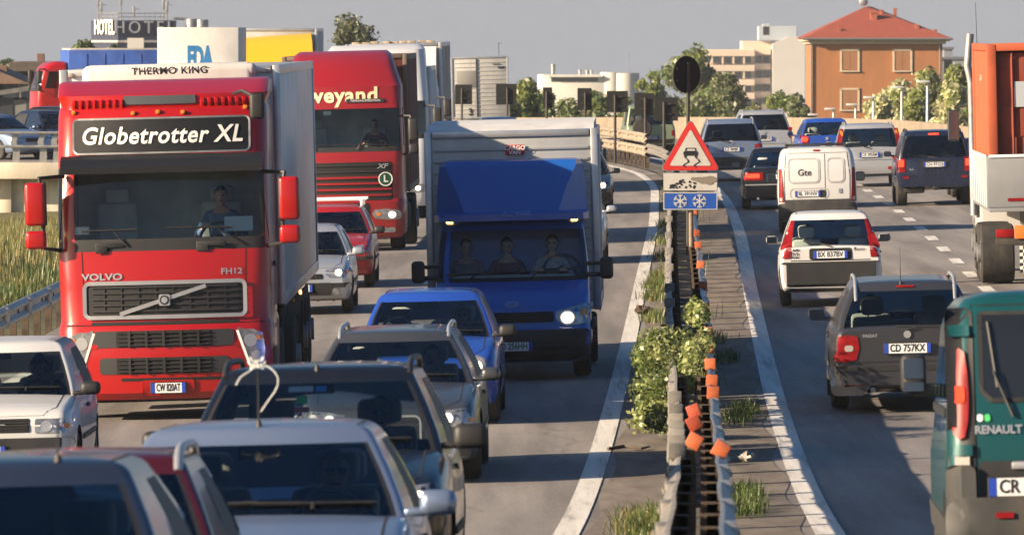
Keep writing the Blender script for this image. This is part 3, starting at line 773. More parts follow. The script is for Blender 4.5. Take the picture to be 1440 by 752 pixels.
def car(name, label, cat, P, L, W, H, st, cab, side, arches, wheels, floor=None, pat='pgbgp', roof=None, trim=None, int_m=None, dr=(1,), hub=None, rear_trim=True, gl=None, rg=None, rimm=None, spokes=5, bench=True, fg=None, sidewin=True):
    """cab: yfb,yft,yrt,yrb,wb,wt,belt  (y from the nose)"""
    root = thing(name, label, cat)
    yfb, yft, yrt, yrb, wb, wt, belt = cab
    bd = body_loft(root, st, L, P, arches, (yfb+.10, yrb-.08, wb-.10))
    z0, z1 = belt-.05, H-.06
    vsq = [0, .07, .32, .62, .90, 1.0]
    lv = []
    for v in vsq:
        z = z0+(z1-z0)*v; ww = wb+(wt-wb)*v**1.35
        yf = yfb+(yft-yfb)*v**1.08-L/2; yr = yrb+(yrt-yrb)*v**1.35-L/2
        lv.append((z, ww, yf, yr, .045, .05, .13-.04*v, .05))
    for ins, dz in ((.025,.022),(.07,.042),(.18,.056),(.42,.066)):
        z = z1+dz; ww = wt-ins
        lv.append((z, ww, yft-L/2+ins*.9, yrt-L/2-ins*.7, .05, .05, .08, .05))
    tr = trim or BLK
    def cls(t, k):
        a, i = t
        if k >= 5: return 'paint'
        g = 1 <= k <= 3
        if a == 'F': return ('gf' if 0 < i < len(TFD)-2 else 'trim') if g else ('trim' if k == 0 else 'trim' if k == 4 and False else 'paint' if k != 0 else 'trim')
        if a == 'R': return ('gr' if (0 < i < len(TFD)-2 and rg is not False) else ('trim' if rear_trim else 'paint')) if g else 'paint'
        if a == 'S':
            j = i if i >= 0 else -i-1
            c = pat[j]
            if not g: return 'paint'
            return {'p': 'paint', 'g': 'gs' if sidewin else 'trim', 'b': 'trim', 'q': 'paint'}[c]
        return 'paint'
    gg = gl or GLASS
    sh = ring_shell(root, lv, side, cls, {'paint': ('greenhouse', P), 'trim': ('greenhouse', tr), 'gf': ('windscreen', fg or WGLASS), 'gr': ('rear_window', rg or gg), 'gs': ('side_windows', gg)})
    bvb = bvh_of(bd); bva = bvh_of(bd, *sh.values())
    for y, r, wd in wheels:
        for s in (-1, 1): wheel(root, s*(W/2-wd/2-.02), y-L/2, r, wd, rimm, spokes)
    # roof gutters and cabin
    for e in (-1, 1): seam(bva, [(e*(wt-.075), yft-L/2+.16), (e*(wt-.075), yrt-L/2-.12)], 'T', root, .014, None, 'roof_gutter')
    hz = .46 if floor is None else floor
    b = B(); b.box((0, (yfb+yrb)/2-L/2+.1, hz-.20), (2*wb-.16, yrb-yfb-.5, .04), 0)
    b.box((0, yfb-L/2+.32, belt-.22), (2*wb-.2, .5, .36), .08, seg=3); b.box((0, yfb-L/2+.52, belt-.10), (.34,.16,.16), .05)
    b.done('dashboard', INT, root, 45)
    sy = yfb+1.28
    seats(root, L, (sy,), (-.36,.36), hz, int_m)
    if bench: seats(root, L, (min(yrb-.6, sy+.9),), (-.36,.36), hz+.02, int_m, True, .56)
    for d in dr: steering(root, d*.36, yfb+.72-L/2, belt-.04)
    b = B(); b.box((0, yft-L/2-.02+.10, H-.15), (.22,.03,.07), .012, seg=2); b.cyl((0,yft-L/2+.1,H-.14), (0,yft-L/2+.12,H-.06), .012); b.done('rear_view_mirror', BLK, root)
    return dict(root=root, body=bd, bvb=bvb, bv=bva, L=L, W=W, H=H, sy=sy, hz=hz, sh=sh, cab=cab)
def stn(L, W, nose=.66, lip=.76, cy=1.05, cz=.93, belt=.92, tail=.93, cl=.2, nw=.82, tw=.87, nb=.34, th=None):
    w_ = W/2
    return [(0,w_*nw,nose,nb),(.05,w_*(nw+.06),nose+.05,cl+.07),(.18,w_*.955,lip,cl+.02),(cy*.6,w_*.99,lip+(cz-lip)*.66,cl),(cy,w_,cz,cl),(L*.5,w_,belt,cl),(L-.95,w_*.995,tail,cl),(L-.22,w_*.965,tail,cl+.02),(L-.05,w_*(tw+.05),tail-.01,cl+.07),(L,w_*tw,tail-.04,nb)]
def roof_rails(c, x, y0, y1, h=.06, m=None):
    L = c['L']
    for e in (-1, 1):
        zt = lambda y: (cast(c['bv'], 'T', e*x, y-L/2) or Vector((0,0,c['H']-.06))).z
        pts = [(e*x, y0-L/2, zt(y0)-.01)]+[(e*x, y0+(y1-y0)*t-L/2, zt(y0+(y1-y0)*t)+h*min(1, 6*t, 6*(1-t))) for t in (.05,.14,.3,.5,.7,.86,.95)]+[(e*x, y1-L/2, zt(y1)-.01)]
        b = B(); b.tube(pts, .022, 8); b.done('roof_rail', m or BLK, c['root'], 60)
def antenna(c, x, y, h=.45, lean=-.25, z=None):
    L = c['L']; z = z or (cast(c['bv'], 'T', x, y-L/2) or Vector((0,0,c['H']))).z
    b = B(); b.cyl((x,y-L/2,z-.01), (x,y-L/2,z+.03), .02, .012, 8); b.tube([(x,y-L/2,z+.02), (x,y-L/2+h*.1,z+h*.5), (x,y-L/2-lean*h,z+h)], [.006,.005,.003], 5); b.done('antenna', BLK, c['root'])
def front_kit(c, lamp, grille=None, lit=None, ind=None, bowl=None, bumper=None, bump_m=None, intake=None, plate_s=None, pz=.42, badge=None, hood=True, grille_m=None, slat=5, gframe=None, foglights=None):
    r, bv = c['root'], c['bvb']; L = c['L']
    if bumper: proj('front_bumper', bv, bumper, 'F', bump_m or BLK, r, .035, .08, .12)
    if intake: proj('air_intake', bv, intake, 'F', DARK, r, .042 if bumper else .008, .03, .15)
    for e in (1, -1):
        f = (lambda q: q) if e == 1 else mir
        sg = lambda q: None if q is None else (e*q[0], *q[1:])
        headlight(r, bv, f(lamp), sg(lit), sg(ind), [sg(q) for q in (bowl or [])])
        if foglights: proj('fog_lamp', bv, ell(e*foglights[0], foglights[1], foglights[2], foglights[2]), 'F', LAMP, r, .045, .02, .08)
    if grille:
        g = proj('grille', bv, grille, 'F', DARK, r, .008, .03, .1)
        xs_ = [p[0] for p in grille]; zs_ = [p[1] for p in grille]; x0, x1, z0, z1 = min(xs_), max(xs_), min(zs_), max(zs_)
        for k in range(slat):
            z = z0+(z1-z0)*(k+.5)/slat
            proj('grille_bar', bv, rr(0, z, (x1-x0)*.94, (z1-z0)/slat*.35, .004, 1), 'F', grille_m or BLK, g, .016, .012, .12)
        if gframe:
            outer = grille+[grille[0]]; seam(bv, outer, 'F', g, .02, gframe, 'grille_surround', .016)
    if badge: proj('badge', bv, ell(badge[0], badge[1], badge[2], badge[3] if len(badge) > 3 else badge[2]), 'F', CHROME, r, .02, .02, .06)
    if plate_s is not None: plate(r, plate_s, bv, 'F', 0, pz, .36, .11, .05 if bumper else .02)
    if not c.get('nowip'):
        zb_ = c['cab'][6]+.055
        wiper(r, c['bv'], (-.30,zb_-.005), ((-.62,zb_+.02),(.02,zb_+.035),(-.25,zb_+.03)), 'F'); wiper(r, c['bv'], (.30,zb_-.005), ((.0,zb_+.03),(.62,zb_+.02),(.30,zb_+.03)), 'F')
    if hood:
        yfb = c['cab'][0]; wh = c['W']*.40
        seam(bv, [(-wh, yfb-L/2+.02), (-wh*.98, .3-L/2), (-wh*.8, .10-L/2), (0, .07-L/2), (wh*.8, .10-L/2), (wh*.98, .3-L/2), (wh, yfb-L/2+.02)], 'T', r, .012)
def rear_kit(c, lamp, bumper=None, bump_m=None, plate_s='', pz=.75, plx=0., badge=None, hatch=None, handle=True, lit=None, wip=None, rev=None, exhaust=None, reflz=None, brake3=None, lamp_m=None, plw=.52, recess=None, amb=None, poff=.03):
    r, bv = c['root'], c['bv']; L = c['L']
    if bumper: proj('rear_bumper', bv, bumper, 'R', bump_m or BLK, r, .05, .10, .12)
    for e in (1, -1):
        f = (lambda q: q) if e == 1 else mir
        t = proj('tail_light', bv, f(lamp), 'R', lamp_m or REDL, r, .012, .04, .05)
        if t:
            if rev: proj('reversing_lamp', bv, f(rr(*rev)), 'R', WLENS, t, .018, .01, .05)
            if amb: proj('indicator', bv, f(rr(*amb)), 'R', AMBL, t, .018, .01, .05)
            if lit: proj('brake_lamp', bv, f(rr(*lit)), 'R', LITR, t, .020, .01, .05)
        if reflz: proj('reflector', bv, f(rr(*reflz)), 'R', REDL, r, .06, .012, .1)
    if recess: proj('plate_recess', bv, recess, 'R', mat('recess_'+c['body'].name, (.02,.02,.022), .6) if False else BLK, r, .006, .03, .1)
    if plate_s is not None: plate(r, plate_s, bv, 'R', plx, pz, plw, .11, poff)
    if badge: proj('badge', bv, ell(badge[0],badge[1],badge[2],badge[3] if len(badge) > 3 else badge[2]), 'R', CHROME, r, .018, .02, .06)
    if hatch: seam(bv, hatch, 'R', r, .014)
    if brake3: proj('high_brake_lamp', bv, rr(*brake3), 'R', LITR if len(brake3) > 5 else REDL, r, .02, .02, .1)
    if wip: wiper(r, bv, wip[0], wip[1], 'R')
    if exhaust: b = B(); b.cyl((exhaust[0], L/2-.2, exhaust[1]), (exhaust[0], L/2+.02, exhaust[1]), .03, None, 12); b.cyl((exhaust[0], L/2-.1, exhaust[1]), (exhaust[0], L/2+.022, exhaust[1]), .022, None, 12); b.done('exhaust', STEEL, r)
def doors(c, ys, z0=.28, handle=None):
    r, bv = c['root'], c['bvb']; L = c['L']; belt = c['cab'][6]
    for ax, e in (('P', 1), ('N', -1)):
        for y in ys: seam(bv, [(y-L/2, z0), (y-L/2+.01, belt-.08)], ax, r, .012)
        for y in (handle or []):
            proj('door_handle', bv, rr(y-L/2, belt-.13, .18, .035, .012, 2), ax, BLK, r, .025, .02, .1)
        proj('side_strip', bv, rr((ys[0]+ys[-1])/2-L/2, .5, ys[-1]-ys[0]-.1, .05, .01, 1), ax, BLK, r, .012, .02, .3)

# ------------------------------------------------------------------ people
def _head(bm, base, turn=0., mats=(1, 2, 3), nod=0.):
    g = bmesh.ops.create_uvsphere(bm, u_segments=28, v_segments=20, radius=1)['verts']
    rot = Matrix.Rotation(turn, 4, 'Z') @ Matrix.Rotation(nod, 4, 'X')
    for v in g:
        x, y, z = v.co
        fy = max(0, -y)
        jaw = 1-.30*max(0, -z)**1.3
        X, Y, Z = x*.077*jaw, y*.098, z*.118
        G = lambda cx, cz, s: math.exp(-(((x-cx)/s)**2+((z-cz)/s)**2))*fy
        Y -= .026*math.exp(-((x/.16)**2+((z+.16)/.22)**2))*fy+.010*math.exp(-((x/.12)**2+((z-.02)/.2)**2))*fy
        Y += .015*(G(.40,.06,.20)+G(-.40,.06,.20)); Y -= .006*(G(.4,.27,.24)+G(-.4,.27,.24))
        Y -= .007*math.exp(-((x/.30)**2+((z+.50)/.10)**2))*fy; Y -= .012*math.exp(-((x/.28)**2+((z+.80)/.16)**2))*fy
        v.co = base+rot @ Vector((X, Y, Z))
    for f in set(f for v in g for f in v.link_faces):
        f.material_index = mats[0]
    inv = rot.inverted()
    for f in set(f for v in g for f in v.link_faces):
        c = inv @ (f.calc_center_median()-base)
        if c.y < -.05:
            if abs(abs(c.x)-.031) < .014 and abs(c.z-.008) < .010: f.material_index = mats[1]
            elif abs(c.x) < .026 and abs(c.z+.058) < .009: f.material_index = mats[2]
    for s in (-1, 1):
        g2 = bmesh.ops.create_uvsphere(bm, u_segments=8, v_segments=6, radius=1)['verts']
        for v in g2: v.co = base+rot @ Vector((v.co.x*.012+s*.078, v.co.y*.022+.012, v.co.z*.034-.005))
        for f in set(f for v in g2 for f in v.link_faces): f.material_index = mats[0]
    return rot
def _hand(V, E, Rd, wrist_i, wp, d, up, side, grip):
    """palm plus five fingers; d = direction of the forearm, up = back of the hand"""
    d = d.normalized(); sd = d.cross(up).normalized()*side; up = sd.cross(d).normalized()*side
    pc = len(V); V.append(wp+d*.045); Rd.append((.026,.017)); E.append((wrist_i, pc))
    for k, (o, ln) in enumerate(((-.030,.062),(-.010,.075),(.010,.070),(.028,.055))):
        a = wp+d*.085+sd*o; i0 = len(V); V.append(a); Rd.append((.0105,.0105)); E.append((pc, i0))
        c1, c2 = grip*.8, grip*1.7
        p1 = a+(d*math.cos(c1)-up*math.sin(c1))*ln*.55; p2 = p1+(d*math.cos(c2)-up*math.sin(c2))*ln*.5
        V.append(p1); Rd.append((.009,.009)); V.append(p2); Rd.append((.007,.007)); E.append((i0, i0+1)); E.append((i0+1, i0+2))
    t0 = wp+d*.03-sd*.030; i0 = len(V); V.append(t0); Rd.append((.012,.012)); E.append((pc, i0))
    p1 = t0+(d*.6-sd*.75-up*.3*grip).normalized()*.036; p2 = p1+(d*.9-sd*.2-up*.5*grip).normalized()*.03
    V.append(p1); Rd.append((.0095,.0095)); V.append(p2); Rd.append((.008,.008)); E.append((i0, i0+1)); E.append((i0+1, i0+2))
_pc = {}
def person_mesh(key, arms, turn, nod, lean):
    if key in _pc: return _pc[key]
    V = [Vector((0,0,.06)), Vector((0,.02+lean*.25,.22)), Vector((0,.05+lean*.6,.42)), Vector((0,.06+lean*.8,.56)), Vector((0,.05+lean*.9,.66))]
    Rd = [(.15,.12),(.145,.115),(.155,.115),(.062,.062),(.055,.055)]; E = [(0,1),(1,2),(2,3),(3,4)]
    sh = []
    for s, (el, wr, up, grip) in zip((-1, 1), arms):
        a = len(V); V.append(Vector((s*.17,.05+lean*.65,.48))); Rd.append((.072,.072)); E.append((2, a))
        V.append(Vector(el)); Rd.append((.047,.047)); E.append((a, a+1))
        e2, w2 = Vector(el), Vector(wr)
        V.append(e2.lerp(w2, .45)); Rd.append((.044,.044)); E.append((a+1, a+2)); V.append(w2); Rd.append((.028,.026)); E.append((a+2, a+3))
        sh.append(a+3)
    nh = len(V)
    for s, wi, (el, wr, up, grip) in zip((-1, 1), sh, arms):
        _hand(V, E, Rd, wi, Vector(wr), Vector(wr)-Vector(el), Vector(up), s, grip)
    nl = len(V)
    for s in (-1, 1):
        a = len(V); V += [Vector((s*.10,-.06,.04)), Vector((s*.13,-.44,.10)), Vector((s*.13,-.68,-.24)), Vector((s*.13,-.80,-.28))]
        Rd += [(.088,.085),(.062,.062),(.044,.044),(.042,.035)]; E += [(0,a),(a,a+1),(a+1,a+2),(a+2,a+3)]
    me = bpy.data.meshes.new('figure'); me.from_pydata([tuple(v) for v in V], E, []); o = link('figure', me)
    sk = o.modifiers.new('s', 'SKIN'); sk.use_smooth_shade = True
    for i, v in enumerate(me.skin_vertices[0].data): v.radius = Rd[i]; v.use_root = (i == 0)
    ss = o.modifiers.new('u', 'SUBSURF'); ss.levels = 1; ss.render_levels = 1
    dg = bpy.context.evaluated_depsgraph_get(); dg.update()
    m2 = bpy.data.meshes.new_from_object(o.evaluated_get(dg)); bpy.data.objects.remove(o)
    bm = bmesh.new(); bm.from_mesh(m2)
    VV = np.array([tuple(v) for v in V])
    for f in bm.faces:
        c = np.array(f.calc_center_median()); i = int(np.argmin(((VV-c)**2).sum(1)))
        f.material_index = 1 if (i in (3, 4) and c[2] > .53 or nh <= i < nl or i in sh) else (4 if i >= nl or i == 0 else 0)
    hb = Vector((0, .04+lean*.9, .722))
    rot = _head(bm, hb, turn, (1, 2, 3), nod)
    for f in bm.faces: f.smooth = True
    me = bpy.data.meshes.new('person')
    for m_ in (BLK, BLK, BLK, BLK, BLK): me.materials.append(m_)
    mi_ = [f.material_index for f in bm.faces]; bm.to_mesh(me); bm.free(); me.polygons.foreach_set('material_index', mi_)
    # hair shell
    def shell(lo, sc, flat):
        b = bmesh.new(); g = bmesh.ops.create_uvsphere(b, u_segments=24, v_segments=16, radius=1)['verts']
        kill = [v for v in g if (v.co.z < lo and v.co.y < .15) or v.co.z < lo-.45 or (v.co.y < -.55 and v.co.z < .55)]
        bmesh.ops.delete(b, geom=kill, context='VERTS')
        for v in b.verts:
            n_ = 1+.03*math.sin(v.co.x*17+v.co.z*23)*math.sin(v.co.y*19)
            v.co = hb+rot @ Vector((v.co.x*.086*sc*n_, v.co.y*.106*sc*n_+.004, v.co.z*.126*sc*n_+.002))
        for f in b.faces: f.smooth = True
        m_ = bpy.data.meshes.new('hair'); b.to_mesh(m_); b.free(); return m_
    _pc[key] = (me, shell(.15, 1.0, 0), hb, rot)
    return _pc[key]
SKIN = mat('skin', (.52,.31,.21), .55, var=.08, vs=9); SKIN2 = mat('tanned_skin', (.40,.22,.14), .55, var=.08, vs=9)
EYE = mat('eye_dark', (.02,.015,.012), .3); LIP = mat('lips', (.30,.10,.085), .5)
HAIRD = mat('dark_hair', (.018,.012,.009), .6, var=.4, vs=30); HAIRB = mat('brown_hair', (.07,.04,.022), .6, var=.4, vs=30)
TROU = mat('dark_trousers', (.02,.022,.03), .85)
def WHEELARMS(wx_=0., up=.0): return (((-.30,-.10,.22),(-.19+wx_,-.34,.36+up),(0,-.3,1),1.1), ((.30,-.10,.22),(.19+wx_,-.34,.36+up),(0,-.3,1),1.1))
LAP = (((-.28,.02,.20),(-.14,-.24,.17),(0,0,1),.7), ((.28,.02,.20),(.14,-.24,.17),(0,0,1),.7))
PHONE = (((-.30,-.08,.23),(-.17,-.33,.36),(0,-.3,1),1.0), ((.34,-.10,.40),(.135,-.03,.66),(.7,.2,.2),1.2))
CHIN = (((-.33,-.16,.40),(-.13,-.10,.60),(-.8,-.2,.2),1.2), ((.30,-.10,.22),(.19,-.34,.36),(0,-.3,1),1.1))
def person(label, veh, at, shirt, arms=None, key='drive', turn=0., nod=0., lean=.10, skin=None, hair=None, scale=.95, glasses=False, hat=None, rotz=0.):
    me, hair_m, hb, rot = person_mesh(key, arms or WHEELARMS(), turn, nod, lean)
    me = me.copy(); me.name = 'person'
    for i_, m_ in enumerate((shirt, skin or SKIN, EYE, LIP, TROU)): me.materials[i_] = m_
    o = link('person', me); tag(o, label, 'person')
    o.matrix_basis = veh.matrix_basis @ Matrix.Translation(Vector(at)) @ Matrix.Rotation(rotz, 4, 'Z') @ Matrix.Scale(scale, 4)
    hm = hair_m.copy(); hm.materials.clear(); hm.materials.append(hair or HAIRD)
    hn = link('hair' if not hat else 'hat', hm, o)
    if hat:
        hm.materials.clear(); hm.materials.append(hat)
        for v in hm.vertices: v.co = hb+(v.co-hb)*1.08+Vector((0,0,.012))
    if glasses:
        b = B()
        for s in (-1, 1): b.box((s*.034, -.098, .010), (.058,.014,.038), .006); b.box((s*.076,-.04,.014), (.006,.12,.01), 0)
        b.box((0,-.10,.016), (.02,.012,.008), 0)
        bmesh.ops.transform(b.bm, matrix=Matrix.Translation(hb) @ rot, verts=b.bm.verts[:])
        b.done('sunglasses', mat('dark_glasses', (.01,.012,.014), .06, coat=1.), o)
    return o
# ------------------------------------------------------------------ lorries (local: front bumper at y = 0, body runs to +Y)
REDP = paint('lorry_red', (.36,.005,.004), rough=.28, grime=.10)
DAFR = paint('dark_lorry_red', (.27,.008,.009), rough=.32, grime=.15)
WHP = paint('lorry_white', (.62,.63,.66), rough=.4, grime=.35)
BLUEP = paint('van_blue', (.010,.10,.42), rough=.36, grime=.15)
GREYBOX = mat('grey_box_skin', (.60,.60,.60), .38, .3, var=.12, vs=1.2, grime=.4, gcol=(.25,.22,.18), stretch=(1,.4,1))
WBOX = mat('white_box_skin', (.62,.60,.57), .6, var=.08, vs=1, grime=.3, gcol=(.35,.30,.25))
ALU = mat('aluminium_strip', (.55,.55,.56), .38, .7, var=.15)
CHAS = mat('chassis_black', (.022,.02,.02), .8, var=.4, vs=4, grime=.6, gcol=(.10,.08,.06))
def cab_shell(root, lv, ws, sw, red, cowl=None, side=[0,.07,.50,.58,1], wrap=2, wsg=None):
    """ws: level range of the windscreen; sw: of the side windows; cowl: level range of the black strip"""
    def cls(t, k):
        a, i = t
        if ws[0] <= k < ws[1]:
            if a == 'F' or (a == 'cF' and abs(i) <= wrap): return 'gf'
        if cowl and cowl[0] <= k < cowl[1] and (a == 'F' or (a == 'cF' and abs(i) <= wrap)): return 'trim'
        if sw[0] <= k < sw[1] and a == 'S' and (i == 1 or i == 2 or -i-1 == 2 or -i-1 == 1) and ((i if i >= 0 else -i-1) == 2 or (i if i >= 0 else -i-1) == 1): 
            j = i if i >= 0 else -i-1
            return 'gs' if j == 1 or j == 2 and False else 'paint'
        return 'paint'
    sh = ring_shell(root, lv, side, cls, {'paint': ('cab', red), 'trim': ('cab', BLK), 'gf': ('windscreen', wsg or WGLASS), 'gs': ('side_windows', TGLASS)}, smooth=30)
    return sh, bvh_of(*sh.values())
def cab_inside(root, w_, y0, zf, rhd=False):
    b = B(); b.box((0, y0+.42, zf+.52), (2*w_-.25, .5, .30), .08, seg=3); b.box((0, y0+1.1, zf-.05), (2*w_-.2, 1.6, .08), 0); b.box((0, y0+1.95, zf+.9), (2*w_-.2, .06, 1.9), 0)
    b.done('dashboard', INT, root, 45)
    s = -1 if rhd else 1
    for x in (-.62, .62):
        b = B(); b.box((x, y0+1.25, zf+.36), (.5,.5,.16), .05); b.box((x, y0+1.53, zf+.76), (.48,.13,.75), .05, Matrix.Rotation(R(-8), 4, 'X')); o = b.done('seat', INT, root, 45)
        b = B(); b.box((x, y0+1.60, zf+1.22), (.28,.1,.18), .04); b.done('headrest', INT, o, 45)
    steering(root, s*.62, y0+.78, zf+.72, .23, 40)
def lorry_mirror(root, x, z, m, big=(.22,.16,.52), small=(.22,.16,.20), y=.25, gap=.06, arm=BLK, ends=None):
    for e in (-1, 1):
        b = B(); b.box((e*x, y, z), big, .045, seg=3)
        b.m(1).tube([(e*(x-.32), y+.25, z+big[2]*.62), (e*(x-.05), y, z+big[2]*.60), (e*(x-.09), y, z), (e*(x-.08), y, z-big[2]*.6-small[2]), (e*(x-.32), y+.25, z-big[2]*.7-small[2])], .028, 6)
        b.box((e*(x-big[0]*.42), y+.01, z), (big[0]*.22, big[1]*.9, big[2]*1.02), .02)
        o = b.done('wing_mirror', [m, arm], root, 45)
        if small:
            c = B(); c.box((e*x, y, z-big[2]/2-gap-small[2]/2), small, .045, seg=3); c.done('wide_angle_mirror', m, o, 45)
        g = B(); g.box((e*x, y+big[1]/2+.001, z), (big[0]*.8, .006, big[2]*.86)); g.done('mirror_glass', MIRG, o, 0)
def box_body(root, w_, y0, y1, z0, z1, m, frame=None, ribs=0, name='cargo_box', roof=None, bev=.03):
    b = B(); b.box((0, (y0+y1)/2, (z0+z1)/2), (2*w_, y1-y0, z1-z0), bev)
    o = b.done(name, m, root, 30)
    if frame:
        f = B()
        for e in (-1, 1):
            f.box((e*(w_-.02), y0-.005, (z0+z1)/2), (.09, .05, z1-z0+.01), .012)
            f.box((e*(w_+.006), (y0+y1)/2, z1-.05), (.02, y1-y0, .11), .004); f.box((e*(w_+.006), (y0+y1)/2, z0+.05), (.02, y1-y0, .14), .004)
            f.box((e*(w_-.02), y1+.005, (z0+z1)/2), (.09, .05, z1-z0+.01), .012)
        f.box((0, y0-.006, z1-.04), (2*w_-.16, .05, .085), .01); f.box((0, y0-.006, z0+.05), (2*w_-.16, .05, .1), .01)
        f.done('corner_frame', frame, o, 30)
    if ribs:
        for e in (-1, 1):
            f = B(); n = int((y1-y0)/ribs)
            for k in range(1, n): f.box((e*(w_+.004), y0+(y1-y0)*k/n, (z0+z1)/2), (.012, .05, z1-z0-.26), .003)
            f.done('side_ribs', m, o, 30); 
    return o
def axle(root, y, w_, r, dual, wd=.30):
    for e in (-1, 1): wheel(root, e*(w_-wd/2), y, r, wd if not dual else .56, mat('lorry_rim', (.35,.35,.36), .5, .6, var=.3, grime=.5), 8, hub=True)

# --- the red tractor and its refrigerated trailer
vt = thing('refrigerated_lorry', 'big red lorry with white slanted lettering over its windscreen and a grey refrigerated trailer', 'lorry')
pose(vt, wx(235, 86.3), 86.3, 9, .004, face=False)
lv = [(.24,1.17,.12,2.2,.22,.08,.10,.0),(.32,1.23,.03,2.2,.25,.08,.12,.0),(.62,1.245,.0,2.2,.26,.08,.12,.0),(1.06,1.245,.0,2.2,.26,.08,.12,.0),(1.115,1.235,.03,2.2,.26,.08,.12,.0),
      (1.15,1.225,.055,2.2,.24,.08,.11,.0),(1.55,1.228,.075,2.2,.22,.08,.10,.0),(1.96,1.232,.11,2.2,.20,.08,.09,.0),(2.10,1.232,.135,2.2,.20,.08,.09,.0),(2.5,1.230,.21,2.2,.19,.08,.09,.0),(2.92,1.222,.30,2.2,.19,.08,.10,.0),
      (3.04,1.225,.32,2.2,.22,.08,.12,.0),(3.12,1.228,.34,2.2,.24,.08,.12,.0),(3.5,1.222,.44,2.2,.26,.08,.14,.0),(3.60,1.215,.50,2.2,.26,.08,.15,.0),(3.635,1.20,.60,2.2,.26,.08,.15,.0),(3.66,1.20,.60,2.2,.26,.08,.15,.0),(3.76,1.235,.66,2.25,.20,.08,.12,.0),(3.90,1.235,1.1,2.25,.14,.06,.08,.0),(3.93,1.2,1.3,2.2,.12,.06,.06,.0)]
sh, bv = cab_shell(vt, lv, (8,10), (8,10), REDP, (7,8), [0,.06,.46,.54,1])
proj('hood_gap', bv, rr(0, 1.128, 1.72, .035, .01, 1), 'F', DARK, vt, .004, .03)
for e in (1, -1):
    f = (lambda q: q) if e == 1 else mir
    h = headlight(vt, bv, f(sm([(.83,1.02),(.90,1.03),(1.12,.98),(1.13,.62),(1.02,.58),(.97,.60)], 2)), bowl=[(e*.98,.90,.075),(e*1.05,.72,.06)], ind=(e*1.09,.93,.04))
    seam(bv, f([(.83,1.02),(.97,.60),(1.13,.58)]), 'F', vt, .03, WHT, 'headlight_trim', .012)
    seam(bv, [(e*.92,1.18),(e*.94,1.6),(e*.95,1.96)], 'F', vt, .012)
    proj('bumper_step', bv, f([(.72,.94),(.74,.80),(.98,.82),(.96,.92)][::-1] if False else rr(.86,.86,.14,.05,.01,1)), 'F', REDP, vt, .008, .01)
gr_ = proj('grille', bv, rr(.0,1.395,1.84,.375,.05), 'F', mat('grille_black', (.012,.012,.013), .6), vt, .01, .04)
for z in (1.27,1.34,1.41,1.48,1.545): proj('grille_bar', bv, rr(0,z,1.70,.022,.005,1), 'F', BLK, gr_, .03, .03)
for x in np.arange(-.7,.71,.2): proj('grille_bar', bv, rr(float(x),1.40,.014,.30,.004,1), 'F', BLK, gr_, .024, .02)
o_ = rr(0,1.395,1.86,.395,.06); seam(bv, o_+[o_[0]], 'F', gr_, .045, CHROME, 'grille_surround', .03)
seam(bv, [(-.52,1.235),(.48,1.545)], 'F', gr_, .045, CHROME, 'diagonal_bar', .05)
proj('emblem', bv, rr(0,1.39,.13,.13,.02), 'F', CHROME, gr_, .06, .03); proj('emblem_ring', bv, ell(0,1.39,.055,.055), 'F', BLK, gr_, .064, .01); proj('emblem_core', bv, ell(0,1.39,.036,.036), 'F', CHROME, gr_, .068, .01)
for z, wd, n in ((.945,1.62,3),(.635,1.50,3)):
    g2 = proj('air_intake', bv, rr(-.02,z,wd,.19,.04), 'F', mat('intake_grey', (.03,.03,.032), .6), vt, .008, .04)
    m_ = proj('intake_mesh', bv, rr(-.02,z,1.10,.185,.02), 'F', DARK, g2, .013, .02)
    for k in range(4): proj('intake_bar', bv, rr(-.02,z-.07+.047*k,1.08,.012,.003,1), 'F', BLK, g2, .03, .02)
    for k in range(5): proj('intake_bar', bv, rr(-.42+.2*k,z,.03,.185,.004,1), 'F', BLK, g2, .034, .02)
seam(bv, [(-1.2,1.105),(1.2,1.105)], 'F', vt, .02)
proj('bumper_lip', bv, rr(.1,.475,1.25,.035,.01,1), 'F', DARK, vt, .004, .02)
proj('plate_mount', bv, rr(.02,.375,.6,.18,.02), 'F', REDP, vt, .02, .03); plate(vt, 'CW 820AT', bv, 'F', .02, .375, .40, .115, .03)
text('maker_lettering', 'VOLVO', .105, CHROME, vt, (-.72,1.665), 'F', bv, .012, bold=.03, sx=1.35); text('model_lettering', 'FH12', .095, CHROME, vt, (.78,1.70), 'F', bv, .012, bold=.02, sx=1.2)
sg = proj('roof_sign', bv, rr(-.01,3.29,2.03,.38,.05), 'F', mat('sign_black', (.007,.007,.008), .5), vt, .02, .04)
o_ = rr(-.01,3.29,2.05,.40,.06); seam(bv, o_+[o_[0]], 'F', sg, .022, STEEL, 'sign_frame', .024)
text('roof_lettering', 'Globetrotter XL', .275, WHT, sg, (-.01,3.285), 'F', bv, .03, bold=.022, shear=.22, sx=.93, space=1.08)
b = B(); pr = [(.20,3.07),(.02,3.02),(-.06,2.93),(-.05,2.86),(.0,2.90),(.12,3.0),(.30,3.01),(.34,3.06)]
b.prism([(p[0]+.10,p[1]) for p in pr], 'x', -1.17, 1.17); b.done('sun_visor', mat('visor_dark', (.008,.009,.012), .5), vt, 40)
for e in (-1, 1):
    b = B(); pr_ = []; x = .44
    while x < 1.04: pr_ += [(x, 0), (x+.02, .045), (x+.05, .045), (x+.06, 0)]; x += .08
    A = [[b.bm.verts.new((e*u, .60+.13*u*u-v-dy, z)) for u, v in pr_] for z, dy in ((3.60,.0),(3.66,.01),(3.71,-.03))]
    for r0, r1 in zip(A[:-1], A[1:]):
        for k in range(len(r0)-1): b.bm.faces.new((r0[k], r0[k+1], r1[k+1], r1[k]))
    b.done('roof_lip_ribs', REDP, vt, 20)
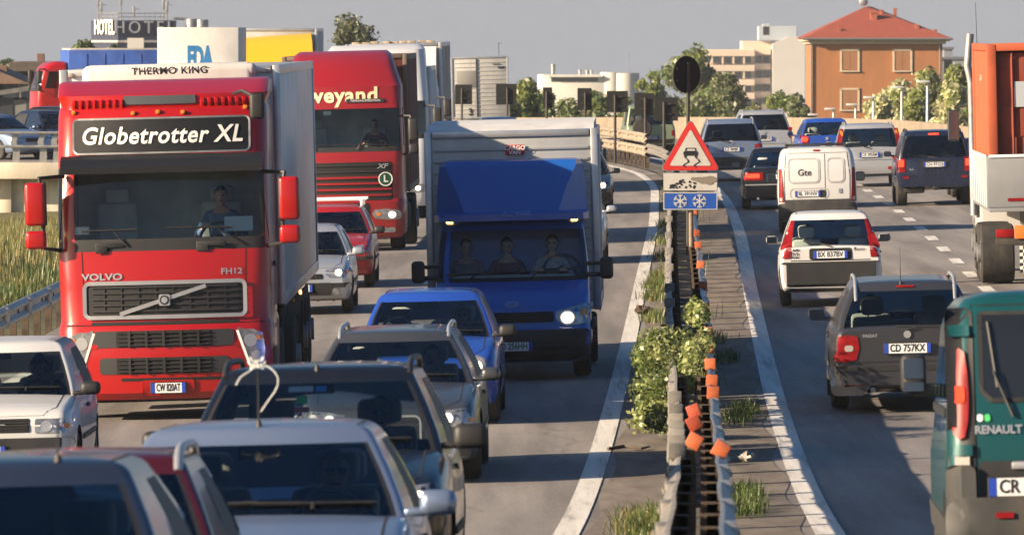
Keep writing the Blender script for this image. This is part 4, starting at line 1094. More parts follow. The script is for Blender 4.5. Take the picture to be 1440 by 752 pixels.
proj('roof_hatch', bv, rr(-.03,3.70,.84,.10,.02), 'F', mat('hatch_grey', (.06,.065,.07), .5), vt, .03, .06)
for x, z in ((-1.03,3.57),(-.33,3.55),(-.04,3.56),(.25,3.55),(.97,3.59)):
    b = B(); h = cast(bv, 'F', x, z); b.box((x, h.y-.015, z), (.055,.05,.05), .015); b.done('marker_lamp', AMBL, vt)
b = B(); b.tube([(.84,.62,3.75),(.95,.40,3.78),(1.10,.30,3.70)], .022, 6); b.box((1.12,.28,3.60), (.17,.10,.30), .04, seg=3); b.done('kerb_mirror', BLK, vt, 45)
for p, q in (((-.42,2.02),((-.95,2.20),(-.30,2.21),(-.58,2.195))),((.92,2.02),((.02,2.22),(.80,2.21),(.62,2.20)))): wiper(vt, bv, p, q, 'F')
for x in (-.62, .55): b = B(); h = cast(bv, 'F', x, 2.03); b.box((x, h.y-.02, 2.03), (.34,.03,.06), .015); b.box((x-.1, h.y-.03, 1.98), (.14,.02,.08), .01); b.done('wiper_motor_cover', BLK, vt)
lorry_mirror(vt, 1.47, 2.53, REDP, (.24,.17,.50), (.24,.17,.21), y=.12)
cab_inside(vt, 1.2, .2, 1.35)
for x, wd, hh, m_ in ((-.95,.17,.09,WHT),(.87,.33,.17,mat('card_pale_blue', (.55,.65,.70), .6))):
    b = B(); h = cast(bv, 'F', x, 2.19+hh/2); b.box((x, h.y+.05, 2.16+hh/2), (wd,.004,hh), 0, Matrix.Rotation(R(-11), 4, 'X')); b.done('windscreen_card', m_, vt)
for ax, e in (('P',1),('N',-1)):
    seam(bv, [(.34,1.2),(.36,2.85)], ax, vt, .014); seam(bv, [(1.28,1.2),(1.28,2.85)], ax, vt, .014)
    proj('door_handle', bv, rr(1.12,1.75,.2,.05,.015,2), ax, BLK, vt, .03, .03)
    proj('cab_step', bv, rr(.62,.55,.6,.5,.04), ax, BLK, vt, .012, .04)
b = B()
for e in (-1,1): b.box((e*1.13,2.3,2.9), (.04,.75,2.0), .015); 
b.done('side_fairing', REDP, vt)
tr_ = box_body(vt, 1.29, 2.62, 15.6, 1.22, 4.06, GREYBOX, ALU)
b = B(); b.box((0,2.42,3.30), (2.05,.36,1.62), .10, seg=3); tk = b.done('refrigeration_unit', mat('unit_white', (.60,.59,.57), .5, grime=.3), vt, 40)
b = B(); b.box((0.02,2.40,4.015), (2.04,.30,.16), .06, seg=3); b.done('refrigeration_hood', mat('unit_white', (.6,.59,.57), .5), tk, 40)
text('unit_lettering', 'THERMO KING', .118, PLK, tk, (.02,4.025,2.245), 'F', bold=.018, sx=1.06, space=1.1)
for e in (-1,1): b = B(); b.box((e*1.18,2.59,4.0), (.06,.04,.05), .01); b.done('marker_lamp', WLENS, vt)
b = B(); b.box((0,8,.95), (.9,13.5,.22), .02); b.box((0,1.9,.7), (.9,3.4,.3), .02)
for e in (-1,1):
    b.box((e*1.18,6.3,.78), (.06,4.0,.62), .02); b.box((e*1.15,3.1,.62), (.2,1.0,.6), .08); b.box((e*1.2,9.9,.95), (.05,8,.25), .02)
b.done('chassis', CHAS, vt)
axle(vt, 1.38, 1.2, .5, False); axle(vt, 5.0, 1.22, .5, True)
for y in (10.8,12.1,13.4): axle(vt, y, 1.25, .5, False, .36)
for k, y in enumerate((5.6, 8.3, 11, 14)):
    b = B(); b.box((1.30,y,1.16), (.03,.10,.05), .01); b.done('side_marker_lamp', AMBL if k != 1 else LITA, vt)
SHIRT_B = mat('blue_shirt', (.10,.16,.30), .85, var=.15, vs=12)
person('driver in a pale blue shirt at the wheel of the big red refrigerated lorry', vt, (.62,1.42,1.86), SHIRT_B, key='drive')

# --- the dark red tractor behind it
dt = thing('tractor_lorry', 'dark red lorry with cream lettering above its windscreen, behind the big red refrigerated one', 'lorry')
pose(dt, wx(485, 152), 152, 9, .012, face=False)
lv = [(.26,1.16,.12,2.2,.2,.08,.10,.0),(.34,1.23,.03,2.2,.24,.08,.11,.0),(.7,1.245,.0,2.2,.24,.08,.11,.0),(1.0,1.245,.01,2.2,.24,.08,.11,.0),(1.06,1.23,.05,2.2,.24,.08,.11,.0),(1.8,1.23,.09,2.2,.20,.08,.09,.0),(2.02,1.23,.12,2.2,.17,.08,.08,.0),(2.12,1.23,.14,2.2,.17,.08,.08,.0),(2.5,1.225,.21,2.2,.17,.08,.08,.0),(2.90,1.215,.28,2.2,.17,.08,.08,.0),(2.98,1.215,.29,2.2,.18,.08,.09,.0),(3.35,1.21,.36,2.2,.22,.08,.10,.0),(3.45,1.18,.50,2.2,.24,.08,.12,.0),(3.75,1.08,.78,2.2,.26,.08,.12,.0),(4.0,1.0,1.3,2.2,.26,.08,.1,.0),(4.08,.9,1.7,2.15,.24,.08,.1,.0)]
sh, bv = cab_shell(dt, lv, (7,9), (7,9), DAFR, (6,7), [0,.06,.46,.54,1])
text('company_lettering', 'weyand', .42, mat('cream_lettering', (.72,.66,.42), .5), dt, (.02,3.17), 'F', bv, .012, bold=.03, sx=1.06, space=1.07)
proj('lettering_tag', bv, rr(.48,3.06,.78,.075,.01,1), 'F', BLK, dt, .02, .01); text('small_lettering', 'TIEFKÜHLSPEDITION', .06, WHT, dt, (.48,3.06), 'F', bv, .024, sx=1.1)
gr_ = proj('grille', bv, rr(0,1.42,2.0,.78,.05), 'F', DARK, dt, .008, .04)
for z in (1.14,1.26,1.38,1.5,1.62,1.75): proj('grille_bar', bv, rr(0,z,1.96,.045 if z < 1.6 else .03,.008,1), 'F', DAFR if z < 1.6 else BLK, gr_, .03, .03)
text('model_lettering', 'XF', .13, CHROME, dt, (.80,1.72), 'F', bv, .04, bold=.03, shear=.25, sx=1.3)
bd_ = proj('letter_badge', bv, ell(.86,1.46,.13,.13), 'F', mat('badge_green', (.01,.07,.035), .5), dt, .05, .02); o_ = ell(.86,1.46,.135,.135); seam(bv, o_+[o_[0]], 'F', bd_, .02, WHT, 'badge_ring', .052); text('badge_letter', 'L', .19, WHT, bd_, (.865,1.46), 'F', bv, .06, bold=.03)
for e in (1,-1):
    f = (lambda q: q) if e == 1 else mir
    headlight(dt, bv, f(sm([(.62,.84),(1.12,.82),(1.13,.64),(.64,.66)], 2)), lit=(e*.98,.73,.10), ind=(e*.70,.75,.05))
    proj('fog_lamp', bv, f(rr(.84,.42,.40,.10,.03)), 'F', LAMP, dt, .008, .02)
proj('air_intake', bv, rr(0,.68,1.05,.6,.05), 'F', DARK, dt, .008, .03)
for k in range(5): proj('intake_bar', bv, rr(0,.46+.11*k,1.0,.03,.005,1), 'F', BLK, dt, .02, .02)
plate(dt, 'HOM PW 63', bv, 'F', -.3, .36, .52, .11)
for p, q in (((-.55,2.07),((-1.0,2.16),(-.2,2.17),(-.6,2.165))),((.3,2.07),((-.1,2.18),(.6,2.16),(.35,2.17))),((.95,2.07),((.5,2.17),(1.0,2.15),(.8,2.16)))): wiper(dt, bv, p, q, 'F')
proj('windscreen_tag', bv, rr(-.3,2.82,.16,.08,.01,1), 'F', WHT, dt, -.03, .002)
lorry_mirror(dt, 1.45, 2.45, BLK, (.20,.16,.46), (.20,.16,.2), y=.3)
cab_inside(dt, 1.2, .2, 1.35)
axle(dt, 1.38, 1.2, .5, False); axle(dt, 5.0, 1.22, .5, True)
DTB = mat('dark_red_tarpaulin', (.13,.022,.02), .7, var=.25, vs=1.5, grime=.5); 
box_body(dt, 1.27, 2.5, 10.5, 1.15, 3.98, DTB, mat('brown_frame', (.16,.12,.09), .6, grime=.4), 1.2)
b = B(); b.box((0,6,.9), (.9,10,.3), .02)
for e in (-1,1): b.box((e*1.15,3.4,.65), (.2,1.6,.55), .08)
b.done('chassis', CHAS, dt)
axle(dt, 9.0, 1.25, .5, False, .36)
person('driver in a dark jacket behind the windscreen of the lorry with cream lettering', dt, (.62,1.42,1.86), mat('maroon_jacket', (.09,.03,.03), .9), key='drive', skin=SKIN2)

# --- white lorries queueing behind the dark red one, far tops of lorries
def far_lorry(name, label, X, D, dx, cabm, boxm, box, cab_top=3.7, deflect=None, frame=ALU, lit=True, cabw=1.22, yaw=None, grp=None, fairing=True, visor=False):
    r = thing(name, label, 'lorry', group=grp); pose(r, X, D, 8, dx, face=False)
    t = cab_top
    lv = [(.3,1.15,.1,2.0,.2,.08,.08,0),(.5,cabw,.0,2.0,.22,.08,.08,0),(1.0,cabw,.0,2.0,.22,.08,.08,0),(1.9,cabw,.08,2.0,.18,.08,.07,0),(2.0,cabw,.1,2.0,.18,.08,.07,0),(2.4,cabw,.18,2.0,.18,.08,.07,0),(2.8,cabw-.01,.26,2.0,.18,.08,.07,0),(2.95,cabw-.01,.3,2.0,.2,.08,.08,0),(min(3.2,t-.5),cabw-.02,.38,2.0,.22,.08,.1,0),(t-.12,cabw-.06,.75,2.0,.25,.08,.1,0),(t,cabw-.16,1.1,1.95,.25,.08,.08,0)]
    sh, bv = cab_shell(r, lv, (4,6), (4,6), cabm, (3,4))
    for e in (1,-1):
        f = (lambda q: q) if e == 1 else mir
        headlight(r, bv, f(rr(.95,.72,.35,.2,.05)), lit=(e*.95,.72,.085) if lit else None)
    g = proj('grille', bv, rr(0,1.4,1.9,.6,.05), 'F', DARK, r, .01, .03)
    for k in range(4): proj('grille_bar', bv, rr(0,1.2+.13*k,1.86,.03,.005,1), 'F', STEEL, g, .025, .02)
    proj('air_intake', bv, rr(0,.62,1.1,.3,.05), 'F', DARK, r, .01, .03)
    lorry_mirror(r, 1.45, 2.4, BLK, (.2,.16,.45), (.2,.16,.2), y=.2)
    cab_inside(r, 1.15, .2, 1.3)
    y0, y1, z0, z1, bw = box
    bx = box_body(r, bw, y0, y1, z0, z1, boxm, frame)
    b = B(); b.box((0,(y0+y1)/2,.9), (.9,y1-y0,.3), .02); b.done('chassis', CHAS, r)
    axle(r, 1.4, 1.2, .5, False); axle(r, y1-1.6, 1.22, .5, True)
    return r, bv, bx
wl1, bv, _ = far_lorry('white_lorry', 'white lorry with a rounded cab roof directly behind the dark red lorry', wx(533, 178), 178, .012, WHP, WBOX, (2.3,7.5,1.1,3.6,1.25), cab_top=4.15)
wl2, bv, bx = far_lorry('tarpaulin_lorry', 'white lorry with a dirty cream tarpaulin roof, tallest behind the white cab', wx(556, 200), 200, .012, WHP, mat('cream_tarpaulin', (.52,.44,.34), .85, var=.35, vs=1.2, grime=.6, gcol=(.14,.11,.08)), (2.0,13.0,1.1,4.15,1.28), cab_top=3.3)
b = B(); b.prism([(1.95,3.2),(1.95,4.05),(1.2,3.6),(.9,3.15)], 'x', -1.15, 1.15); b.done('wind_deflector', WHP, wl2, 30)
b = B()
random.seed(3)
for k in range(9): b.box((-1.0+.25*k+random.uniform(-.05,.05), 2.2+random.uniform(0,.3), 4.17), (.22,.4,.05+random.uniform(0,.05)), .015, Matrix.Rotation(random.uniform(-.15,.15), 4, 'Y'))
b.done('rolled_tarpaulin', mat('torn_tarpaulin', (.40,.32,.24), .9, var=.5, vs=4), wl2)
gb = thing('grey_box_lorry', 'grey box lorry seen far back between the black sign backs', 'lorry'); pose(gb, wx(677,337), 337, 8, -.06, face=False, lift=.18)
bx = box_body(gb, 1.28, 0, 7, .9, 3.7, mat('ribbed_grey_skin', (.50,.49,.46), .55, .1, var=.1, vs=2, grime=.4), ALU)
b = B()
for k in range(13): b.box((0,-.012,1.15+.19*k), (2.3,.02,.03), .004)
b.done('door_ribs', GREYBOX, bx); b = B(); b.box((-.15,-.03,2.3), (.05,.04,2.6), .008); b.box((.95,-.03,3.2), (.3,.04,.08), .01); b.box((.75,-.03,3.35), (.35,.03,.03), .004); b.done('door_bar', BLK, bx)
b = B(); b.box((-.6,-.03,2.7), (.9,.02,.75), .01); b.done('door_panel', mat('panel_grey', (.28,.27,.25), .6), bx)
text('door_number', '3', .42, PLK, bx, (-.45,1.2,-.02), 'F', bold=.04)
b = B(); b.box((0,3.5,.7), (.9,6.8,.35), .02); b.done('chassis', CHAS, gb); axle(gb, 1.2, 1.22, .5, True); axle(gb, 5.8, 1.22, .5, False)
b = B(); b.cyl((.9,.2,3.7),(.9,.2,4.3),.012,None,6); b.box((.95,.2,4.28),(.2,.02,.02)); b.done('aerial', BLK, gb)
# on the slip road
fd, bv, bx = far_lorry('box_lorry', 'white box lorry with large blue letters on its front above the red lorry', 0, 0, 0, WHP, WBOX, (1.9,8.6,1.05,4.12,1.29), cab_top=2.95, frame=None)
fd.matrix_basis = Matrix.Translation((wx(277,236), 235, DECK))
text('box_lettering', 'FDA', .98, mat('blue_lettering', (.02,.16,.38), .5), bx, (.05,3.12,1.9), 'F', bold=.05, sx=.44, space=.95)
yl, bv, bx = far_lorry('box_lorry', 'grey box lorry with a yellow roof deflector beside the white lettered one', 0, 0, 0, paint('lorry_yellow', (.72,.42,.01), rough=.45), mat('pale_grey_skin', (.40,.41,.41), .6, var=.1, grime=.3), (2.1,10,1.0,4.14,1.29), cab_top=3.0)
yl.matrix_basis = Matrix.Translation((wx(389,247), 246.5, DECK-.05))
b = B(); b.loft([[Vector((-1.2,.55,3.0)),Vector((1.2,.55,3.0)),Vector((1.2,2.0,3.0)),Vector((-1.2,2.0,3.0))],[Vector((-1.19,.8,3.25)),Vector((1.19,.8,3.25)),Vector((1.2,2.0,3.25)),Vector((-1.2,2.0,3.25))],[Vector((-1.12,1.4,3.68)),Vector((1.15,1.4,3.72)),Vector((1.15,2.05,3.72)),Vector((-1.12,2.05,3.68))],[Vector((-1.02,1.85,3.84)),Vector((1.10,1.85,3.98)),Vector((1.10,2.06,3.98)),Vector((-1.02,2.06,3.84))]]); b.done('wind_deflector', paint('lorry_yellow', (.72,.42,.01)), yl, 50)
bt = thing('tarpaulin_lorry', 'lorry with a blue tarpaulin trailer and red cab on the slip road at the left', 'lorry', (wx(41,262), 262, DECK), (0,0,R(-80)))
lv = [(.3,1.15,.1,1.2,.2,.08,.08,0),(.5,1.22,.0,1.2,.22,.08,.08,0),(1.9,1.22,.08,1.2,.18,.08,.07,0),(2.0,1.22,.1,1.2,.18,.08,.07,0),(2.6,1.21,.26,1.2,.18,.08,.07,0),(2.75,1.2,.35,1.2,.2,.08,.08,0),(2.88,1.12,.5,1.2,.25,.08,.1,0),(2.94,1.0,.65,1.15,.15,.08,.1,0)]
sh, bv = cab_shell(bt, lv, (3,4), (3,4), REDP, (2,3), [0,.1,.7,.8,1]); lorry_mirror(bt, 1.45, 2.4, BLK, (.2,.16,.45), (.2,.16,.2), y=.2)
BTARP = mat('blue_tarpaulin', (.03,.09,.36), .55, var=.25, vs=1.6, bump=.5, bs=3, grime=.2)
bx = box_body(bt, 1.28, 1.25, 7.6, 1.0, 3.34, BTARP, None, .6); b = B(); b.box((0,4.4,3.37), (2.5,6.2,.07), .02); b.done('tarpaulin_roof', mat('dusty_roof', (.40,.38,.36), .8, var=.2), bx)
b = B(); b.box((0,4,.8), (.9,6.6,.3), .02); b.done('chassis', CHAS, bt)
for y in (.7,6.0): axle(bt, y, 1.22, .5, y > 4)

# --- blue box van
tv = thing('box_van', 'blue cab box van with a ribbed grey cargo box and a lit headlamp', 'box van')
pose(tv, wx(722, 94), 94, 6, .02, face=False)
lv = [(.22,.86,.10,1.9,.24,.08,.06,0),(.30,.96,.02,1.9,.27,.08,.08,0),(.45,.995,-.02,1.9,.28,.08,.09,0),(.62,.995,-.02,1.9,.28,.08,.09,0),(.66,.985,.02,1.9,.28,.08,.09,0),(.86,.985,.05,1.9,.27,.08,.09,0),(1.0,.98,.16,1.9,.26,.08,.09,0),(1.14,.975,.48,1.9,.22,.08,.08,0),(1.22,.975,.78,1.9,.18,.08,.08,0),(1.27,.972,.90,1.9,.16,.08,.07,0),(1.55,.955,1.10,1.9,.15,.08,.06,0),(1.86,.92,1.30,1.9,.15,.08,.06,0),(1.93,.91,1.36,1.9,.16,.08,.06,0),(1.98,.88,1.46,1.9,.18,.08,.06,0)]
sh, bv = cab_shell(tv, lv, (9,11), (9,11), BLUEP, (8,9), [0,.04,.80,.9,1], wrap=3)
proj('front_bumper', bv, rr(0,.435,1.97,.40,.08), 'F', BLK, tv, .03, .05)
proj('bumper_intake', bv, rr(0,.35,1.1,.12,.03), 'F', DARK, tv, .034, .02)
g = proj('grille', bv, rr(0,.79,1.06,.13,.03), 'F', DARK, tv, .012, .03)
for k in range(3): proj('grille_bar', bv, rr(0,.755+.035*k,1.02,.012,.003,1), 'F', BLK, g, .022, .02)
proj('badge', bv, ell(0,.955,.085,.036), 'F', CHROME, tv, .014, .03); proj('badge_field', bv, ell(0,.955,.068,.025), 'F', BLUEP, tv, .018, .01); text('badge_script', 'Ford', .05, CHROME, tv, (0,.955), 'F', bv, .022, shear=.3)
for e in (1,-1):
    f = (lambda q: q) if e == 1 else mir
    headlight(tv, bv, f(sm([(.56,.85),(.60,.70),(.80,.68),(.97,.74),(.985,.94),(.80,.92)], 2)), lit=(e*.70,.775,.115) if e == 1 else None, bowl=[(e*.70,.775,.10)], ind=(e*.92,.84,.06))
    proj('indicator', bv, f(rr(.8,1.985,.09,.05,.02)), 'F', LITA, tv, .03, .03)
plate(tv, 'CB 256HH', bv, 'F', 0, .43, .50, .11, .05)
for p, q in (((-.55,1.25),((-.85,1.32),(-.10,1.33),(-.45,1.325))),((.25,1.25),((-.1,1.34),(.72,1.32),(.3,1.33)))): wiper(tv, bv, p, q, 'F')
b = B(); n = 12
def dring(z, xo, yo, xi, yi, yc): return [Vector(q) for q in ((-xo,yo,z),(-xi,yi,z),(-xi*.5,yc+(yi-yc)*.25,z),(0,yc,z),(xi*.5,yc+(yi-yc)*.25,z),(xi,yi,z),(xo,yo,z),(xo,1.99,z),(-xo,1.99,z))]
b.loft([dring(1.985,.985,1.42,.92,1.17,1.10), dring(2.07,.985,1.42,.92,1.17,1.10), dring(2.095,.965,1.66,.60,1.24,1.17), dring(2.4,.95,1.72,.71,1.39,1.34), dring(2.68,.92,1.78,.84,1.55,1.52), dring(2.735,.89,1.83,.82,1.62,1.60), dring(2.755,.82,1.9,.75,1.72,1.70)])
df = b.done('wind_deflector', BLUEP, tv, 22); bvd = bvh_of(df)
text('deflector_lettering', 'F.LLI MAURI', .07, mat('pale_blue_lettering', (.25,.33,.55), .5), df, (.08,2.07), 'F', bvd, .006, bold=.02)
for e in (-1,1): b = B(); b.box((e*.80,1.24,2.03), (.10,.06,.05), .015); b.done('marker_lamp', LITA, tv)
for e in (-1,1):
    b = B(); b.box((e*1.20,1.02,1.36), (.17,.13,.28), .05, seg=3); b.box((e*1.02,1.06,1.28), (.24,.05,.06), .02); b.box((e*1.02,1.06,1.42), (.2,.04,.05), .02)
    o = b.done('wing_mirror', BLK, tv, 45); b = B(); b.box((e*1.20,1.087,1.36), (.14,.005,.24)); b.done('mirror_glass', MIRG, o)
cab_inside(tv, .93, .78, .62)
RIB = mat('van_box_skin', (.47,.475,.47), .5, .3, var=.08, vs=1.5, grime=.35, gcol=(.26,.24,.21))
bx = box_body(tv, 1.09, 2.02, 5.9, .80, 3.12, RIB, ALU, .5, roof=None)
b = B()
for z in np.arange(1.0,3.0,.145): b.box((0,2.012,float(z)), (2.0,.03,.045), .012)
b.done('front_ribs', RIB, bx, 30)
b = B(); b.prism([(2.0,3.10),(2.35,3.20),(5.9,3.22),(5.9,3.10)], 'x', -1.07, 1.07); b.done('box_roof', mat('pale_roof', (.6,.6,.6), .6, var=.1, grime=.3), bx, 20)
rl = B(); rl.box((.05,1.985,2.87), (.24,.03,.13), .006); rl = rl.done('maker_plate', mat('label_red', (.45,.02,.02), .5), bx)
text('maker_lettering', 'CARGO', .075, WHT, rl, (.05,2.895,1.967), 'F', bold=.03); text('maker_lettering', 'VAN', .075, WHT, rl, (.05,2.835,1.967), 'F', bold=.03)
b = B(); b.box((0,3.8,.62), (.8,4.3,.2), .02); b.done('chassis', CHAS, tv)
for y, d in ((.98,False),(4.6,True)):
    for e in (-1,1): wheel(tv, e*.86, y, .34, .22 if not d else .34, None, 6)
for e in (-1,1):
    seam(bv, [(1.0,.7),(1.0,1.25)], 'P' if e == 1 else 'N', tv, .012)
    b = B(); b.box((e*1.02,.98,.66), (.06,.86,.14), .03); b.done('wheel_arch_trim', BLK, tv)
GR_SH = mat('grey_checked_shirt', (.30,.31,.33), .9, var=.35, vs=30); DK_SH = mat('dark_sweater', (.13,.10,.10), .9, var=.2, vs=20)
person('driver in a light checked shirt at the wheel of the blue box van', tv, (.50,1.62,.98), GR_SH, key='drive', turn=-.5)
person('passenger in a dark red top in the middle of the blue box van', tv, (-.08,1.66,.95), mat('dark_red_top', (.09,.02,.022), .9), LAP, 'lap', hair=HAIRB)
person('passenger in a dark jacket on the far left seat of the blue box van', tv, (-.60,1.64,.95), DK_SH, LAP, 'lap2', turn=.3, skin=SKIN2)

# --- container lorry in the right lane (rear towards the camera)
ct = thing('container_lorry', 'lorry carrying an orange shipping container behind grey drop sides at the right edge', 'lorry')
pose(ct, wx(1395,123)+1.25, 123, 8, .022, face=False)
ORC = mat('container_orange', (.42,.08,.028), .6, var=.18, vs=1.3, grime=.45, gcol=(.20,.06,.03)); ORD = mat('container_door_red', (.22,.032,.015), .65, var=.25, vs=1.3, grime=.5, gcol=(.10,.03,.02))
cx_ = thing('shipping_container', 'orange corrugated shipping container loaded on the lorry at the right edge', 'container')
cx_.matrix_basis = ct.matrix_basis.copy()
b = B(); b.box((0,3.3,1.48), (2.42,6.0,.16), .01); b.box((0,3.3,3.95), (2.40,6.0,.04), .01); b.box((0,6.3,2.7), (2.4,.05,2.4), .01)
for e in (-1,1):
    pts = []; y = .34
    while y < 6.2:
        pts += [(e*1.205,y),(e*1.205,y+.10),(e*1.165,y+.16),(e*1.165,y+.26)]; y += .32
    vsq = [(x, y_) for x, y_ in pts]
    A = [b.bm.verts.new((x, y_, 1.5)) for x, y_ in vsq]; Bq = [b.bm.verts.new((x, y_, 3.92)) for x, y_ in vsq]
    for k in range(len(A)-1): b.bm.faces.new((A[k], A[k+1], Bq[k+1], Bq[k]))
b.done('container_shell', ORC, cx_, 20)
b = B()
for e in (-1,1):
    for y in (.3,6.28): b.box((e*1.16,y,2.69), (.16,.16,2.58), .02)
    for z in (1.46,3.93): b.box((e*1.19,3.3,z), (.10,6.1,.12), .015)
for z in (1.46,3.93):
    b.box((0,.30,z), (2.3,.14,.13), .015)
b.done('container_frame', ORC, cx_, 30)
for e in (-1,1):
    b = B(); b.box((e*.555,.37,2.69), (1.09,.05,2.3), .012)
    for z in (1.9,2.7,3.5): b.box((e*.555,.34,z), (.95,.02,.5), .01)
    d_ = b.done('container_door', ORD, cx_, 30)
    for x in (.28,.82):
        r_ = B(); r_.cyl((e*x,.30,1.58),(e*x,.30,3.84),.022,None,8); r_.box((e*x,.29,2.1),(.10,.06,.10),.01); r_.box((e*x+.1,.27,2.12),(.26,.03,.05),.01); r_.done('lock_rod', ORD, d_)
b = B(); b.box((-.62,.305,3.15), (.34,.008,.42)); b.done('door_placard', mat('placard_pale', (.40,.43,.48), .6), cx_)
for k in range(7): 
    pass
text('side_marking', 'G 4 1 1 7', .16, WHT, cx_, (3.3,3.4,-1.21), 'N', sx=1.6)
GSB = mat('drop_side_grey', (.22,.23,.25), .5, .2, var=.1, vs=2, grime=.5, gcol=(.2,.17,.14))
b = B()
for e in (-1,1): b.box((e*1.27,3.3,1.72), (.04,6.4,.85), .01)
b.box((0,.06,1.72), (2.56,.05,.85), .01); b.box((0,3.3,1.28), (2.5,6.5,.12), .01); bd = b.done('drop_side', GSB, ct)
b = B()
for e in (-1,1):
    for k in range(9): b.box((e*1.295,.15+.78*k,1.72), (.03,.07,.86), .01)
    b.box((e*1.295,3.3,2.14), (.025,6.4,.05), .008)
b.box((0,.03,2.14), (2.5,.03,.05), .008); b.done('side_stakes', WHP, bd)
b = B(); b.box((-.55,.028,1.42), (.8,.012,.05)); b.done('reflective_strip', REDL, bd)
b = B(); b.box((0,3.5,.98), (.9,9,.3), .02); b.box((0,.25,.72), (2.3,.12,.12), .02); b.done('chassis', CHAS, ct)
for y in (1.5,2.8): axle(ct, y, 1.24, .5, True)
axle(ct, 8.0, 1.2, .5, False)
b = B(); b.box((-.62,.16,.88), (.45,.02,.22), .01); b.done('hazard_plate', mat('hazard_orange', (.65,.16,.02), .5), ct)
b = B(); b.box((-1.0,.2,.86), (.3,.05,.14), .02); b.box((1.0,.2,.86), (.3,.05,.14), .02); b.done('tail_light', REDL, ct)
b = B()
for i in range(6):
    for j in range(8):
        b.m((i+j) % 2); b.box((-1.0+.055*i+.28,.62,.22+.055*j), (.055,.012,.055))
b.done('mud_flap', [BLK, WHT], ct)
lv = [(.4,1.15,9.0,7.0,.2,.08,.0,0)] 
b = B(); b.box((0,7.8,2.0), (2.4,2.0,2.6), .12, seg=3); b.box((0,8.85,1.6),(2.3,.1,1.6),.03); b.done('cab', paint('cab_grey_white', (.5,.5,.5)), ct, 40)
for e in (-1,1):
    b = B(); b.box((e*1.52,8.2,2.55), (.20,.14,.55), .04, seg=3); b.tube([(e*1.2,8.2,2.9),(e*1.5,8.2,2.86)], .02, 6); o = b.done('wing_mirror', BLK, ct, 45); b = B(); b.box((e*1.52,8.125,2.55), (.16,.006,.48)); b.done('mirror_glass', MIRG, o)
b = B(); b.tube([(-1.24,6.85,1.0),(-1.24,6.85,3.3),(-1.30,6.85,3.6),(-1.24,6.85,4.15)], .07, 10); b.done('exhaust_stack', STEEL, ct, 50)
b = B(); b.tube([(-1.1,7.2,3.3),(-1.12,7.25,4.7)], [.008,.004], 5); b.done('aerial', BLK, ct)
# ------------------------------------------------------------------ cars coming towards the camera
SILVER = paint('silver', (.22,.285,.42), .55, .3, .12); SILV2 = paint('pale_silver', (.46,.48,.52), .5, .32, .15); DGREY = paint('dark_grey', (.016,.019,.026), .5, .25, .04)
MGREY = paint('metal_grey', (.085,.090,.098), .55, .3, .15); CBLUE = paint('bright_blue', (.018,.075,.42), .15, .26, .10); WHITEP = paint('car_white', (.58,.58,.58), 0, .35, .22)
REDC = paint('car_red', (.30,.010,.012), 0, .3, .15); NAVY = paint('navy', (.012,.020,.050), .3, .26, .12); BLKP = paint('car_black', (.010,.011,.014), .2, .24, .10)
WINE = paint('wine_red', (.09,.008,.012), .3, .28, .1); TEAL = paint('teal', (.006,.068,.074), .25, .3, .15); SGREEN = paint('sage_green', (.22,.28,.18), .3, .35, .2); STEELB = paint('steel_blue', (.040,.055,.090), .55, .28, .1)
BUMPG = mat('grey_bumper', (.035,.036,.038), .6, var=.2, vs=3, grime=.4)

# silver hatchback close to the camera
c = car('hatchback', 'near silver hatchback with a white ribbon bow tied on its roof aerial', 'car', STEELB if False else SILVER, 3.95, 1.70, 1.40,
    stn(3.95,1.70,.66,.76,1.0,.93,.90,.93), (.98,1.72,3.25,3.85,.78,.58,.92), [0,.05,.44,.49,.92,1], [(.72,.35),(3.25,.35)], [(.72,.30,.19),(3.25,.30,.19)], pat='ppgbgp')
front_kit(c, sm([(.48,.70),(.78,.78),(.82,.62),(.55,.58)],2), rr(0,.60,.8,.12,.03), lit=(.66,.68,.08), plate_s='', intake=rr(0,.36,1.1,.14,.03)); doors(c, (1.1,2.2,3.2), handle=(2.0,))
mirrors(c['root'], .83, -1.975+1.18, .99, SILVER); pose(c['root'], wx(345,36.6), 36.6, 3.95, .02); silver_car = c
antenna(c, .0, 1.80, .34, .0)
person('driver in dark clothes and sunglasses behind the wheel of the near silver hatchback', c['root'], (.36,c['sy']-1.975,.44), DK_SH, key='drive_r', arms=WHEELARMS(0,.02), turn=.1, glasses=True)
rb = B(); ar = (0.0, -1.975+1.78, 1.43)
def curve(pts, n=6): 
    out = []
    for i in range(len(pts)-1):
        p = [Vector(pts[max(0, min(len(pts)-1, i+j-1))]) for j in range(4)]
        for k in range(n):
            t = k/n; out.append(.5*((2*p[1])+(p[2]-p[0])*t+(2*p[0]-5*p[1]+4*p[2]-p[3])*t*t+(3*p[1]-p[0]-3*p[2]+p[3])*t**3))
    return out+[Vector(pts[-1])]
zb0 = ar[2]+.27
for k in range(8):                          # loops of the bow
    a = 2*math.pi*k/8; q = lambda r_, h_, a_=a: (ar[0]+r_*math.cos(a_), ar[1]+.5*r_*math.sin(a_), zb0+h_+.55*r_*math.sin(a_*2))
    rb.tube(curve([q(0,0), q(.032,.014,a-.3), q(.044,.016), q(.032,-.004,a+.3), q(0,0)], 5), .0035, 5)
for pts in ([(0,0,0),(.06,-.01,-.01),(.105,-.02,-.06),(.10,-.02,-.12),(.05,-.01,-.19),(.015,0,-.24)], [(0,0,0),(-.04,-.01,-.03),(-.085,-.02,-.06),(-.11,-.02,-.10)]):
    rb.tube(curve([(ar[0]+x, ar[1]+y, zb0+z) for x, y, z in pts]), .0032, 5)
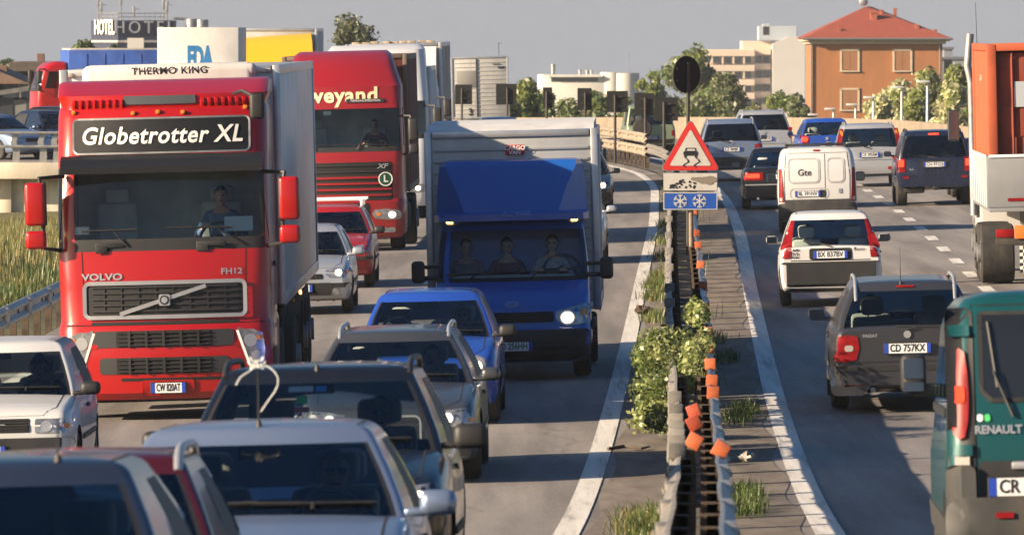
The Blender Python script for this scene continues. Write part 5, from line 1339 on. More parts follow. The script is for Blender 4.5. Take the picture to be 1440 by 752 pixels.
rib = rb.done('ribbon', mat('white_ribbon', (.8,.8,.78), .7), None, 60); rib.matrix_basis = c['root'].matrix_basis.copy(); tag(rib, 'white wedding ribbon bow tied round the aerial of the near silver car', 'ribbon')

# dark blue car at the bottom left corner
c = car('saloon_car', 'dark blue car cut off by the bottom left corner with a short roof aerial', 'car', STEELB, 4.2, 1.72, 1.43, stn(4.2,1.72,.66,.76,1.1,.94,.91,.94), (1.08,1.86,3.2,4.0,.79,.59,.93), [0,.05,.44,.49,.92,1], [(.78,.36),(3.4,.36)], [(.78,.30,.19),(3.4,.30,.19)], pat='ppgbgp', fg=GLASS)
front_kit(c, rr(.62,.66,.36,.16,.05), rr(0,.62,.8,.12,.03)); mirrors(c['root'], .84, -2.15+1.28, 1.0, STEELB); doors(c, (1.2,2.3,3.3)); pose(c['root'], wx(-78,28.3), 28.3, 4.2, .02); antenna(c, .30, 1.98, .16, -.5); 
# wine red car glimpsed behind it
c = car('estate_car', 'dark red car with a pale roof rail glimpsed between the blue and the silver cars', 'car', WINE, 3.3, 1.60, 1.36, stn(3.3,1.60,.64,.74,.8,.90,.88,.9), (.8,1.45,2.8,3.2,.74,.56,.90), [0,.05,.44,.49,.92,1], [(.65,.35),(2.7,.35)], [(.65,.30,.19),(2.7,.30,.19)], pat='ppgbgp')
front_kit(c, rr(.58,.64,.34,.16,.05), rr(0,.60,.8,.12,.03)); roof_rails(c, .53, 1.5, 2.9, .05, ALU); pose(c['root'], wx(58,32.7), 32.7, 3.3, .02)

# dark grey people carrier
c = car('people_carrier', 'dark grey estate with black roof rails and windscreen stickers behind the near silver hatchback', 'car', DGREY, 4.6, 1.80, 1.57, stn(4.6,1.80,.70,.84,1.12,1.02,.99,1.02,.22), (1.08,1.86,4.1,4.5,.83,.62,1.02), [0,.05,.40,.44,.70,.73,.96,1], [(.85,.39),(3.6,.39)], [(.85,.33,.21),(3.6,.33,.21)], pat='ppgbgbgp', floor=.56)
L_ = c['L']; r_ = c['root']
front_kit(c, sm([(.50,.76),(.80,.84),(.86,.66),(.56,.62)],2), rr(0,.66,.7,.14,.03), lit=(.70,.74,.08), intake=rr(0,.38,1.1,.16,.03))
roof_rails(c, .60, 1.95, 4.2, .07, BLK); doors(c, (1.2,2.4,3.5), handle=(2.2,)); mirrors(r_, .88, -2.3+1.38, 1.10, BLK, (.22,.14,.16)); pose(r_, wx(434,46.5), 46.5, 4.6, .02, lift=.02)
antenna(c, .0, 1.9, .05)
for x, z, wd, hh, m_ in ((.02,1.42,.16,.055,WHT),(.15,1.42,.07,.055,mat('sticker_blue', (.06,.35,.72), .5)),(.03,1.35,.07,.08,mat('sticker_green', (.06,.50,.14), .5)),(.03,1.29,.10,.05,mat('sticker_red', (.5,.08,.05), .5))):
    h = cast(c['bv'], 'F', x-.12, z); b = B(); b.box((x-.12, h.y+.035, z), (wd,.003,hh), 0, Matrix.Rotation(R(-52), 4, 'X')); b.done('windscreen_sticker', m_, r_)
person('driver with reflective sunglasses holding the wheel of the dark grey estate', r_, (.38,c['sy']-2.3,.55), mat('grey_top', (.12,.12,.13), .9), key='drive', turn=-.12, glasses=True)

# grey estate
c = car('estate_car', 'mid grey estate with silver roof rails and clear lit headlamps behind the blue hatchback\'s bonnet', 'car', MGREY, 4.55, 1.77, 1.43, stn(4.55,1.77,.66,.77,1.22,.93,.91,.94), (1.15,1.98,4.0,4.42,.81,.58,.93), [0,.05,.40,.44,.70,.73,.96,1], [(.86,.37),(3.52,.37)], [(.86,.32,.21),(3.52,.32,.21)], pat='ppgbgbgp')
c['root']['label'] = 'mid grey estate with silver roof rails between the dark grey one and the blue hatchback'
front_kit(c, sm([(.42,.69),(.74,.73),(.84,.72),(.84,.58),(.50,.56)],2), rr(0,.52,.62,.30,.06), lit=(.57,.64,.075), bowl=[(.57,.64,.065),(.73,.65,.055)], ind=(.80,.62,.03), intake=rr(0,.30,1.0,.12,.03), plate_s='', pz=.45, gframe=CHROME)
roof_rails(c, .54, 2.05, 4.2, .06, ALU); doors(c, (1.3,2.35,3.4), handle=(2.2,)); mirrors(c['root'], .86, -2.275+1.45, 1.0, MGREY); pose(c['root'], wx(548,72), 72, 4.55, .022); 
b = B(); b.box((.30,-2.275+1.5,1.02), (.16,.08,.03), .01, Matrix.Rotation(.1,4,'Y')); o = b.done('parking_disc', mat('card_orange', (.6,.22,.06), .6), c['root'])
person('driver in a dark shirt inside the mid grey estate', c['root'], (.36,c['sy']-2.275,.46), DK_SH, key='drive', hair=HAIRB)

# bright blue hatchback
c = car('hatchback', 'bright blue hatchback with round lit headlamps in front of the box van', 'car', CBLUE, 3.75, 1.66, 1.45, stn(3.75,1.66,.68,.80,.90,.95,.93,.95), (.86,1.66,3.2,3.66,.76,.57,.94), [0,.05,.46,.51,.92,1], [(.66,.34),(3.1,.34)], [(.66,.29,.18),(3.1,.29,.18)], pat='ppgbgp')
front_kit(c, ell(.57,.66,.135,.12,24), rr(0,.50,.85,.10,.03), lit=(.57,.66,.095), bowl=[(.57,.66,.11)], intake=rr(0,.32,1.1,.14,.03), plate_s='CV 403BX', pz=.42, badge=(0,.72,.05)); doors(c, (1.0,2.1,3.0), handle=(1.95,))
mirrors(c['root'], .80, -1.875+1.05, 1.01, BLK, (.20,.13,.14)); pose(c['root'], wx(600,83.5), 83.5, 3.75, .022)
steering(c['root'], -.36, -1.875+1.55, .99, .19, 25, mat('grey_wheel', (.10,.10,.10), .6))
person('passenger with long dark hair inside the bright blue hatchback', c['root'], (.36,c['sy']-1.875,.46), mat('brown_coat', (.05,.035,.03), .9), LAP, 'lap', hair=HAIRB)

# white car at the left edge
c = car('hatchback', 'white hatchback at the left edge beside the red lorry', 'car', WHITEP, 3.96, 1.70, 1.43, stn(3.96,1.70,.66,.80,1.08,.91,.90,.92,nw=.86), (1.04,1.72,3.4,3.86,.79,.62,.91), [0,.05,.44,.49,.92,1], [(.78,.34),(3.3,.34)], [(.78,.29,.18),(3.3,.29,.18)], pat='ppgbgp')
front_kit(c, rr(.64,.66,.34,.14,.02), rr(0,.67,.84,.13,.02), bowl=[(.58,.66,.055)], ind=(.78,.66,.03), bumper=rr(0,.42,1.66,.26,.05), plate_s='', pz=.42); doors(c, (1.15,2.3,3.2), handle=(2.1,))
mirrors(c['root'], .82, -1.98+1.22, .97, BLK, (.20,.13,.13)); pose(c['root'], wx(-18,72), 72, 3.96, .015)
white_car = c
b = B(); h = cast(c['bv'], 'F', .40, 1.33); b.box((.46,h.y+.03,1.33), (.07,.003,.05), 0, Matrix.Rotation(R(-50),4,'X')); b.done('windscreen_sticker', mat('sticker_blue', (.06,.35,.72), .5), c['root'])
person('driver in a dark knitted hat holding a phone to the ear in the white hatchback', c['root'], (.34,c['sy']-1.98-.05,.45), mat('dark_jumper', (.02,.02,.024), .9), PHONE, 'phone', turn=-.15, nod=.05, hat=mat('black_wool', (.012,.012,.013), .95, bump=.5, bs=60))
ph = B(); ph.box((0,0,0), (.05,.018,.11), .01); ph = ph.done('phone', BLK); tag(ph, 'black mobile phone held by the driver of the white hatchback', 'phone')
ph.matrix_basis = c['root'].matrix_basis @ Matrix.Translation(Vector((.34+.115, c['sy']-1.98-.07, .45+.70))) @ Matrix.Rotation(.3, 4, 'Y')

# silver and red superminis beside the red lorry
c = car('hatchback', 'small silver hatchback emerging beside the grey trailer with a lit headlamp', 'car', SILV2, 3.7, 1.62, 1.37, stn(3.7,1.62,.64,.76,.98,.90,.88,.9), (.94,1.62,3.2,3.62,.75,.56,.90), [0,.05,.46,.51,.92,1], [(.68,.33),(3.05,.33)], [(.68,.28,.17),(3.05,.28,.17)], pat='ppgbgp')
front_kit(c, sm([(.40,.70),(.76,.74),(.79,.60),(.46,.58)],2), rr(0,.60,.7,.08,.03), lit=(.60,.66,.075), ind=(.74,.66,.03), bumper=rr(0,.46,1.58,.07,.03), intake=rr(0,.40,1.0,.2,.04), plate_s='', foglights=(.55,.36,.055)); doors(c, (1.1,2.2,3.0))
mirrors(c['root'], .78, -1.85+1.12, .96, SILV2); pose(c['root'], wx(424,118), 118, 3.7, .012)
person('driver in a red jacket inside the small silver hatchback', c['root'], (.33,c['sy']-1.85,.44), mat('red_jacket', (.2,.03,.03), .9), key='drive')
c = car('hatchback', 'red hatchback with a white roof rack behind the small silver one', 'car', REDC, 3.8, 1.66, 1.40, stn(3.8,1.66,.66,.78,.95,.92,.90,.92), (.9,1.66,3.25,3.7,.77,.58,.92), [0,.05,.46,.51,.92,1], [(.68,.34),(3.1,.34)], [(.68,.29,.18),(3.1,.29,.18)], pat='ppgbgp')
front_kit(c, sm([(.36,.70),(.72,.76),(.79,.66),(.50,.60)],2), None, lit=(.58,.675,.07), bowl=[(.46,.67,.05)], bumper=rr(0,.52,1.62,.06,.02), intake=rr(.0,.36,1.1,.16,.04), plate_s=''); doors(c, (1.0,2.2,3.0))
mirrors(c['root'], .80, -1.9+1.08, .98, BLK); pose(c['root'], wx(460,130), 130, 3.8, .012)
b = B()
for y in (1.9,2.9):
    b.cyl((-.66,y-1.9,1.50),(.66,y-1.9,1.50),.028,None,8)
    for e in (-1,1): b.box((e*.58,y-1.9,1.44), (.06,.07,.13), .015)
b.done('roof_rack', mat('white_enamel', (.75,.75,.74), .4), c['root'])
person('driver in a grey jacket inside the red hatchback with the roof rack', c['root'], (.33,c['sy']-1.9,.45), mat('grey_jacket', (.08,.08,.085), .9), key='drive')

# dark and silver cars half hidden to the right of the box van, far white car
c = car('hatchback', 'silver car half hidden just behind the right side of the box van', 'car', SILV2, 4.1, 1.72, 1.44, stn(4.1,1.72), (1.0,1.8,3.4,4.0,.79,.58,.92), [0,.05,.44,.49,.92,1], [(.75,.35),(3.3,.35)], [(.75,.30,.19),(3.3,.30,.19)], pat='ppgbgp')
front_kit(c, rr(.62,.68,.36,.16,.05), rr(0,.62,.7,.12,.03), lit=None); mirrors(c['root'], .84, -2.05+1.2, 1.0, SILV2); doors(c,(1.1,2.2,3.2)); pose(c['root'], wx(790,140), 140, 4.1, .024)
c = car('hatchback', 'black car with one lit headlamp further back to the right of the box van', 'car', BLKP, 4.1, 1.72, 1.46, stn(4.1,1.72), (1.0,1.8,3.4,4.0,.79,.58,.92), [0,.05,.44,.49,.92,1], [(.75,.35),(3.3,.35)], [(.75,.30,.19),(3.3,.30,.19)], pat='ppgbgp')
front_kit(c, rr(.62,.68,.36,.16,.05), rr(0,.62,.7,.12,.03), lit=(.62,.68,.1)); mirrors(c['root'], .84, -2.05+1.2, 1.0, BLKP); doors(c,(1.1,2.2,3.2)); pose(c['root'], wx(812,178), 178, 4.1, .02)
c = car('hatchback', 'white car far back whose roof shows above the box van, below the grey box lorry', 'car', SILV2, 4.2, 1.75, 1.5, stn(4.2,1.75), (1.0,1.8,3.4,4.0,.80,.60,.92), [0,.05,.44,.49,.92,1], [(.75,.35),(3.3,.35)], [(.75,.30,.19),(3.3,.30,.19)], pat='ppgbgp')
front_kit(c, rr(.62,.68,.36,.16,.05), rr(0,.62,.7,.12,.03)); pose(c['root'], wx(708,256), 256, 4.2, -.06)

# cars up on the slip road at the left
def ramp_car(label, P_, px, D, yaw, H=1.44):
    c = car('saloon_car', label, 'car', P_, 4.3, 1.74, H, stn(4.3,1.74), (1.1,1.9,3.3,4.1,.80,.59,.92), [0,.05,.44,.49,.92,1], [(.78,.35),(3.4,.35)], [(.78,.30,.19),(3.4,.30,.19)], pat='ppgbgp')
    front_kit(c, rr(.62,.68,.36,.16,.05), rr(0,.62,.7,.12,.03)); mirrors(c['root'], .84, -2.15+1.28, 1.0, P_); doors(c,(1.2,2.3,3.3))
    c['root'].matrix_basis = Matrix.Translation((wx(px,D), D, DECK)) @ Matrix.Rotation(R(yaw), 4, 'Z'); return c
ramp_car('silver saloon on the slip road behind the parapet posts at the left edge', SILVER, -8, 234, 40, 1.40)
cc = ramp_car('dark blue saloon on the slip road between the silver one and the red lorry', NAVY, 74, 236, 32, 1.50)
ramp_car('black estate on the slip road behind the dark blue saloon', BLKP, 96, 243, 55, 1.55)
ramp_car('dark green car on the slip road at the far left edge behind the silver saloon', paint('bottle_green', (.02,.06,.05)), -46, 244, 35, 1.50)
person('driver in a white shirt in the dark blue saloon on the slip road', cc['root'], (-.36,cc['sy']-2.15,.46), mat('white_shirt', (.6,.58,.55), .9), CHIN, 'chin', turn=.4)

# ------------------------------------------------------------------ cars driving away
# dark grey estate, middle right
c = car('estate_car', 'grey estate with silver roof rails driving away just left of the teal van', 'car', paint('graphite', (.058,.060,.070), .5, .28, .05), 4.68, 1.75, 1.46,
    stn(4.68,1.75,.66,.77,1.2,.93,.92,.96,tw=.90,nb=.30), (1.15,1.98,4.18,4.60,.80,.60,.95), [0,.05,.38,.42,.66,.70,.95,1], [(.88,.37),(3.58,.37)], [(.88,.32,.20),(3.58,.32,.20)], pat='ppgbgbgp', rg=glass('tinted_rear_glass', (.42,.48,.46)))
rear_kit(c, sm([(.56,.86),(.80,.86),(.83,.80),(.83,.62),(.79,.58),(.58,.60)],2), rr(0,.37,1.74,.34,.07), paint('graphite', (.042,.043,.052)), 'CD 757KX', .72, badge=(0,.875,.042,.042), hatch=[(-.56,.57),(.56,.57)], rev=(.66,.73,.10,.07,.03), reflz=(.62,.30,.2,.04,.01), wip=((0,.93),((-.42,.95),(.12,.97),(-.1,.955))), exhaust=(.4,.26), brake3=(0,1.40,.2,.02,.005))
bvx = c['bv']; text('model_lettering', 'PASSAT', .05, CHROME, c['root'], (.42,.865), 'R', bvx, .012, bold=.02)
proj('bumper_strip', bvx, rr(0,.50,1.72,.05,.01,1), 'R', BLK, c['root'], .062, .02)
roof_rails(c, .56, 2.05, 4.3, .06, ALU); antenna(c, .05, 4.15, .42, .0); mirrors(c['root'], .86, -2.34+1.45, 1.0, paint('graphite', (.042,.043,.052)), (.2,.13,.14)); doors(c, (1.3,2.35,3.4), handle=(2.2,3.2)); pose(c['root'], wx(1279,84), 84, 4.68, .026, out=True)
person('driver with dark hair seen from behind in the grey estate left of the teal van', c['root'], (.36,c['sy']-2.34,.46), mat('pale_jumper', (.25,.22,.20), .9), key='drive')
# white hatchback
c = car('hatchback', 'white hatchback driving away with tall red pillar lamps and a black bumper', 'car', WHITEP, 3.76, 1.62, 1.45,
    stn(3.76,1.62,.66,.77,.95,.92,.90,.93,tw=.92,nb=.30), (.9,1.66,3.30,3.66,.755,.585,.92), [0,.05,.46,.51,.90,1], [(.68,.33),(3.1,.33)], [(.68,.28,.17),(3.1,.28,.17)], pat='ppgbgp')
rear_kit(c, [(.60,1.34),(.545,1.34),(.60,.98),(.625,.76),(.77,.76),(.775,.93),(.70,1.10)], rr(0,.47,1.60,.46,.08), BLK, 'BX 837BV', .81, badge=None, hatch=[(-.62,.72),(.62,.72)], recess=rr(0,.82,.66,.18,.04), wip=((-.02,.93),((.0,.95),(.42,1.02),(.15,.97))))
text('number_sticker', '22', .12, PLK, c['root'], (.55,.80), 'R', c['bv'], .012, bold=.01); text('number_caption', 'AIR', .05, PLK, c['root'], (.54,.885), 'R', c['bv'], .012, bold=.03, sx=1.4); text('model_lettering', 'Punto', .075, PLK, c['root'], (-.44,.885), 'R', c['bv'], .012, shear=.3)
mirrors(c['root'], .79, -1.88+1.10, .98, mat('mirror_grey', (.25,.25,.25), .5), (.19,.13,.13)); doors(c, (1.0,2.2), handle=(2.05,)); pose(c['root'], wx(1170,116), 116, 3.76, .03, out=True)
person('driver seen from behind in the white hatchback with pillar lamps', c['root'], (.34,c['sy']-1.88,.45), DK_SH, key='drive', hair=HAIRB)
# black saloon
c = car('saloon_car', 'black saloon driving away with glowing brake lamps beside the white van', 'car', BLKP, 4.8, 1.82, 1.45,
    [(0,.74,.66,.34),(.05,.8,.71,.27),(.18,.86,.76,.22),(.7,.9,.88,.2),(1.3,.91,.94,.2),(2.4,.91,.94,.2),(3.8,.90,.98,.2),(4.35,.88,1.0,.22),(4.74,.84,.97,.27),(4.8,.80,.90,.34)], (1.3,2.1,3.2,3.95,.81,.60,.95), [0,.05,.42,.47,.90,1], [(.9,.38),(3.7,.38)], [(.9,.32,.22),(3.7,.32,.22)], pat='ppgbgp')
rear_kit(c, rr(.60,.80,.46,.19,.04), rr(0,.46,1.80,.34,.08), BLKP, 'CB 118LP', .78, lit=(.62,.81,.34,.10,.03), reflz=None, hatch=[(-.7,.93),(.7,.93)], exhaust=(.5,.27), badge=(0,.90,.05)); proj('bumper_strip', c['bv'], rr(0,.60,1.76,.03,.01,1), 'R', CHROME, c['root'], .06, .02); doors(c,(1.4,2.5,3.5)); mirrors(c['root'], .9, -2.4+1.6, 1.02, BLKP)
pose(c['root'], wx(1096,178), 178, 4.8, .03, out=True)
# silver off-roaders
c = car('off_roader', 'silver off-roader with roof rails driving away, leftmost in the outbound lanes', 'car', SILVER, 4.6, 1.88, 1.74,
    stn(4.6,1.88,.78,.92,1.2,1.10,1.10,1.12,.30,tw=.9,nb=.40), (1.15,1.9,4.2,4.50,.86,.68,1.10), [0,.05,.38,.42,.66,.70,.95,1], [(.9,.42),(3.65,.42)], [(.9,.37,.24),(3.65,.37,.24)], pat='ppgbgbgp', floor=.65, rg=TGLASS, gl=TGLASS)
rear_kit(c, sm([(.66,1.02),(.88,1.04),(.89,.84),(.72,.82)],2), rr(0,.55,1.86,.26,.08), BUMPG, 'CZ 084JK', .90, badge=(0,1.10,.06), hatch=[(-.70,.70),(.70,.70)], wip=((0,1.08),((0,1.1),(.4,1.14),(.15,1.11))), exhaust=(.5,.42)); roof_rails(c, .64, 2.0, 4.2, .06, ALU); doors(c,(1.3,2.4,3.4)); mirrors(c['root'], .93, -2.3+1.4, 1.18, SILVER)
proj('bumper_valance', c['bv'], rr(0,.74,1.84,.16,.05), 'R', SILVER, c['root'], .045, .06)
pose(c['root'], wx(1030,212), 212, 4.6, .0, out=True)
c = car('people_carrier', 'white people carrier with a dark rear window, furthest left behind the silver off-roader', 'car', SILV2, 4.6, 1.85, 1.70, stn(4.6,1.85,.76,.9,1.0,1.06,1.06,1.08,.28,tw=.9,nb=.38), (.95,1.8,4.2,4.52,.85,.66,1.06), [0,.05,.38,.42,.66,.70,.95,1], [(.9,.4),(3.6,.4)], [(.9,.35,.22),(3.6,.35,.22)], pat='ppgbgbgp', floor=.62, rg=TGLASS, gl=TGLASS)
rear_kit(c, rr(.83,1.0,.13,.34,.03), rr(0,.5,1.83,.26,.07), SILV2, 'DA 415VE', .82, hatch=[(-.7,.66),(.7,.66)], badge=(0,1.02,.05)); roof_rails(c, .62, 1.9, 4.2, .05, ALU); doors(c,(1.2,2.3,3.3)); pose(c['root'], wx(1076,236), 236, 4.6, -.03, out=True)
c = car('hatchback', 'blue hatchback driving away between the white people carrier and the silver off-roader with pillar lamps', 'car', CBLUE, 4.2, 1.74, 1.50, stn(4.2,1.74,.7,.8,1.0,.97,.96,.98,tw=.9), (.95,1.8,3.5,4.1,.80,.60,.96), [0,.05,.44,.49,.92,1], [(.8,.36),(3.4,.36)], [(.8,.31,.20),(3.4,.31,.20)], pat='ppgbgp')
rear_kit(c, sm([(.56,.98),(.80,1.0),(.82,.80),(.58,.78)],2), rr(0,.42,1.72,.3,.07), CBLUE, 'CP 730NR', .62, badge=(0,.9,.05), lit=(.68,.89,.18,.14,.05)); doors(c,(1.1,2.2,3.2)); mirrors(c['root'], .86, -2.1+1.2, 1.02, CBLUE); pose(c['root'], wx(1164,228), 228, 4.2, -.015, out=True)
c = car('off_roader', 'silver off-roader with tall orange pillar lamps driving away left of the dark blue one', 'car', SILV2, 4.55, 1.78, 1.68, stn(4.55,1.78,.76,.9,1.05,1.06,1.05,1.06,.28,tw=.92,nb=.38), (1.0,1.85,4.25,4.46,.83,.68,1.05), [0,.05,.38,.42,.66,.70,.95,1], [(.85,.41),(3.5,.41)], [(.85,.36,.22),(3.5,.36,.22)], pat='ppgbgbgp', floor=.6)
rear_kit(c, [(.78,1.56),(.68,1.56),(.74,1.12),(.74,.94),(.86,.94),(.87,1.15)], rr(0,.52,1.78,.34,.07), SILV2, 'CK 095EM', .86, badge=(0,1.06,.05), hatch=[(-.7,.72),(.7,.72)], wip=((0,1.04),((0,1.06),(.4,1.10),(.15,1.07))), amb=(.735,1.45,.07,.16,.02), reflz=(.62,.50,.28,.08,.02)); roof_rails(c, .62, 1.95, 4.2, .05, ALU); doors(c,(1.2,2.3,3.3)); mirrors(c['root'], .88, -2.27+1.3, 1.12, SILV2)
proj('lower_valance', c['bv'], rr(0,.36,1.6,.12,.04), 'R', BLK, c['root'], .03, .06)
pose(c['root'], wx(1224,200), 200, 4.55, .01, out=True)
person('driver seen from behind in the silver off-roader with pillar lamps', c['root'], (.36,c['sy']-2.27,.6), DK_SH, key='drive')
c = car('off_roader', 'dark blue boxy off-roader driving away with lit brake lamps, left of the container lorry', 'car', NAVY, 4.6, 1.84, 1.78, stn(4.6,1.84,.84,1.0,1.3,1.14,1.12,1.14,.36,tw=.93,nb=.46), (1.3,1.95,4.3,4.50,.86,.70,1.12), [0,.05,.38,.42,.66,.70,.95,1], [(.9,.45),(3.6,.45)], [(.9,.38,.25),(3.6,.38,.25)], pat='ppgbgbgp', floor=.7, rg=TGLASS, gl=TGLASS)
rear_kit(c, rr(.80,.98,.20,.34,.03), rr(0,.60,1.86,.28,.06), NAVY, 'CN 971DJ', .98, lit=(.80,1.02,.13,.16,.02), hatch=[(-.72,.76),(.72,.76)], wip=((0,1.14),((0,1.16),(.4,1.19),(.15,1.17))), reflz=(.7,.68,.16,.05,.01), brake3=(0,1.70,.26,.04,.01,1), recess=rr(0,.98,.66,.18,.03)); roof_rails(c, .64, 2.0, 4.3, .05, BLK); doors(c,(1.4,2.5,3.4)); mirrors(c['root'], .92, -2.3+1.55, 1.2, NAVY)
text('badge_lettering', '4x4', .07, CHROME, c['root'], (.56,.87), 'R', c['bv'], .012, bold=.02)
b = B(); b.box((0,2.27,.42), (.12,.16,.1), .02); b.box((.5,2.1,.4), (.5,.3,.2), .05); b.done('tow_bar', BLK, c['root']); pose(c['root'], wx(1316,178), 178, 4.6, .018, out=True)
c = car('off_roader', 'pale green boxy car far off, seen between the black sign backs', 'car', SGREEN, 4.0, 1.75, 1.80, stn(4.0,1.75,.8,.95,1.1,1.08,1.08,1.1,.34,tw=.93,nb=.42), (1.1,1.6,3.75,3.92,.82,.70,1.08), [0,.05,.44,.49,.92,1], [(.8,.42),(3.2,.42)], [(.8,.37,.22),(3.2,.37,.22)], pat='ppgbgp', floor=.65, rg=TGLASS)
rear_kit(c, rr(.78,.8,.12,.2,.02), rr(0,.5,1.7,.2,.03), BLK, 'AZ 540FH', .66); b = B(); b.lathe([(2.03,.05),(2.03,.3),(2.07,.34),(2.16,.34),(2.2,.3),(2.2,.05)], 20, 'y', (.3,0,1.0)); b.done('spare_wheel', RUB, c['root']); pose(c['root'], wx(916,258), 258, 4.0, -.05, out=True)
# dark car ahead of the container lorry
c = car('hatchback', 'dark car ahead of the container lorry, mostly hidden by it', 'car', DGREY, 4.2, 1.74, 1.46, stn(4.2,1.74), (1.0,1.8,3.4,4.0,.80,.6,.93), [0,.05,.44,.49,.92,1], [(.8,.36),(3.4,.36)], [(.8,.31,.20),(3.4,.31,.20)], pat='ppgbgp')
rear_kit(c, rr(.68,.8,.22,.2,.03), rr(0,.42,1.72,.3,.06), DGREY, 'BN 264RT', .8); mirrors(c['root'], .86, -2.1+1.2, 1.02, DGREY); pose(c['root'], wx(1388,185), 185, 4.2, .018, out=True)

# --- vans (rear towards the camera)
def van_shell(root, L, hw, H, rake, P_, yr_top=.0, win=None, glass_z=None, belt=1.0):
    h2 = L/2
    lv = [(.26,hw*.90,-h2+.12,h2-.06,.22,.16,.06,.02),(.36,hw*.985,-h2+.03,h2-.01,.24,.16,.07,.03),(.6,hw,-h2,h2,.24,.15,.07,.03),(.9,hw,-h2+.08,h2-.005,.24,.14,.07,.03),(belt,hw*.995,-h2+.55,h2-.01,.20,.14,.07,.03),(belt+.08,hw*.99,-h2+.9,h2-.015,.18,.14,.07,.03),
          (belt+.35,hw*.975,-h2+1.2,h2-.03-yr_top*.3,.16,.14,.06,.03),(H-.24,hw*.945,-h2+1.75,h2-.06-yr_top*.75,.15,.14,.06,.04),(H-.12,hw*.91,-h2+1.95,h2-.09-yr_top,.15,.14,.06,.05),(H-.05,hw*.85,-h2+2.1,h2-.14-yr_top,.16,.15,.06,.05),(H-.01,hw*.72,-h2+2.3,h2-.25-yr_top,.16,.15,.05,.05),(H,hw*.4,-h2+2.7,h2-.8,.14,.14,.03,.03)]
    def cls(t, k):
        a, i = t
        if k in (5,6):
            if a == 'F' and 0 < i < 9: return 'gf'
            if a == 'S':
                j = i if i >= 0 else -i-1
                if win and j in win: return 'gs'
        return 'paint'
    sh = ring_shell(root, lv, [0,.03,.26,.30,.60,.64,.96,1], cls, {'paint': ('body', P_), 'gf': ('windscreen', WGLASS), 'gs': ('side_windows', TGLASS)}, smooth=35)
    b = B(); b.box((0,-.2,.55), (2*hw-.3,L-1.0,.08)); b.box((0,-h2+2.5,1.1), (2*hw-.3,.06,1.0)); b.done('interior_floor', INT, root)
    return sh, bvh_of(*sh.values())
kt = thing('panel_van', 'small white panel van with two blind rear doors driving away beside the black saloon', 'van'); L_ = 4.0
sh, bv = van_shell(kt, 4.0, .83, 1.80, 0, WHITEP, .10, (1,))
rk = dict(root=kt, bv=bv, body=sh['body'], L=L_)
rear_kit(rk, [(.74,1.36),(.80,1.36),(.815,.66),(.70,.66),(.72,.95)], rr(0,.46,1.66,.36,.08), BUMPG, 'BL 391NV', .83, plx=.20, hatch=[(-.17,.62),(-.17,1.70)], rev=(.77,.72,.06,.08,.02), lit=None, poff=.012)
proj('door_lower_trim', bv, rr(0,.66,1.36,.10,.02), 'R', BUMPG, kt, .02, .03)
for cx__, wd in ((.27,.64),(-.40,.34)):
    o_ = rr(cx__,1.31,wd,.50,.08); seam(bv, o_+[o_[0]], 'R', kt, .03, mat('pressed_panel_edge', (.40,.40,.40), .5), 'window_blank_edge', .008)
    proj('window_blank', bv, rr(cx__,1.31,wd-.04,.46,.07), 'R', WHITEP, kt, .012, .02)
text('van_lettering', 'Gte', .19, mat('dark_lettering', (.03,.03,.035), .5), kt, (.26,1.27), 'R', bv, .018, bold=.02)
o_ = rr(.17,.83,.80,.22,.09); seam(bv, o_+[o_[0]], 'R', kt, .02, mat('pressed_panel_edge', (.4,.4,.4), .5), 'handle_recess', .006)
proj('door_handle', bv, rr(-.10,.83,.16,.16,.05), 'R', BLK, kt, .008, .02)
seam(bv, [(.68,.62),(.69,1.2),(.64,1.68),(-.64,1.68),(-.69,1.2),(-.68,.62)], 'R', kt, .014)
proj('emblem', bv, rr(-.48,.88,.07,.10,.02), 'R', CHROME, kt, .012, .02); proj('high_brake_lamp', bv, rr(.0,1.735,.14,.035,.01), 'R', REDL, kt, .015, .02)
for e in (-1,1):
    for y, wv in ((-1.35,0),(1.3,0)): wheel(kt, e*.72, y, .30, .18)
    proj('wheel_arch_trim', bv, ell(1.3,.32,.38,.34), 'P' if e == 1 else 'N', DARK, kt, .004, .02)
b = B(); b.box((0,0,.34), (1.2,3.4,.12), .02); b.box((0,1.9,.30), (1.3,.1,.16), .03); b.done('underbody', DARK, kt)
mirrors(kt, .84, -2+1.25, 1.12, BLK, (.2,.14,.2)); 
b = B()
for y in (-.3, 1.2): b.box((0,y,1.835), (1.3,.05,.03), .01); [b.box((e*.62,y,1.81), (.06,.07,.08), .01) for e in (-1,1)]
b.done('roof_bar', BLK, kt)
pose(kt, wx(1151,157), 157, L_, .03, out=True)

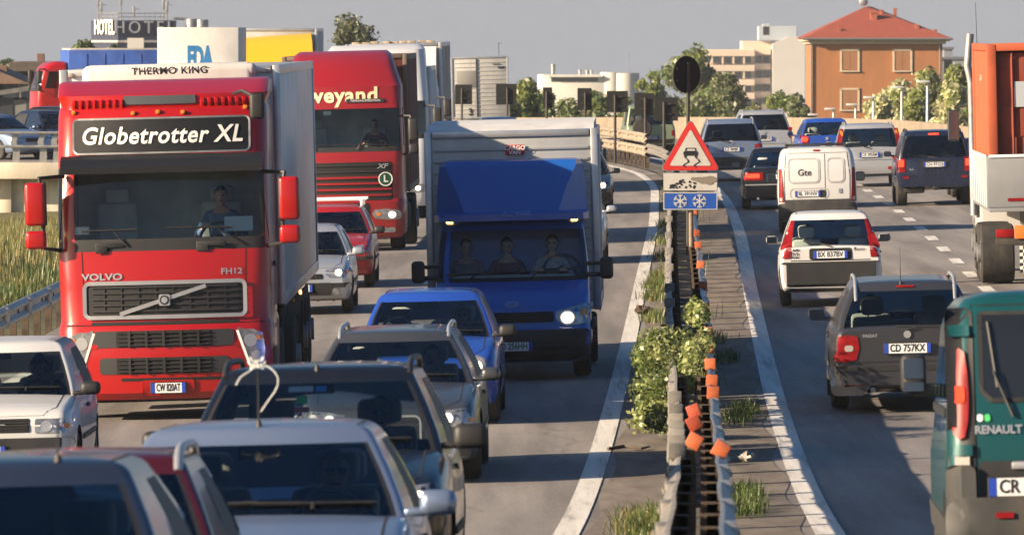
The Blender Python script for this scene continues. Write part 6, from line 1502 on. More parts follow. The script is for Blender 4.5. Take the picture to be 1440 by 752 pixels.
tt = thing('van', 'teal van with dark rear windows, cut off by the right edge', 'van'); L_ = 4.78
sh, bv = van_shell(tt, L_, .95, 1.97, 0, TEAL, .12, (1,3,5))
rk = dict(root=tt, bv=bv, body=sh['body'], L=L_)
BK2 = mat('gloss_black', (.008,.008,.009), .45)
for e in (1,-1):
    f = (lambda q: q) if e == 1 else mir
    proj('pillar_trim', bv, f([(.93,1.80),(.70,1.80),(.70,.62),(.95,.62)]) if False else f(rr(.85,1.25,.17,1.24,.04)), 'R', BK2, tt, .006, .03)
    t = proj('tail_light', bv, f(sm([(.82,1.60),(.89,1.58),(.915,1.30),(.90,1.10),(.83,1.08),(.80,1.3)],2)), 'R', REDL, tt, .022, .04, .05)
    proj('brake_lamp', bv, f(rr(.86,1.34,.07,.11,.03)), 'R', LITR, t, .030, .01, .05)
    proj('reversing_lamp', bv, f(rr(.85,.93,.09,.15,.03)), 'R', WLENS, tt, .02, .02)
    for z in (1.73,1.0): proj('hinge_cover', bv, f(rr(.85,z,.13,.07,.01)), 'R', TEAL, tt, .028, .03)
    proj('rear_window', bv, f([(.72,1.83),(.03,1.83),(.03,1.30),(.66,1.30),(.72,1.36)]), 'R', mat('dark_gloss_glass', (.012,.014,.016), .06, coat=.6), tt, .006, .02)
    o_ = f([(.72,1.83),(.03,1.83),(.03,1.30),(.66,1.30),(.72,1.36),(.72,1.83)]); seam(bv, o_, 'R', tt, .03, BLK, 'window_seal', .010)
    proj('bumper_reflector', bv, f(rr(.60,.60,.11,.035,.01)), 'R', REDL, tt, .075, .02)
seam(bv, [(0,.5),(0,1.9)], 'R', tt, .014); seam(bv, [(.765,.55),(.765,1.88),(-.765,1.88),(-.765,.55)], 'R', tt, .014)
proj('rear_bumper', bv, rr(0,.50,1.92,.42,.10), 'R', BUMPG, tt, .06, .10, .15)
for e in (1,-1):
    proj('bumper_corner', bv, rr(e*.86,.68,.18,.46,.05), 'R', BUMPG, tt, .05, .08)
proj('plate_recess', bv, rr(.36,.80,.78,.26,.03), 'R', BLK, tt, .004, .02); plate(tt, 'CR 618YS', bv, 'R', .43, .77, .52, .11, .012)
text('maker_lettering', 'RENAULT', .07, CHROME, tt, (.625,1.12), 'R', bv, .014, bold=.03, sx=.95)
wiper(tt, bv, (.53,1.20), ((.67,1.78),(.62,1.38),(.645,1.48)), 'R')
for p_, m_ in ((.735,WHT),(.69,mat('sticker_green', (.06,.5,.14), .5))): proj('sticker', bv, rr(p_,1.195,.035,.045,.01,1), 'R', m_, tt, .01, .005)
b = B(); b.box((.30,2.38,.90), (.5,.04,.05), .015); b.done('door_handle', CHROME, tt)
for e in (-1,1):
    for y in (-1.4,1.65): wheel(tt, e*.84, y, .33, .21)
    ax = 'P' if e == 1 else 'N'
    proj('wheel_arch_trim', bv, ell(1.65,.36,.43,.38), ax, DARK, tt, .004, .02); proj('side_rail', bv, rr(.2,1.22,3.6,.05,.01,1), ax, BLK, tt, .012, .02, .3); proj('sill_trim', bv, rr(.1,.5,4.2,.16,.03), ax, BUMPG, tt, .015, .02, .3)
    b = B(); b.box((e*1.07,-2.39+1.35,1.43), (.17,.14,.27), .05, seg=3); b.box((e*.97,-2.39+1.36,1.32), (.20,.06,.09), .02); o = b.done('wing_mirror', BLK, tt, 45); b = B(); b.box((e*1.07,-2.39+1.422,1.465), (.13,.006,.13)); b.box((e*1.07,-2.39+1.422,1.345), (.13,.006,.06)); b.done('mirror_glass', MIRG, o)
b = B(); b.box((0,0,.34), (1.5,4.0,.12), .02); b.done('underbody', DARK, tt); antenna(dict(L=0, root=tt, bv=bv, H=1.97), .2, 2.1-2.39+2.2, .05)
pose(tt, wx(1556,45.6), 45.6, L_, .034, out=True)
# ------------------------------------------------------------------ vegetation
def leaf_mat(name, col, trans=.35, var=.35):
    if name in _M: return _M[name]
    m, n, l, o = _new(name)
    tc = n.new('ShaderNodeTexCoord'); t = n.new('ShaderNodeTexNoise'); t.inputs['Scale'].default_value = 1.3; t.inputs['Detail'].default_value = 5; l.new(tc.outputs['Object'], t.inputs['Vector'])
    r = n.new('ShaderNodeValToRGB'); r.color_ramp.elements[0].position = .35; r.color_ramp.elements[1].position = .65
    r.color_ramp.elements[0].color = (*[c*(1-var) for c in col], 1); r.color_ramp.elements[1].color = (*[min(1, c*(1+var)) for c in col], 1); l.new(t.outputs['Fac'], r.inputs[0])
    d = n.new('ShaderNodeBsdfDiffuse'); tr = n.new('ShaderNodeBsdfTranslucent'); g = n.new('ShaderNodeBsdfGlossy'); g.inputs['Roughness'].default_value = .45
    x = n.new('ShaderNodeMixShader'); x.inputs[0].default_value = trans; y = n.new('ShaderNodeMixShader'); y.inputs[0].default_value = .05
    l.new(r.outputs[0], d.inputs[0]); l.new(r.outputs[0], tr.inputs[0]); l.new(d.outputs[0], x.inputs[1]); l.new(tr.outputs[0], x.inputs[2]); l.new(x.outputs[0], y.inputs[1]); l.new(g.outputs[0], y.inputs[2]); l.new(y.outputs[0], o.inputs[0])
    _M[name] = m; return m
def leaves(name, blobs, n, size, mats, parent=None, rg=None, asp=.6, hollow=.55):
    g = rg or np.random.default_rng(1)
    c = np.array([b[0] for b in blobs], float); r = np.array([b[1] for b in blobs], float); vol = r.prod(1)**.8; k = g.choice(len(blobs), n, p=vol/vol.sum())
    d = g.normal(size=(n,3)); d /= np.linalg.norm(d, axis=1)[:,None]
    rad = (hollow+(1-hollow)*g.random(n)**.6)[:,None]*(1+.12*g.normal(size=(n,1)))
    P = c[k]+d*r[k]*rad
    nrm = d+g.normal(size=(n,3))*.7; nrm /= np.linalg.norm(nrm, axis=1)[:,None]
    t = np.cross(nrm, g.normal(size=(n,3))); t /= np.linalg.norm(t, axis=1)[:,None]; u = np.cross(nrm, t)
    s = size*(.45+1.15*g.random(n)**1.5)[:,None]
    q = np.stack([P-t*s, P-u*s*asp, P+t*s, P+u*s*asp], 1).reshape(-1,3)
    f = np.arange(4*n).reshape(n,4)
    me = bpy.data.meshes.new(name); me.from_pydata(q.tolist(), [], f.tolist())
    for m in mats: me.materials.append(m)
    bl = g.integers(0, len(mats), len(blobs)); mi = np.where(g.random(n) < .6, bl[k], g.integers(0, len(mats), n))
    me.polygons.foreach_set('material_index', mi.astype(int).tolist())
    return link(name, me, parent)
BARK = mat('bark', (.09,.07,.05), .95, var=.4, vs=6)
G1 = leaf_mat('leaf_mid_green', (.13,.19,.045), .5); G2 = leaf_mat('leaf_dark_green', (.055,.075,.032), .4); G3 = leaf_mat('leaf_yellow_green', (.24,.28,.075), .5); G4 = leaf_mat('leaf_pale_bloom', (.62,.60,.36), .5); G5 = leaf_mat('leaf_olive', (.19,.185,.08), .5); G6 = leaf_mat('leaf_grey_green', (.19,.21,.11), .5)
def tree(name, label, X, D, base, h, w_, mats, n=5000, leaf=.22, seed=1, group=None, low=.15, tall=False, cat='tree'):
    g = np.random.default_rng(seed); r = thing(name, label, cat, (X, D, base), group=group)
    b = B(); b.tube([(0,0,-.3),(.02*h*.2,0,h*.3),(-.02*h*.3,.05,h*.62),(0,0,h*.85)], [.035*h,.026*h,.016*h,.006*h], 9)
    for k in range(7):
        a = g.random()*6.28; z = h*(.25+.5*g.random()); ln = w_*.42*(.6+.4*g.random())
        b.tube([(0,0,z),(ln*.5*math.cos(a), ln*.5*math.sin(a), z+h*.08),(ln*math.cos(a), ln*math.sin(a), z+h*.17)], [.012*h,.008*h,.004*h], 6)
    b.done('trunk', BARK, r, 50)
    bl = []
    nb = 38 if not tall else 16
    for k in range(nb):
        t = g.random(); z = h*(low+(1-low)*t*.93)
        prof = math.sin(math.pi*min(1, max(.12, (.18+.80*t))))**.6 if not tall else (1-t*.85)
        a = g.random()*6.28; rr_ = w_*.5*prof*(.35+.5*g.random())
        s = w_*(.13+.12*g.random())*(1 if not tall else .8)
        bl.append(((rr_*math.cos(a), rr_*math.sin(a), z), (s, s, s*(.75+.35*g.random()))))
    leaves('crown', bl, int(n*1.5), leaf*.72, mats, r, g, .55, .15)
    return r
GB = lambda X, D: float(tz(np.array([X]), np.array([D]))[0])
def T(px, pytop, D, wpx, label, mats, seed, n=4500, leaf=.24, name='broadleaf_tree', group=None, **k):
    X = wx(px, D); b = GB(X, D); h = wz(pytop, D)-b
    return tree(name, label, X, D, b, h, wpx*D/F, mats, n, leaf, seed, group, **k)
T(972, 66, 520, 105, 'tall rounded green tree behind the round sign back', [G1,G3,G6], 11, 9000, .24)
T(915, 92, 500, 55, 'lower yellow-green tree left of the tall rounded one', [G3,G1], 12, 4000, .22)
T(1018, 100, 480, 70, 'grey-green loose tree between the tall rounded tree and the apartment block', [G6,G5,G1], 13, 5000, .2)
T(738, 104, 430, 50, 'yellow-green bushy tree right of the grey box lorry', [G3,G1], 14, 4200, .2)
BL = ['yellow-green bush behind the narrowest black sign back','dark green bush between the two narrow sign backs left of centre','olive bush below the white factory building','bush left of the three clustered black sign backs','bush directly right of the grey box lorry','low bush in front of the apartment block','low bush between the apartment block and the orange house','low bush touching the left corner of the orange house','bush behind the right part of the grey box lorry','bush behind the left part of the grey box lorry','bush right of the round sign pole, behind the silver off-roader','bush behind the rightmost black square sign back','bush behind the middle of the three clustered sign backs']
for k, (px, py, D, wp) in enumerate(((768,128,440,52),(800,134,430,50),(838,130,450,58),(872,122,460,46),(715,135,420,50),(1060,140,430,50),(1095,125,470,60),(1122,130,455,44),(690,150,410,50),(655,150,415,60),(985,138,420,60),(940,140,430,60),(900,142,420,50))):
    T(px, py, D, wp, BL[k], [[G3,G1],[G1,G6],[G5,G1]][k % 3], 30+k, 2600, .2, 'bush', 'low bushes behind the roads', low=.02, cat='bush')
BT = ['pale blossoming tree in front of the right windows of the orange house','pale blossoming tree at the right corner of the orange house','tallest pale blossoming tree, left of the container lorry','leftmost pale blossoming tree in front of the orange house','pale blossoming tree behind the orange container','low pale blossoming tree behind the tallest street lamp','low pale blossoming tree above the dark blue off-roader']
for k, (px, py, D, wp) in enumerate(((1262,112,400,70),(1310,98,390,80),(1352,90,380,75),(1238,132,385,60),(1395,94,390,70),(1290,128,370,70),(1345,120,360,70))):
    T(px, py, D, wp, BT[k], [[G4,G3,G4],[G4,G4,G3],[G3,G4,G3]][k % 3], 50+k, 9000, .19, 'blossoming_tree', 'pale blossoming trees beside the right barrier', low=.05)
T(1372, 140, 300, 60, 'bright green shrub right beside the container lorry', [G1,G3], 61, 2600, .17, 'bush', low=.03, cat='bush')
T(497, 29, 420, 92, 'dark spreading tree rising behind the white lorries', [G2,G5,G6], 63, 4500, .2, low=.3)
T(118, 56, 420, 60, 'green treetop below the hotel sign', [G1,G2], 65, 3000, .22)
T(160, 58, 440, 40, 'small treetop right of the one below the hotel sign', [G2,G1], 66, 2200, .22)
T(14, 84, 480, 46, 'green treetop over the house roofs at the left edge', [G1,G2], 67, 2600, .22)
T(1432, 86, 520, 60, 'distant dark tree behind the container lorry', [G2,G1], 69, 2500, .25)

# ------------------------------------------------------------------ buildings
STU = mat('orange_stucco', (.35,.145,.055), .9, var=.2, vs=.5, grime=.35, stretch=(1,1,.3), gcol=(.2,.09,.04)); ROOFT = None
def tile_mat():
    m, n, l, o = _new('roof_tiles'); p = n.new('ShaderNodeBsdfPrincipled'); p.inputs['Roughness'].default_value = .85; l.new(p.outputs[0], o.inputs[0])
    tc = n.new('ShaderNodeTexCoord'); wv = n.new('ShaderNodeTexBrick'); wv.inputs['Scale'].default_value = 2.6; wv.inputs['Color1'].default_value = (.40,.085,.045,1); wv.inputs['Color2'].default_value = (.30,.06,.035,1); wv.inputs['Mortar'].default_value = (.14,.03,.02,1); wv.inputs['Mortar Size'].default_value = .04
    mp = n.new('ShaderNodeMapping'); mp.inputs['Rotation'].default_value = (R(90),0,0); l.new(tc.outputs['Object'], mp.inputs[0]); l.new(mp.outputs[0], wv.inputs['Vector']); l.new(wv.outputs[0], p.inputs['Base Color']); return m
ROOFT = tile_mat(); CREAM = mat('cream_trim', (.52,.44,.33), .8, var=.1); SHUT = mat('brown_shutter', (.28,.13,.06), .75, var=.15, vs=3, stretch=(1,1,8))
D = 560.; s_ = F/D
def hb(px, py): return (px-1236)/s_, (HY-py)/s_+CAMZ
X0 = wx(1236, D); base = GB(X0, D)-1
oh = thing('orange_house', 'large orange house with a red tiled hipped roof and closed brown shutters', 'house', (X0, D, base))
zb = lambda py: wz(py, D)-base
xl, xr = (1142-1236)/s_, (1325-1236)/s_; dep = 12.
b = B(); ze = zb(58)
b.box(((xl+xr)/2, dep/2, ze/2), (xr-xl, dep, ze), .02); wall = b.done('wall', STU, oh, 20)
b = B(); b.box(((xl+xr)/2, dep/2, ze+.08), (xr-xl+1.1, dep+1.1, .22), .04); b.box(((xl+xr)/2, dep/2, ze-.12), (xr-xl+.5, dep+.5, .22), .04); b.done('eaves', CREAM, oh, 30)
b = B(); ex = .75; zt = zb(9); cxm = (1222-1236)/s_
b.bm.verts.index_update()
A = [b.bm.verts.new(q) for q in ((xl-ex,-ex,ze+.19),(xr+ex,-ex,ze+.19),(xr+ex,dep+ex,ze+.19),(xl-ex,dep+ex,ze+.19))]; t1 = b.bm.verts.new((cxm,dep*.42,zt)); t2 = b.bm.verts.new((cxm+.5,dep*.6,zt))
for q in ((A[0],A[1],t1),(A[1],A[2],t2,t1),(A[2],A[3],t2),(A[3],A[0],t1,t2),(A[3],A[2],A[1],A[0])): b.bm.faces.new(q)
roof = b.done('roof', ROOFT, oh, 0)
b = B(); b.tube([(xl-ex,-ex-.06,ze+.16),(xr+ex,-ex-.06,ze+.16)], .09, 8); b.tube([(xl-.08,-.1,ze),(xl-.08,-.1,.2)], .06, 8); b.tube([(xr-.2,-.12,ze),(xr-.2,-.12,.2)], .06, 8); b.done('gutter', mat('zinc', (.2,.2,.2), .5, .5), oh, 40)
for (px, py, k) in ((1231,28,1.0),(1291,42,.6),(1243,20,.5),(1262,18,.5),(1315,48,.5),(1181,46,.5)):
    x, z = (px-1236)/s_, zb(py); b = B(); y_ = dep*.42*(1-(zt-z)/(zt-ze))*.0+ (-ex+(dep*.42+ex)*((z-ze)/(zt-ze)))
    b.box((x, y_, z), (.5*k,.5*k,1.0*k), .03); b.box((x, y_, z+.55*k), (.62*k,.62*k,.12), .02); b.done('chimney', mat('chimney_red', (.32,.10,.06), .9, var=.2), roof, 20)
b = B(); b.lathe([(0,.0+.01),(.04,.22),(.10,.34)], 16, 'y', ((1218-1236)/s_, dep*.4-.3, zt+.35)); b.cyl(((1222-1236)/s_,dep*.42,zt-.1),((1222-1236)/s_,dep*.42,zt+.6),.03); b.done('satellite_dish', STEEL, roof, 40)
for px in (1195,1269):
    for py in (85,140):
        x, z = (px-1236)/s_, zb(py)
        b = B()
        for e in (-1,1): b.box((x+e*.66,-.03,z), (.14,.10,1.62), .01)
        b.box((x,-.03,z+.78), (1.46,.10,.14), .01); b.box((x,-.06,z-.82), (1.5,.18,.10), .01)
        w_ = b.done('window', CREAM, oh, 20); b = B(); b.box((x-.3,-.02,z), (.58,.05,1.44), .005); b.box((x+.3,-.02,z), (.58,.05,1.44), .005); b.done('shutter', SHUT, w_, 20)
b = B()
for k in range(14): b.box((xl-.02,.35,.6+k*ze/14.2), (.10,.7 if k % 2 else .45,.42), .01)
b.done('corner_quoin', CREAM, oh, 20)
# apartment block
D = 1500.; s_ = F/D; X0 = wx(1056, D); base = GB(X0, D)-2; ab = thing('apartment_block', 'cream apartment block with long balcony bands left of the orange house', 'apartment block', (X0, D, base))
zb = lambda py: wz(py, D)-base; xb = lambda px: (px-1056)/s_
CRM = mat('cream_render', (.58,.47,.37), .9, var=.08, vs=.2); GRW = mat('shade_grey_render', (.50,.48,.46), .9, var=.08, vs=.2); WIN = mat('far_window', (.035,.04,.045), .3)
b = B(); b.box((xb(1022),10,zb(70)/2), (xb(1060)-xb(985),18,zb(70)), .05); b.done('wall', CRM, ab, 0)
b = B(); b.box((xb(1068),13,zb(58)/2), (xb(1088)-xb(1042),18,zb(58)), .05); b.done('wall', CRM, ab, 0)
b = B(); b.prism([(xb(1086),0),(xb(1131),0),(xb(1131),zb(52)),(xb(1108),zb(52)),(xb(1086),zb(62))], 'y', -2, 14); b.done('wall', GRW, ab, 0)  # right-hand wall: its shade is put into the grey render colour
b = B(); b.box((xb(1094),6,zb(47)), (xb(1122)-xb(1068),8,zb(37)-zb(57)), .1); b.box((xb(1078),4,zb(42)), (1.5,4,2.4), .1); b.done('stair_tower', mat('bluish_render', (.36,.40,.45), .9, var=.1), ab, 0)
for py in (72,93,113,132,150):
    b = B(); b.box((xb(1022),.2,zb(py+3)), (xb(1061)-xb(983),2.6,1.25), .05); b.box((xb(1071),2.6,zb(py+1)), (xb(1084)-xb(1058),2.6,1.2), .05); b.done('balcony', CRM, ab, 0)
    for px in (995,1008,1024,1038,1052,1068,1078):
        b = B(); b.box((xb(px),.92 if px < 1060 else 3.95,zb(py+12)), (1.25,.14,1.3)); b.done('window', WIN, ab, 0)
    for px in (1001,1016,1031,1046): b = B(); b.box((xb(px),.0,zb(py+12)), (.35,1.8,1.7)); b.done('balcony_fin', CRM, ab, 0)
# pale factory
D = 1000.; s_ = F/D; X0 = wx(826, D); base = GB(X0, D)-2; fb = thing('factory_building', 'low white building with rounded corners and roof vents beyond the hedge', 'building', (X0, D, base)); zb = lambda py: wz(py, D)-base; xb = lambda px: (px-826)/s_
WR = mat('white_render', (.60,.57,.52), .85, var=.08, vs=.4)
b = B(); b.box((xb(808),5,zb(108)/2), (xb(850)-xb(766),8,zb(108)), .1)
for px, t, r in ((768,105,1.0),(860,102,1.3),(880,103,1.6)): b.cyl((xb(px),2.2,0),(xb(px),2.2,zb(t)),r*1.15,None,28)
b.box((xb(870),4,zb(103)/2), (xb(895)-xb(850),6,zb(103)), .1); wl_ = b.done('wall', WR, fb, 30)
b = B(); b.box((xb(808),.95,zb(112)), (xb(842)-xb(776),.1,.55)); b.done('window_band', WIN, fb, 0)
b = B(); b.box((xb(808),.7,zb(107)), (xb(846)-xb(772),1.0,.35), .05); b.done('cornice', WR, fb, 0)
for px, t, r in ((778,93,.28),(816,101,.22),(826,101,.22),(832,101,.2)): b = B(); b.cyl((xb(px),4,zb(108)),(xb(px),4,zb(t)),r,None,12); b.cyl((xb(px),4,zb(t)),(xb(px),4,zb(t)+.2),r*1.25,None,12); b.done('roof_vent', STEEL, fb, 40)
b = B(); b.cyl((xb(884),4,zb(103)),(xb(884),4,zb(72)),.05,None,6); b.box((xb(885),4,zb(78)), (.6,.03,.05)); b.box((xb(885),4,zb(84)), (.4,.03,.05)); b.done('mast', STEEL, fb, 40)
# hotel tower
D = 640.; s_ = F/D; X0 = wx(165, D); base = GB(X0, D)-1; ht = thing('hotel_tower', 'dark blue hotel tower with big white lettering on two faces and masts on its roof', 'building', (X0, D, base)); zb = lambda py: wz(py, D)-base; xb = lambda px: (px-165)/s_
HN = mat('hotel_navy', (.012,.020,.060), .7, var=.15, vs=.5)
xa, xc, xd = xb(127), xb(166), xb(243)
b = B(); z1 = zb(29); P3 = [(xa,1.6),(xc,0),(xd,1.2),(xd,7),(xa,7)]; b.prism(P3, 'z', 0, z1); b.done('wall', HN, ht, 0)
b = B(); b.prism([(xa-.08,1.55),(xc,-.08),(xd+.08,1.15),(xd+.08,7),(xa-.08,7)], 'z', zb(60), zb(57)); b.box((xb(191),-.1,zb(62)), (1.4,.3,1.0)); b.done('ledge', GRW, ht, 0)
SGW = mat('hotel_lettering', (.80,.78,.74), .5); 
me = text_mesh('HOTEL', 1.72, bold=.03, sx=.40, space=1.0, ext=.05); me.materials.clear(); me.materials.append(SGW); o = link('lettering', me, ht); an = math.atan2(1.6, xa-xc); o.matrix_basis = Matrix.Translation(((xa+xc)/2,.8-.12,zb(39.5))) @ Matrix.Rotation(math.atan2(-1.6, xc-xa), 4, 'Z') @ Matrix.Rotation(R(90), 4, 'X')
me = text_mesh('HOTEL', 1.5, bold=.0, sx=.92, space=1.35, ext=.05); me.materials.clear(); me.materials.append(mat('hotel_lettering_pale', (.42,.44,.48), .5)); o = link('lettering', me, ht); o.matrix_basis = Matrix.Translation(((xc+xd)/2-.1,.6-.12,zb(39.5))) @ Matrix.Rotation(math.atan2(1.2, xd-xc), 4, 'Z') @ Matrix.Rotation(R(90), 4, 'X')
b = B()
for z in (zb(24),zb(19)): b.tube([(xb(136),1.5,z),(xb(166),.4,z),(xb(233),1.4,z)], .035, 5)
for k in range(14): px = 136+k*7.4; b.cyl((xb(px),1.3,z1),(xb(px),1.3,zb(16)),.03,None,5)
b.done('roof_railing', STEEL, ht, 0)
for px, t in ((136,-4),(168,-6),(140,4),(228,0),(233,4),(186,10)):
    b = B(); b.cyl((xb(px),3,z1),(xb(px),3,zb(t)),.06,None,6); b.box((xb(px),2.9,zb(t+6)), (.22,.2,.9), .03); b.box((xb(px)+.3,3,zb(t+3)), (.5,.05,.05)); b.done('aerial_mast', STEEL, ht, 30)
b = B(); b.tube([(xd,2,zb(26)),(xb(262),2,zb(27)),(xb(266),2,zb(32))], .12, 8); b.cyl((xb(268),2,0),(xb(268),2,zb(27)),.5,None,14); b.cyl((xb(283),2,0),(xb(283),2,zb(28)),.55,None,14); b.done('roof_pipes', STEEL, ht, 40)
# houses at the left edge
D = 330.
for lab, px0, px1, ye, yr, m_, md, dd in (('grey gabled house with a low tiled roof at the left edge', -60, 30, 118, 96, mat('grey_plaster', (.22,.20,.18), .9, var=.15, vs=.6), mat('brown_tiles', (.17,.11,.08), .9, var=.3, vs=3), 0),
                              ('dark brown house with a flat roof behind the red cab on the slip road', 26, 66, 100, 88, mat('brown_plaster', (.16,.12,.09), .9, var=.15, vs=.6), mat('dark_tiles', (.09,.07,.06), .9, var=.3, vs=3), 18),
                              ('long low grey shed with a sloping roof below the house roofs', -30, 110, 140, 118, mat('shed_grey', (.16,.16,.15), .9, var=.15), mat('shed_roof_grey', (.12,.12,.12), .9, var=.3), -14)):
    Dh = D+dd; s_ = F/Dh; X0 = wx((px0+px1)/2, Dh); base = GB(X0, Dh)-1; h_ = thing('house', lab, 'house', (X0, Dh, base)); zb = lambda py: wz(py, Dh)-base; hw = (px1-px0)/2/s_
    b = B(); b.box((0,4,zb(ye)/2), (2*hw,8,zb(ye)), .02); b.done('wall', m_, h_, 0)
    b = B()
    if 'shed' in lab: b.prism([(-hw-.3,zb(ye)),(hw+.3,zb(ye-24)),(hw+.3,zb(ye-24)+.2),(-hw-.3,zb(ye)+.2)], 'y', -.4, 8.4)
    elif 'flat' in lab: b.box((0,4,zb(ye)+.2), (2*hw+.8,8.8,.45), .03)
    else: b.prism([(-hw-.4,zb(ye)),(hw+.4,zb(ye)),(hw*.1,zb(yr))], 'y', -.4, 8.4)
    rf = b.done('roof', md, h_, 0); b = B(); b.box((hw*.3,3,zb(ye)+.45), (.35,.35,.7), .02); b.done('chimney', mat('chimney_brown', (.16,.09,.07), .9), rf, 0)
    for x in (-.5,.15,.6): b = B(); b.box((x*hw,-.01,zb(ye+14)), (.8,.06,1.0)); b.done('window', WIN, h_, 0)
# blue roofed low buildings far right
for lab, px, py, wp in (('distant grey building between the orange house and the container lorry', 1350, 84, 60),('small pale tower far right of the orange house', 1333, 70, 12)):
    D = 900.; s_ = F/D; X0 = wx(px, D); base = GB(X0, D)-1; q = thing('building', lab, 'building', (X0, D, base)); zz = wz(py, D)-base
    b = B(); b.box((0,4,zz/2), (wp/s_,8,zz), .02); b.done('wall', mat('bluegrey_render', (.20,.22,.26), .9, var=.1), q, 0); b = B(); b.box((0,4,zz+.15), (wp/s_+.4,8.4,.3), .02); b.done('roof', mat('dark_roof', (.10,.11,.13), .9), q, 0)

# ------------------------------------------------------------------ barrier, lamp posts, signs
b = B(); Ds = np.arange(205, 420, 3.); rings = []
for d in Ds:
    x = float(edgeR(d))+.5; z = float(gz(x, d)); rings.append([Vector((x-.18,d,z-.1)),Vector((x-.10,d,z+.35)),Vector((x-.08,d,z+.95)),Vector((x+.10,d,z+.95)),Vector((x+.25,d,z-.1))])
b.loft(rings); o = b.done('barrier_wall', mat('tan_concrete', (.25,.20,.15), .9, var=.2, vs=1, grime=.3), None, 30); tag(o, 'low tan concrete barrier curving along the far right edge of the road', 'barrier')
ger = guardrail('verge_guardrail', 'grey corrugated guardrail along the right edge of the outbound road', lambda D_: edgeR(D_)+.1, 60, 204, -1, (.56,), post=2.5, mb=GALV)
LMP = mat('pale_lamp_post', (.62,.62,.60), .5, .3)
for k, (px, py, D) in enumerate(((1304,116,340),(1268,124,360),(1228,138,380),(1203,148,400),(1172,154,420),(1148,162,440))):
    X = wx(px, D); base = GB(X, D)-.3; r = thing('street_lamp', 'thin pale street lamp, %s in the row from the right' % ['first and tallest','second','third','fourth','fifth','sixth and smallest'][k], 'street lamp', (X, D, base), group='street lamps behind the right barrier'); h = wz(py, D)-base
    b = B(); b.tube([(0,0,0),(0,0,h*.5),(0,0,h)], [.09,.07,.055], 8); b.done('pole', LMP, r, 50)
    b = B(); b.box((-.2,-.1,h+.03), (.62,.24,.12), .04); b.done('lamp_head', LMP, r, 40)
BKS = mat('black_sign_back', (.006,.006,.007), .85); SPOST = mat('sign_post_grey', (.045,.04,.037), .6, .4, var=.3, vs=4)
for k, (px, y0, y1, wp, D) in enumerate(((937,137,170,33,222),(906,131,162,28,234),(868,128,158,30,246),(822,124,155,20,260),(770,123,152,13,276),(712,118,147,29,292),(652,119,147,24,312))):
    X = wx(px, D); zc = wz((y0+y1)/2, D); base = float(gz(X, D)); h = (y1-y0)*D/F; w_ = wp*D/F
    r = thing('road_sign', ['black square sign back nearest to the round sign','black square sign back second from the round sign','black square sign back third from the round sign, left of centre of the group','narrow black sign back beside the white building','narrowest black sign back left of the white building','black square sign back in front of the right part of the grey box lorry','black square sign back in front of the left part of the grey box lorry'][k], 'road sign', (X, D, base))
    b = B(); b.box((0,0,zc-base), (w_,.03,h), .006); b.box((0,.0,zc-base), (w_*.96,.05,.03)); b.done('sign_panel', BKS, r, 20)
    b = B(); b.cyl((w_*(.05 if k % 2 else -.1),-.06,-.1),(w_*(.05 if k % 2 else -.1),-.06,zc-base+h*.3),.045,None,10); b.box((0,-.04,zc-base+.15), (.3,.05,.04)); b.box((0,-.04,zc-base-.15), (.3,.05,.04)); b.done('post', SPOST, r, 40)
# snow warning sign assembly
D = 124.; X0 = wx(971, D); base = float(gz(X0, D)); sg = thing('warning_sign', 'triangular slippery road warning sign over a white and a blue snowflake panel in the median', 'road sign', (X0, D, base)); zb = lambda py: wz(py, D)-base; xb = lambda px: (px-971)*D/F
SRED = mat('sign_red', (.52,.02,.018), .45, var=.08, grime=.15); SWHT = mat('sign_white', (.50,.48,.45), .5, var=.06, grime=.35, gcol=(.3,.26,.2)); SBLU = mat('sign_blue', (.012,.075,.36), .45, var=.1, grime=.15); SGRY = mat('sign_grey_back', (.28,.28,.28), .5, .5)
def rtri(cx, cz, a, r):
    pts = []
    for k in range(3):
        t = R(90+120*k); c_ = (cx+(a-r*2)*math.cos(t), cz+(a-r*2)*math.sin(t))
        for j in range(-4,5): u = t+R(15*j); pts.append((c_[0]+r*math.cos(u), c_[1]+r*math.sin(u)))
    return pts
zc = (zb(242)+zb(172))/2-.10; a_ = .58
b = B(); b.prism(rtri(0,zc,a_,.045), 'y', -.0, .03); tp = b.done('triangle_panel', SGRY, sg, 20)
b = B(); b.prism(rtri(0,zc,a_-.015,.045), 'y', -.006, -.001); b.done('red_border', SRED, tp, 0)
b = B(); b.prism(rtri(0,zc-.005,a_-.175,.02), 'y', -.012, -.008); b.done('white_field', SWHT, tp, 0)
b = B()
q = lambda *p: b.prism([(x*1.0, zc-.06+z) for x, z in p], 'y', -.019, -.014)
q((-.11,.02),(.11,.02),(.12,.06),(.115,.09),(-.115,.09),(-.12,.06)); q((-.075,.10),(.075,.10),(.10,.09),(-.10,.09)); 
q((-.08,.15),(.08,.15),(.095,.10),(.08,.10),(.068,.138),(-.068,.138),(-.08,.10),(-.095,.10))
q((-.105,.02),(-.07,.02),(-.07,-.01),(-.105,-.01)); q((.105,.02),(.07,.02),(.07,-.01),(.105,-.01))
for s0 in (-.09,.09):
    P = [(s0,-.015),(s0+.045,-.05),(s0+.055,-.085),(s0-.0,-.115),(s0-.03,-.14),(s0-.01,-.165)]
    for (x1,z1),(x2,z2) in zip(P[:-1],P[1:]): q((x1-.011,z1),(x1+.011,z1),(x2+.011,z2),(x2-.011,z2))
b.done('skidding_car_symbol', PLK, tp, 0)
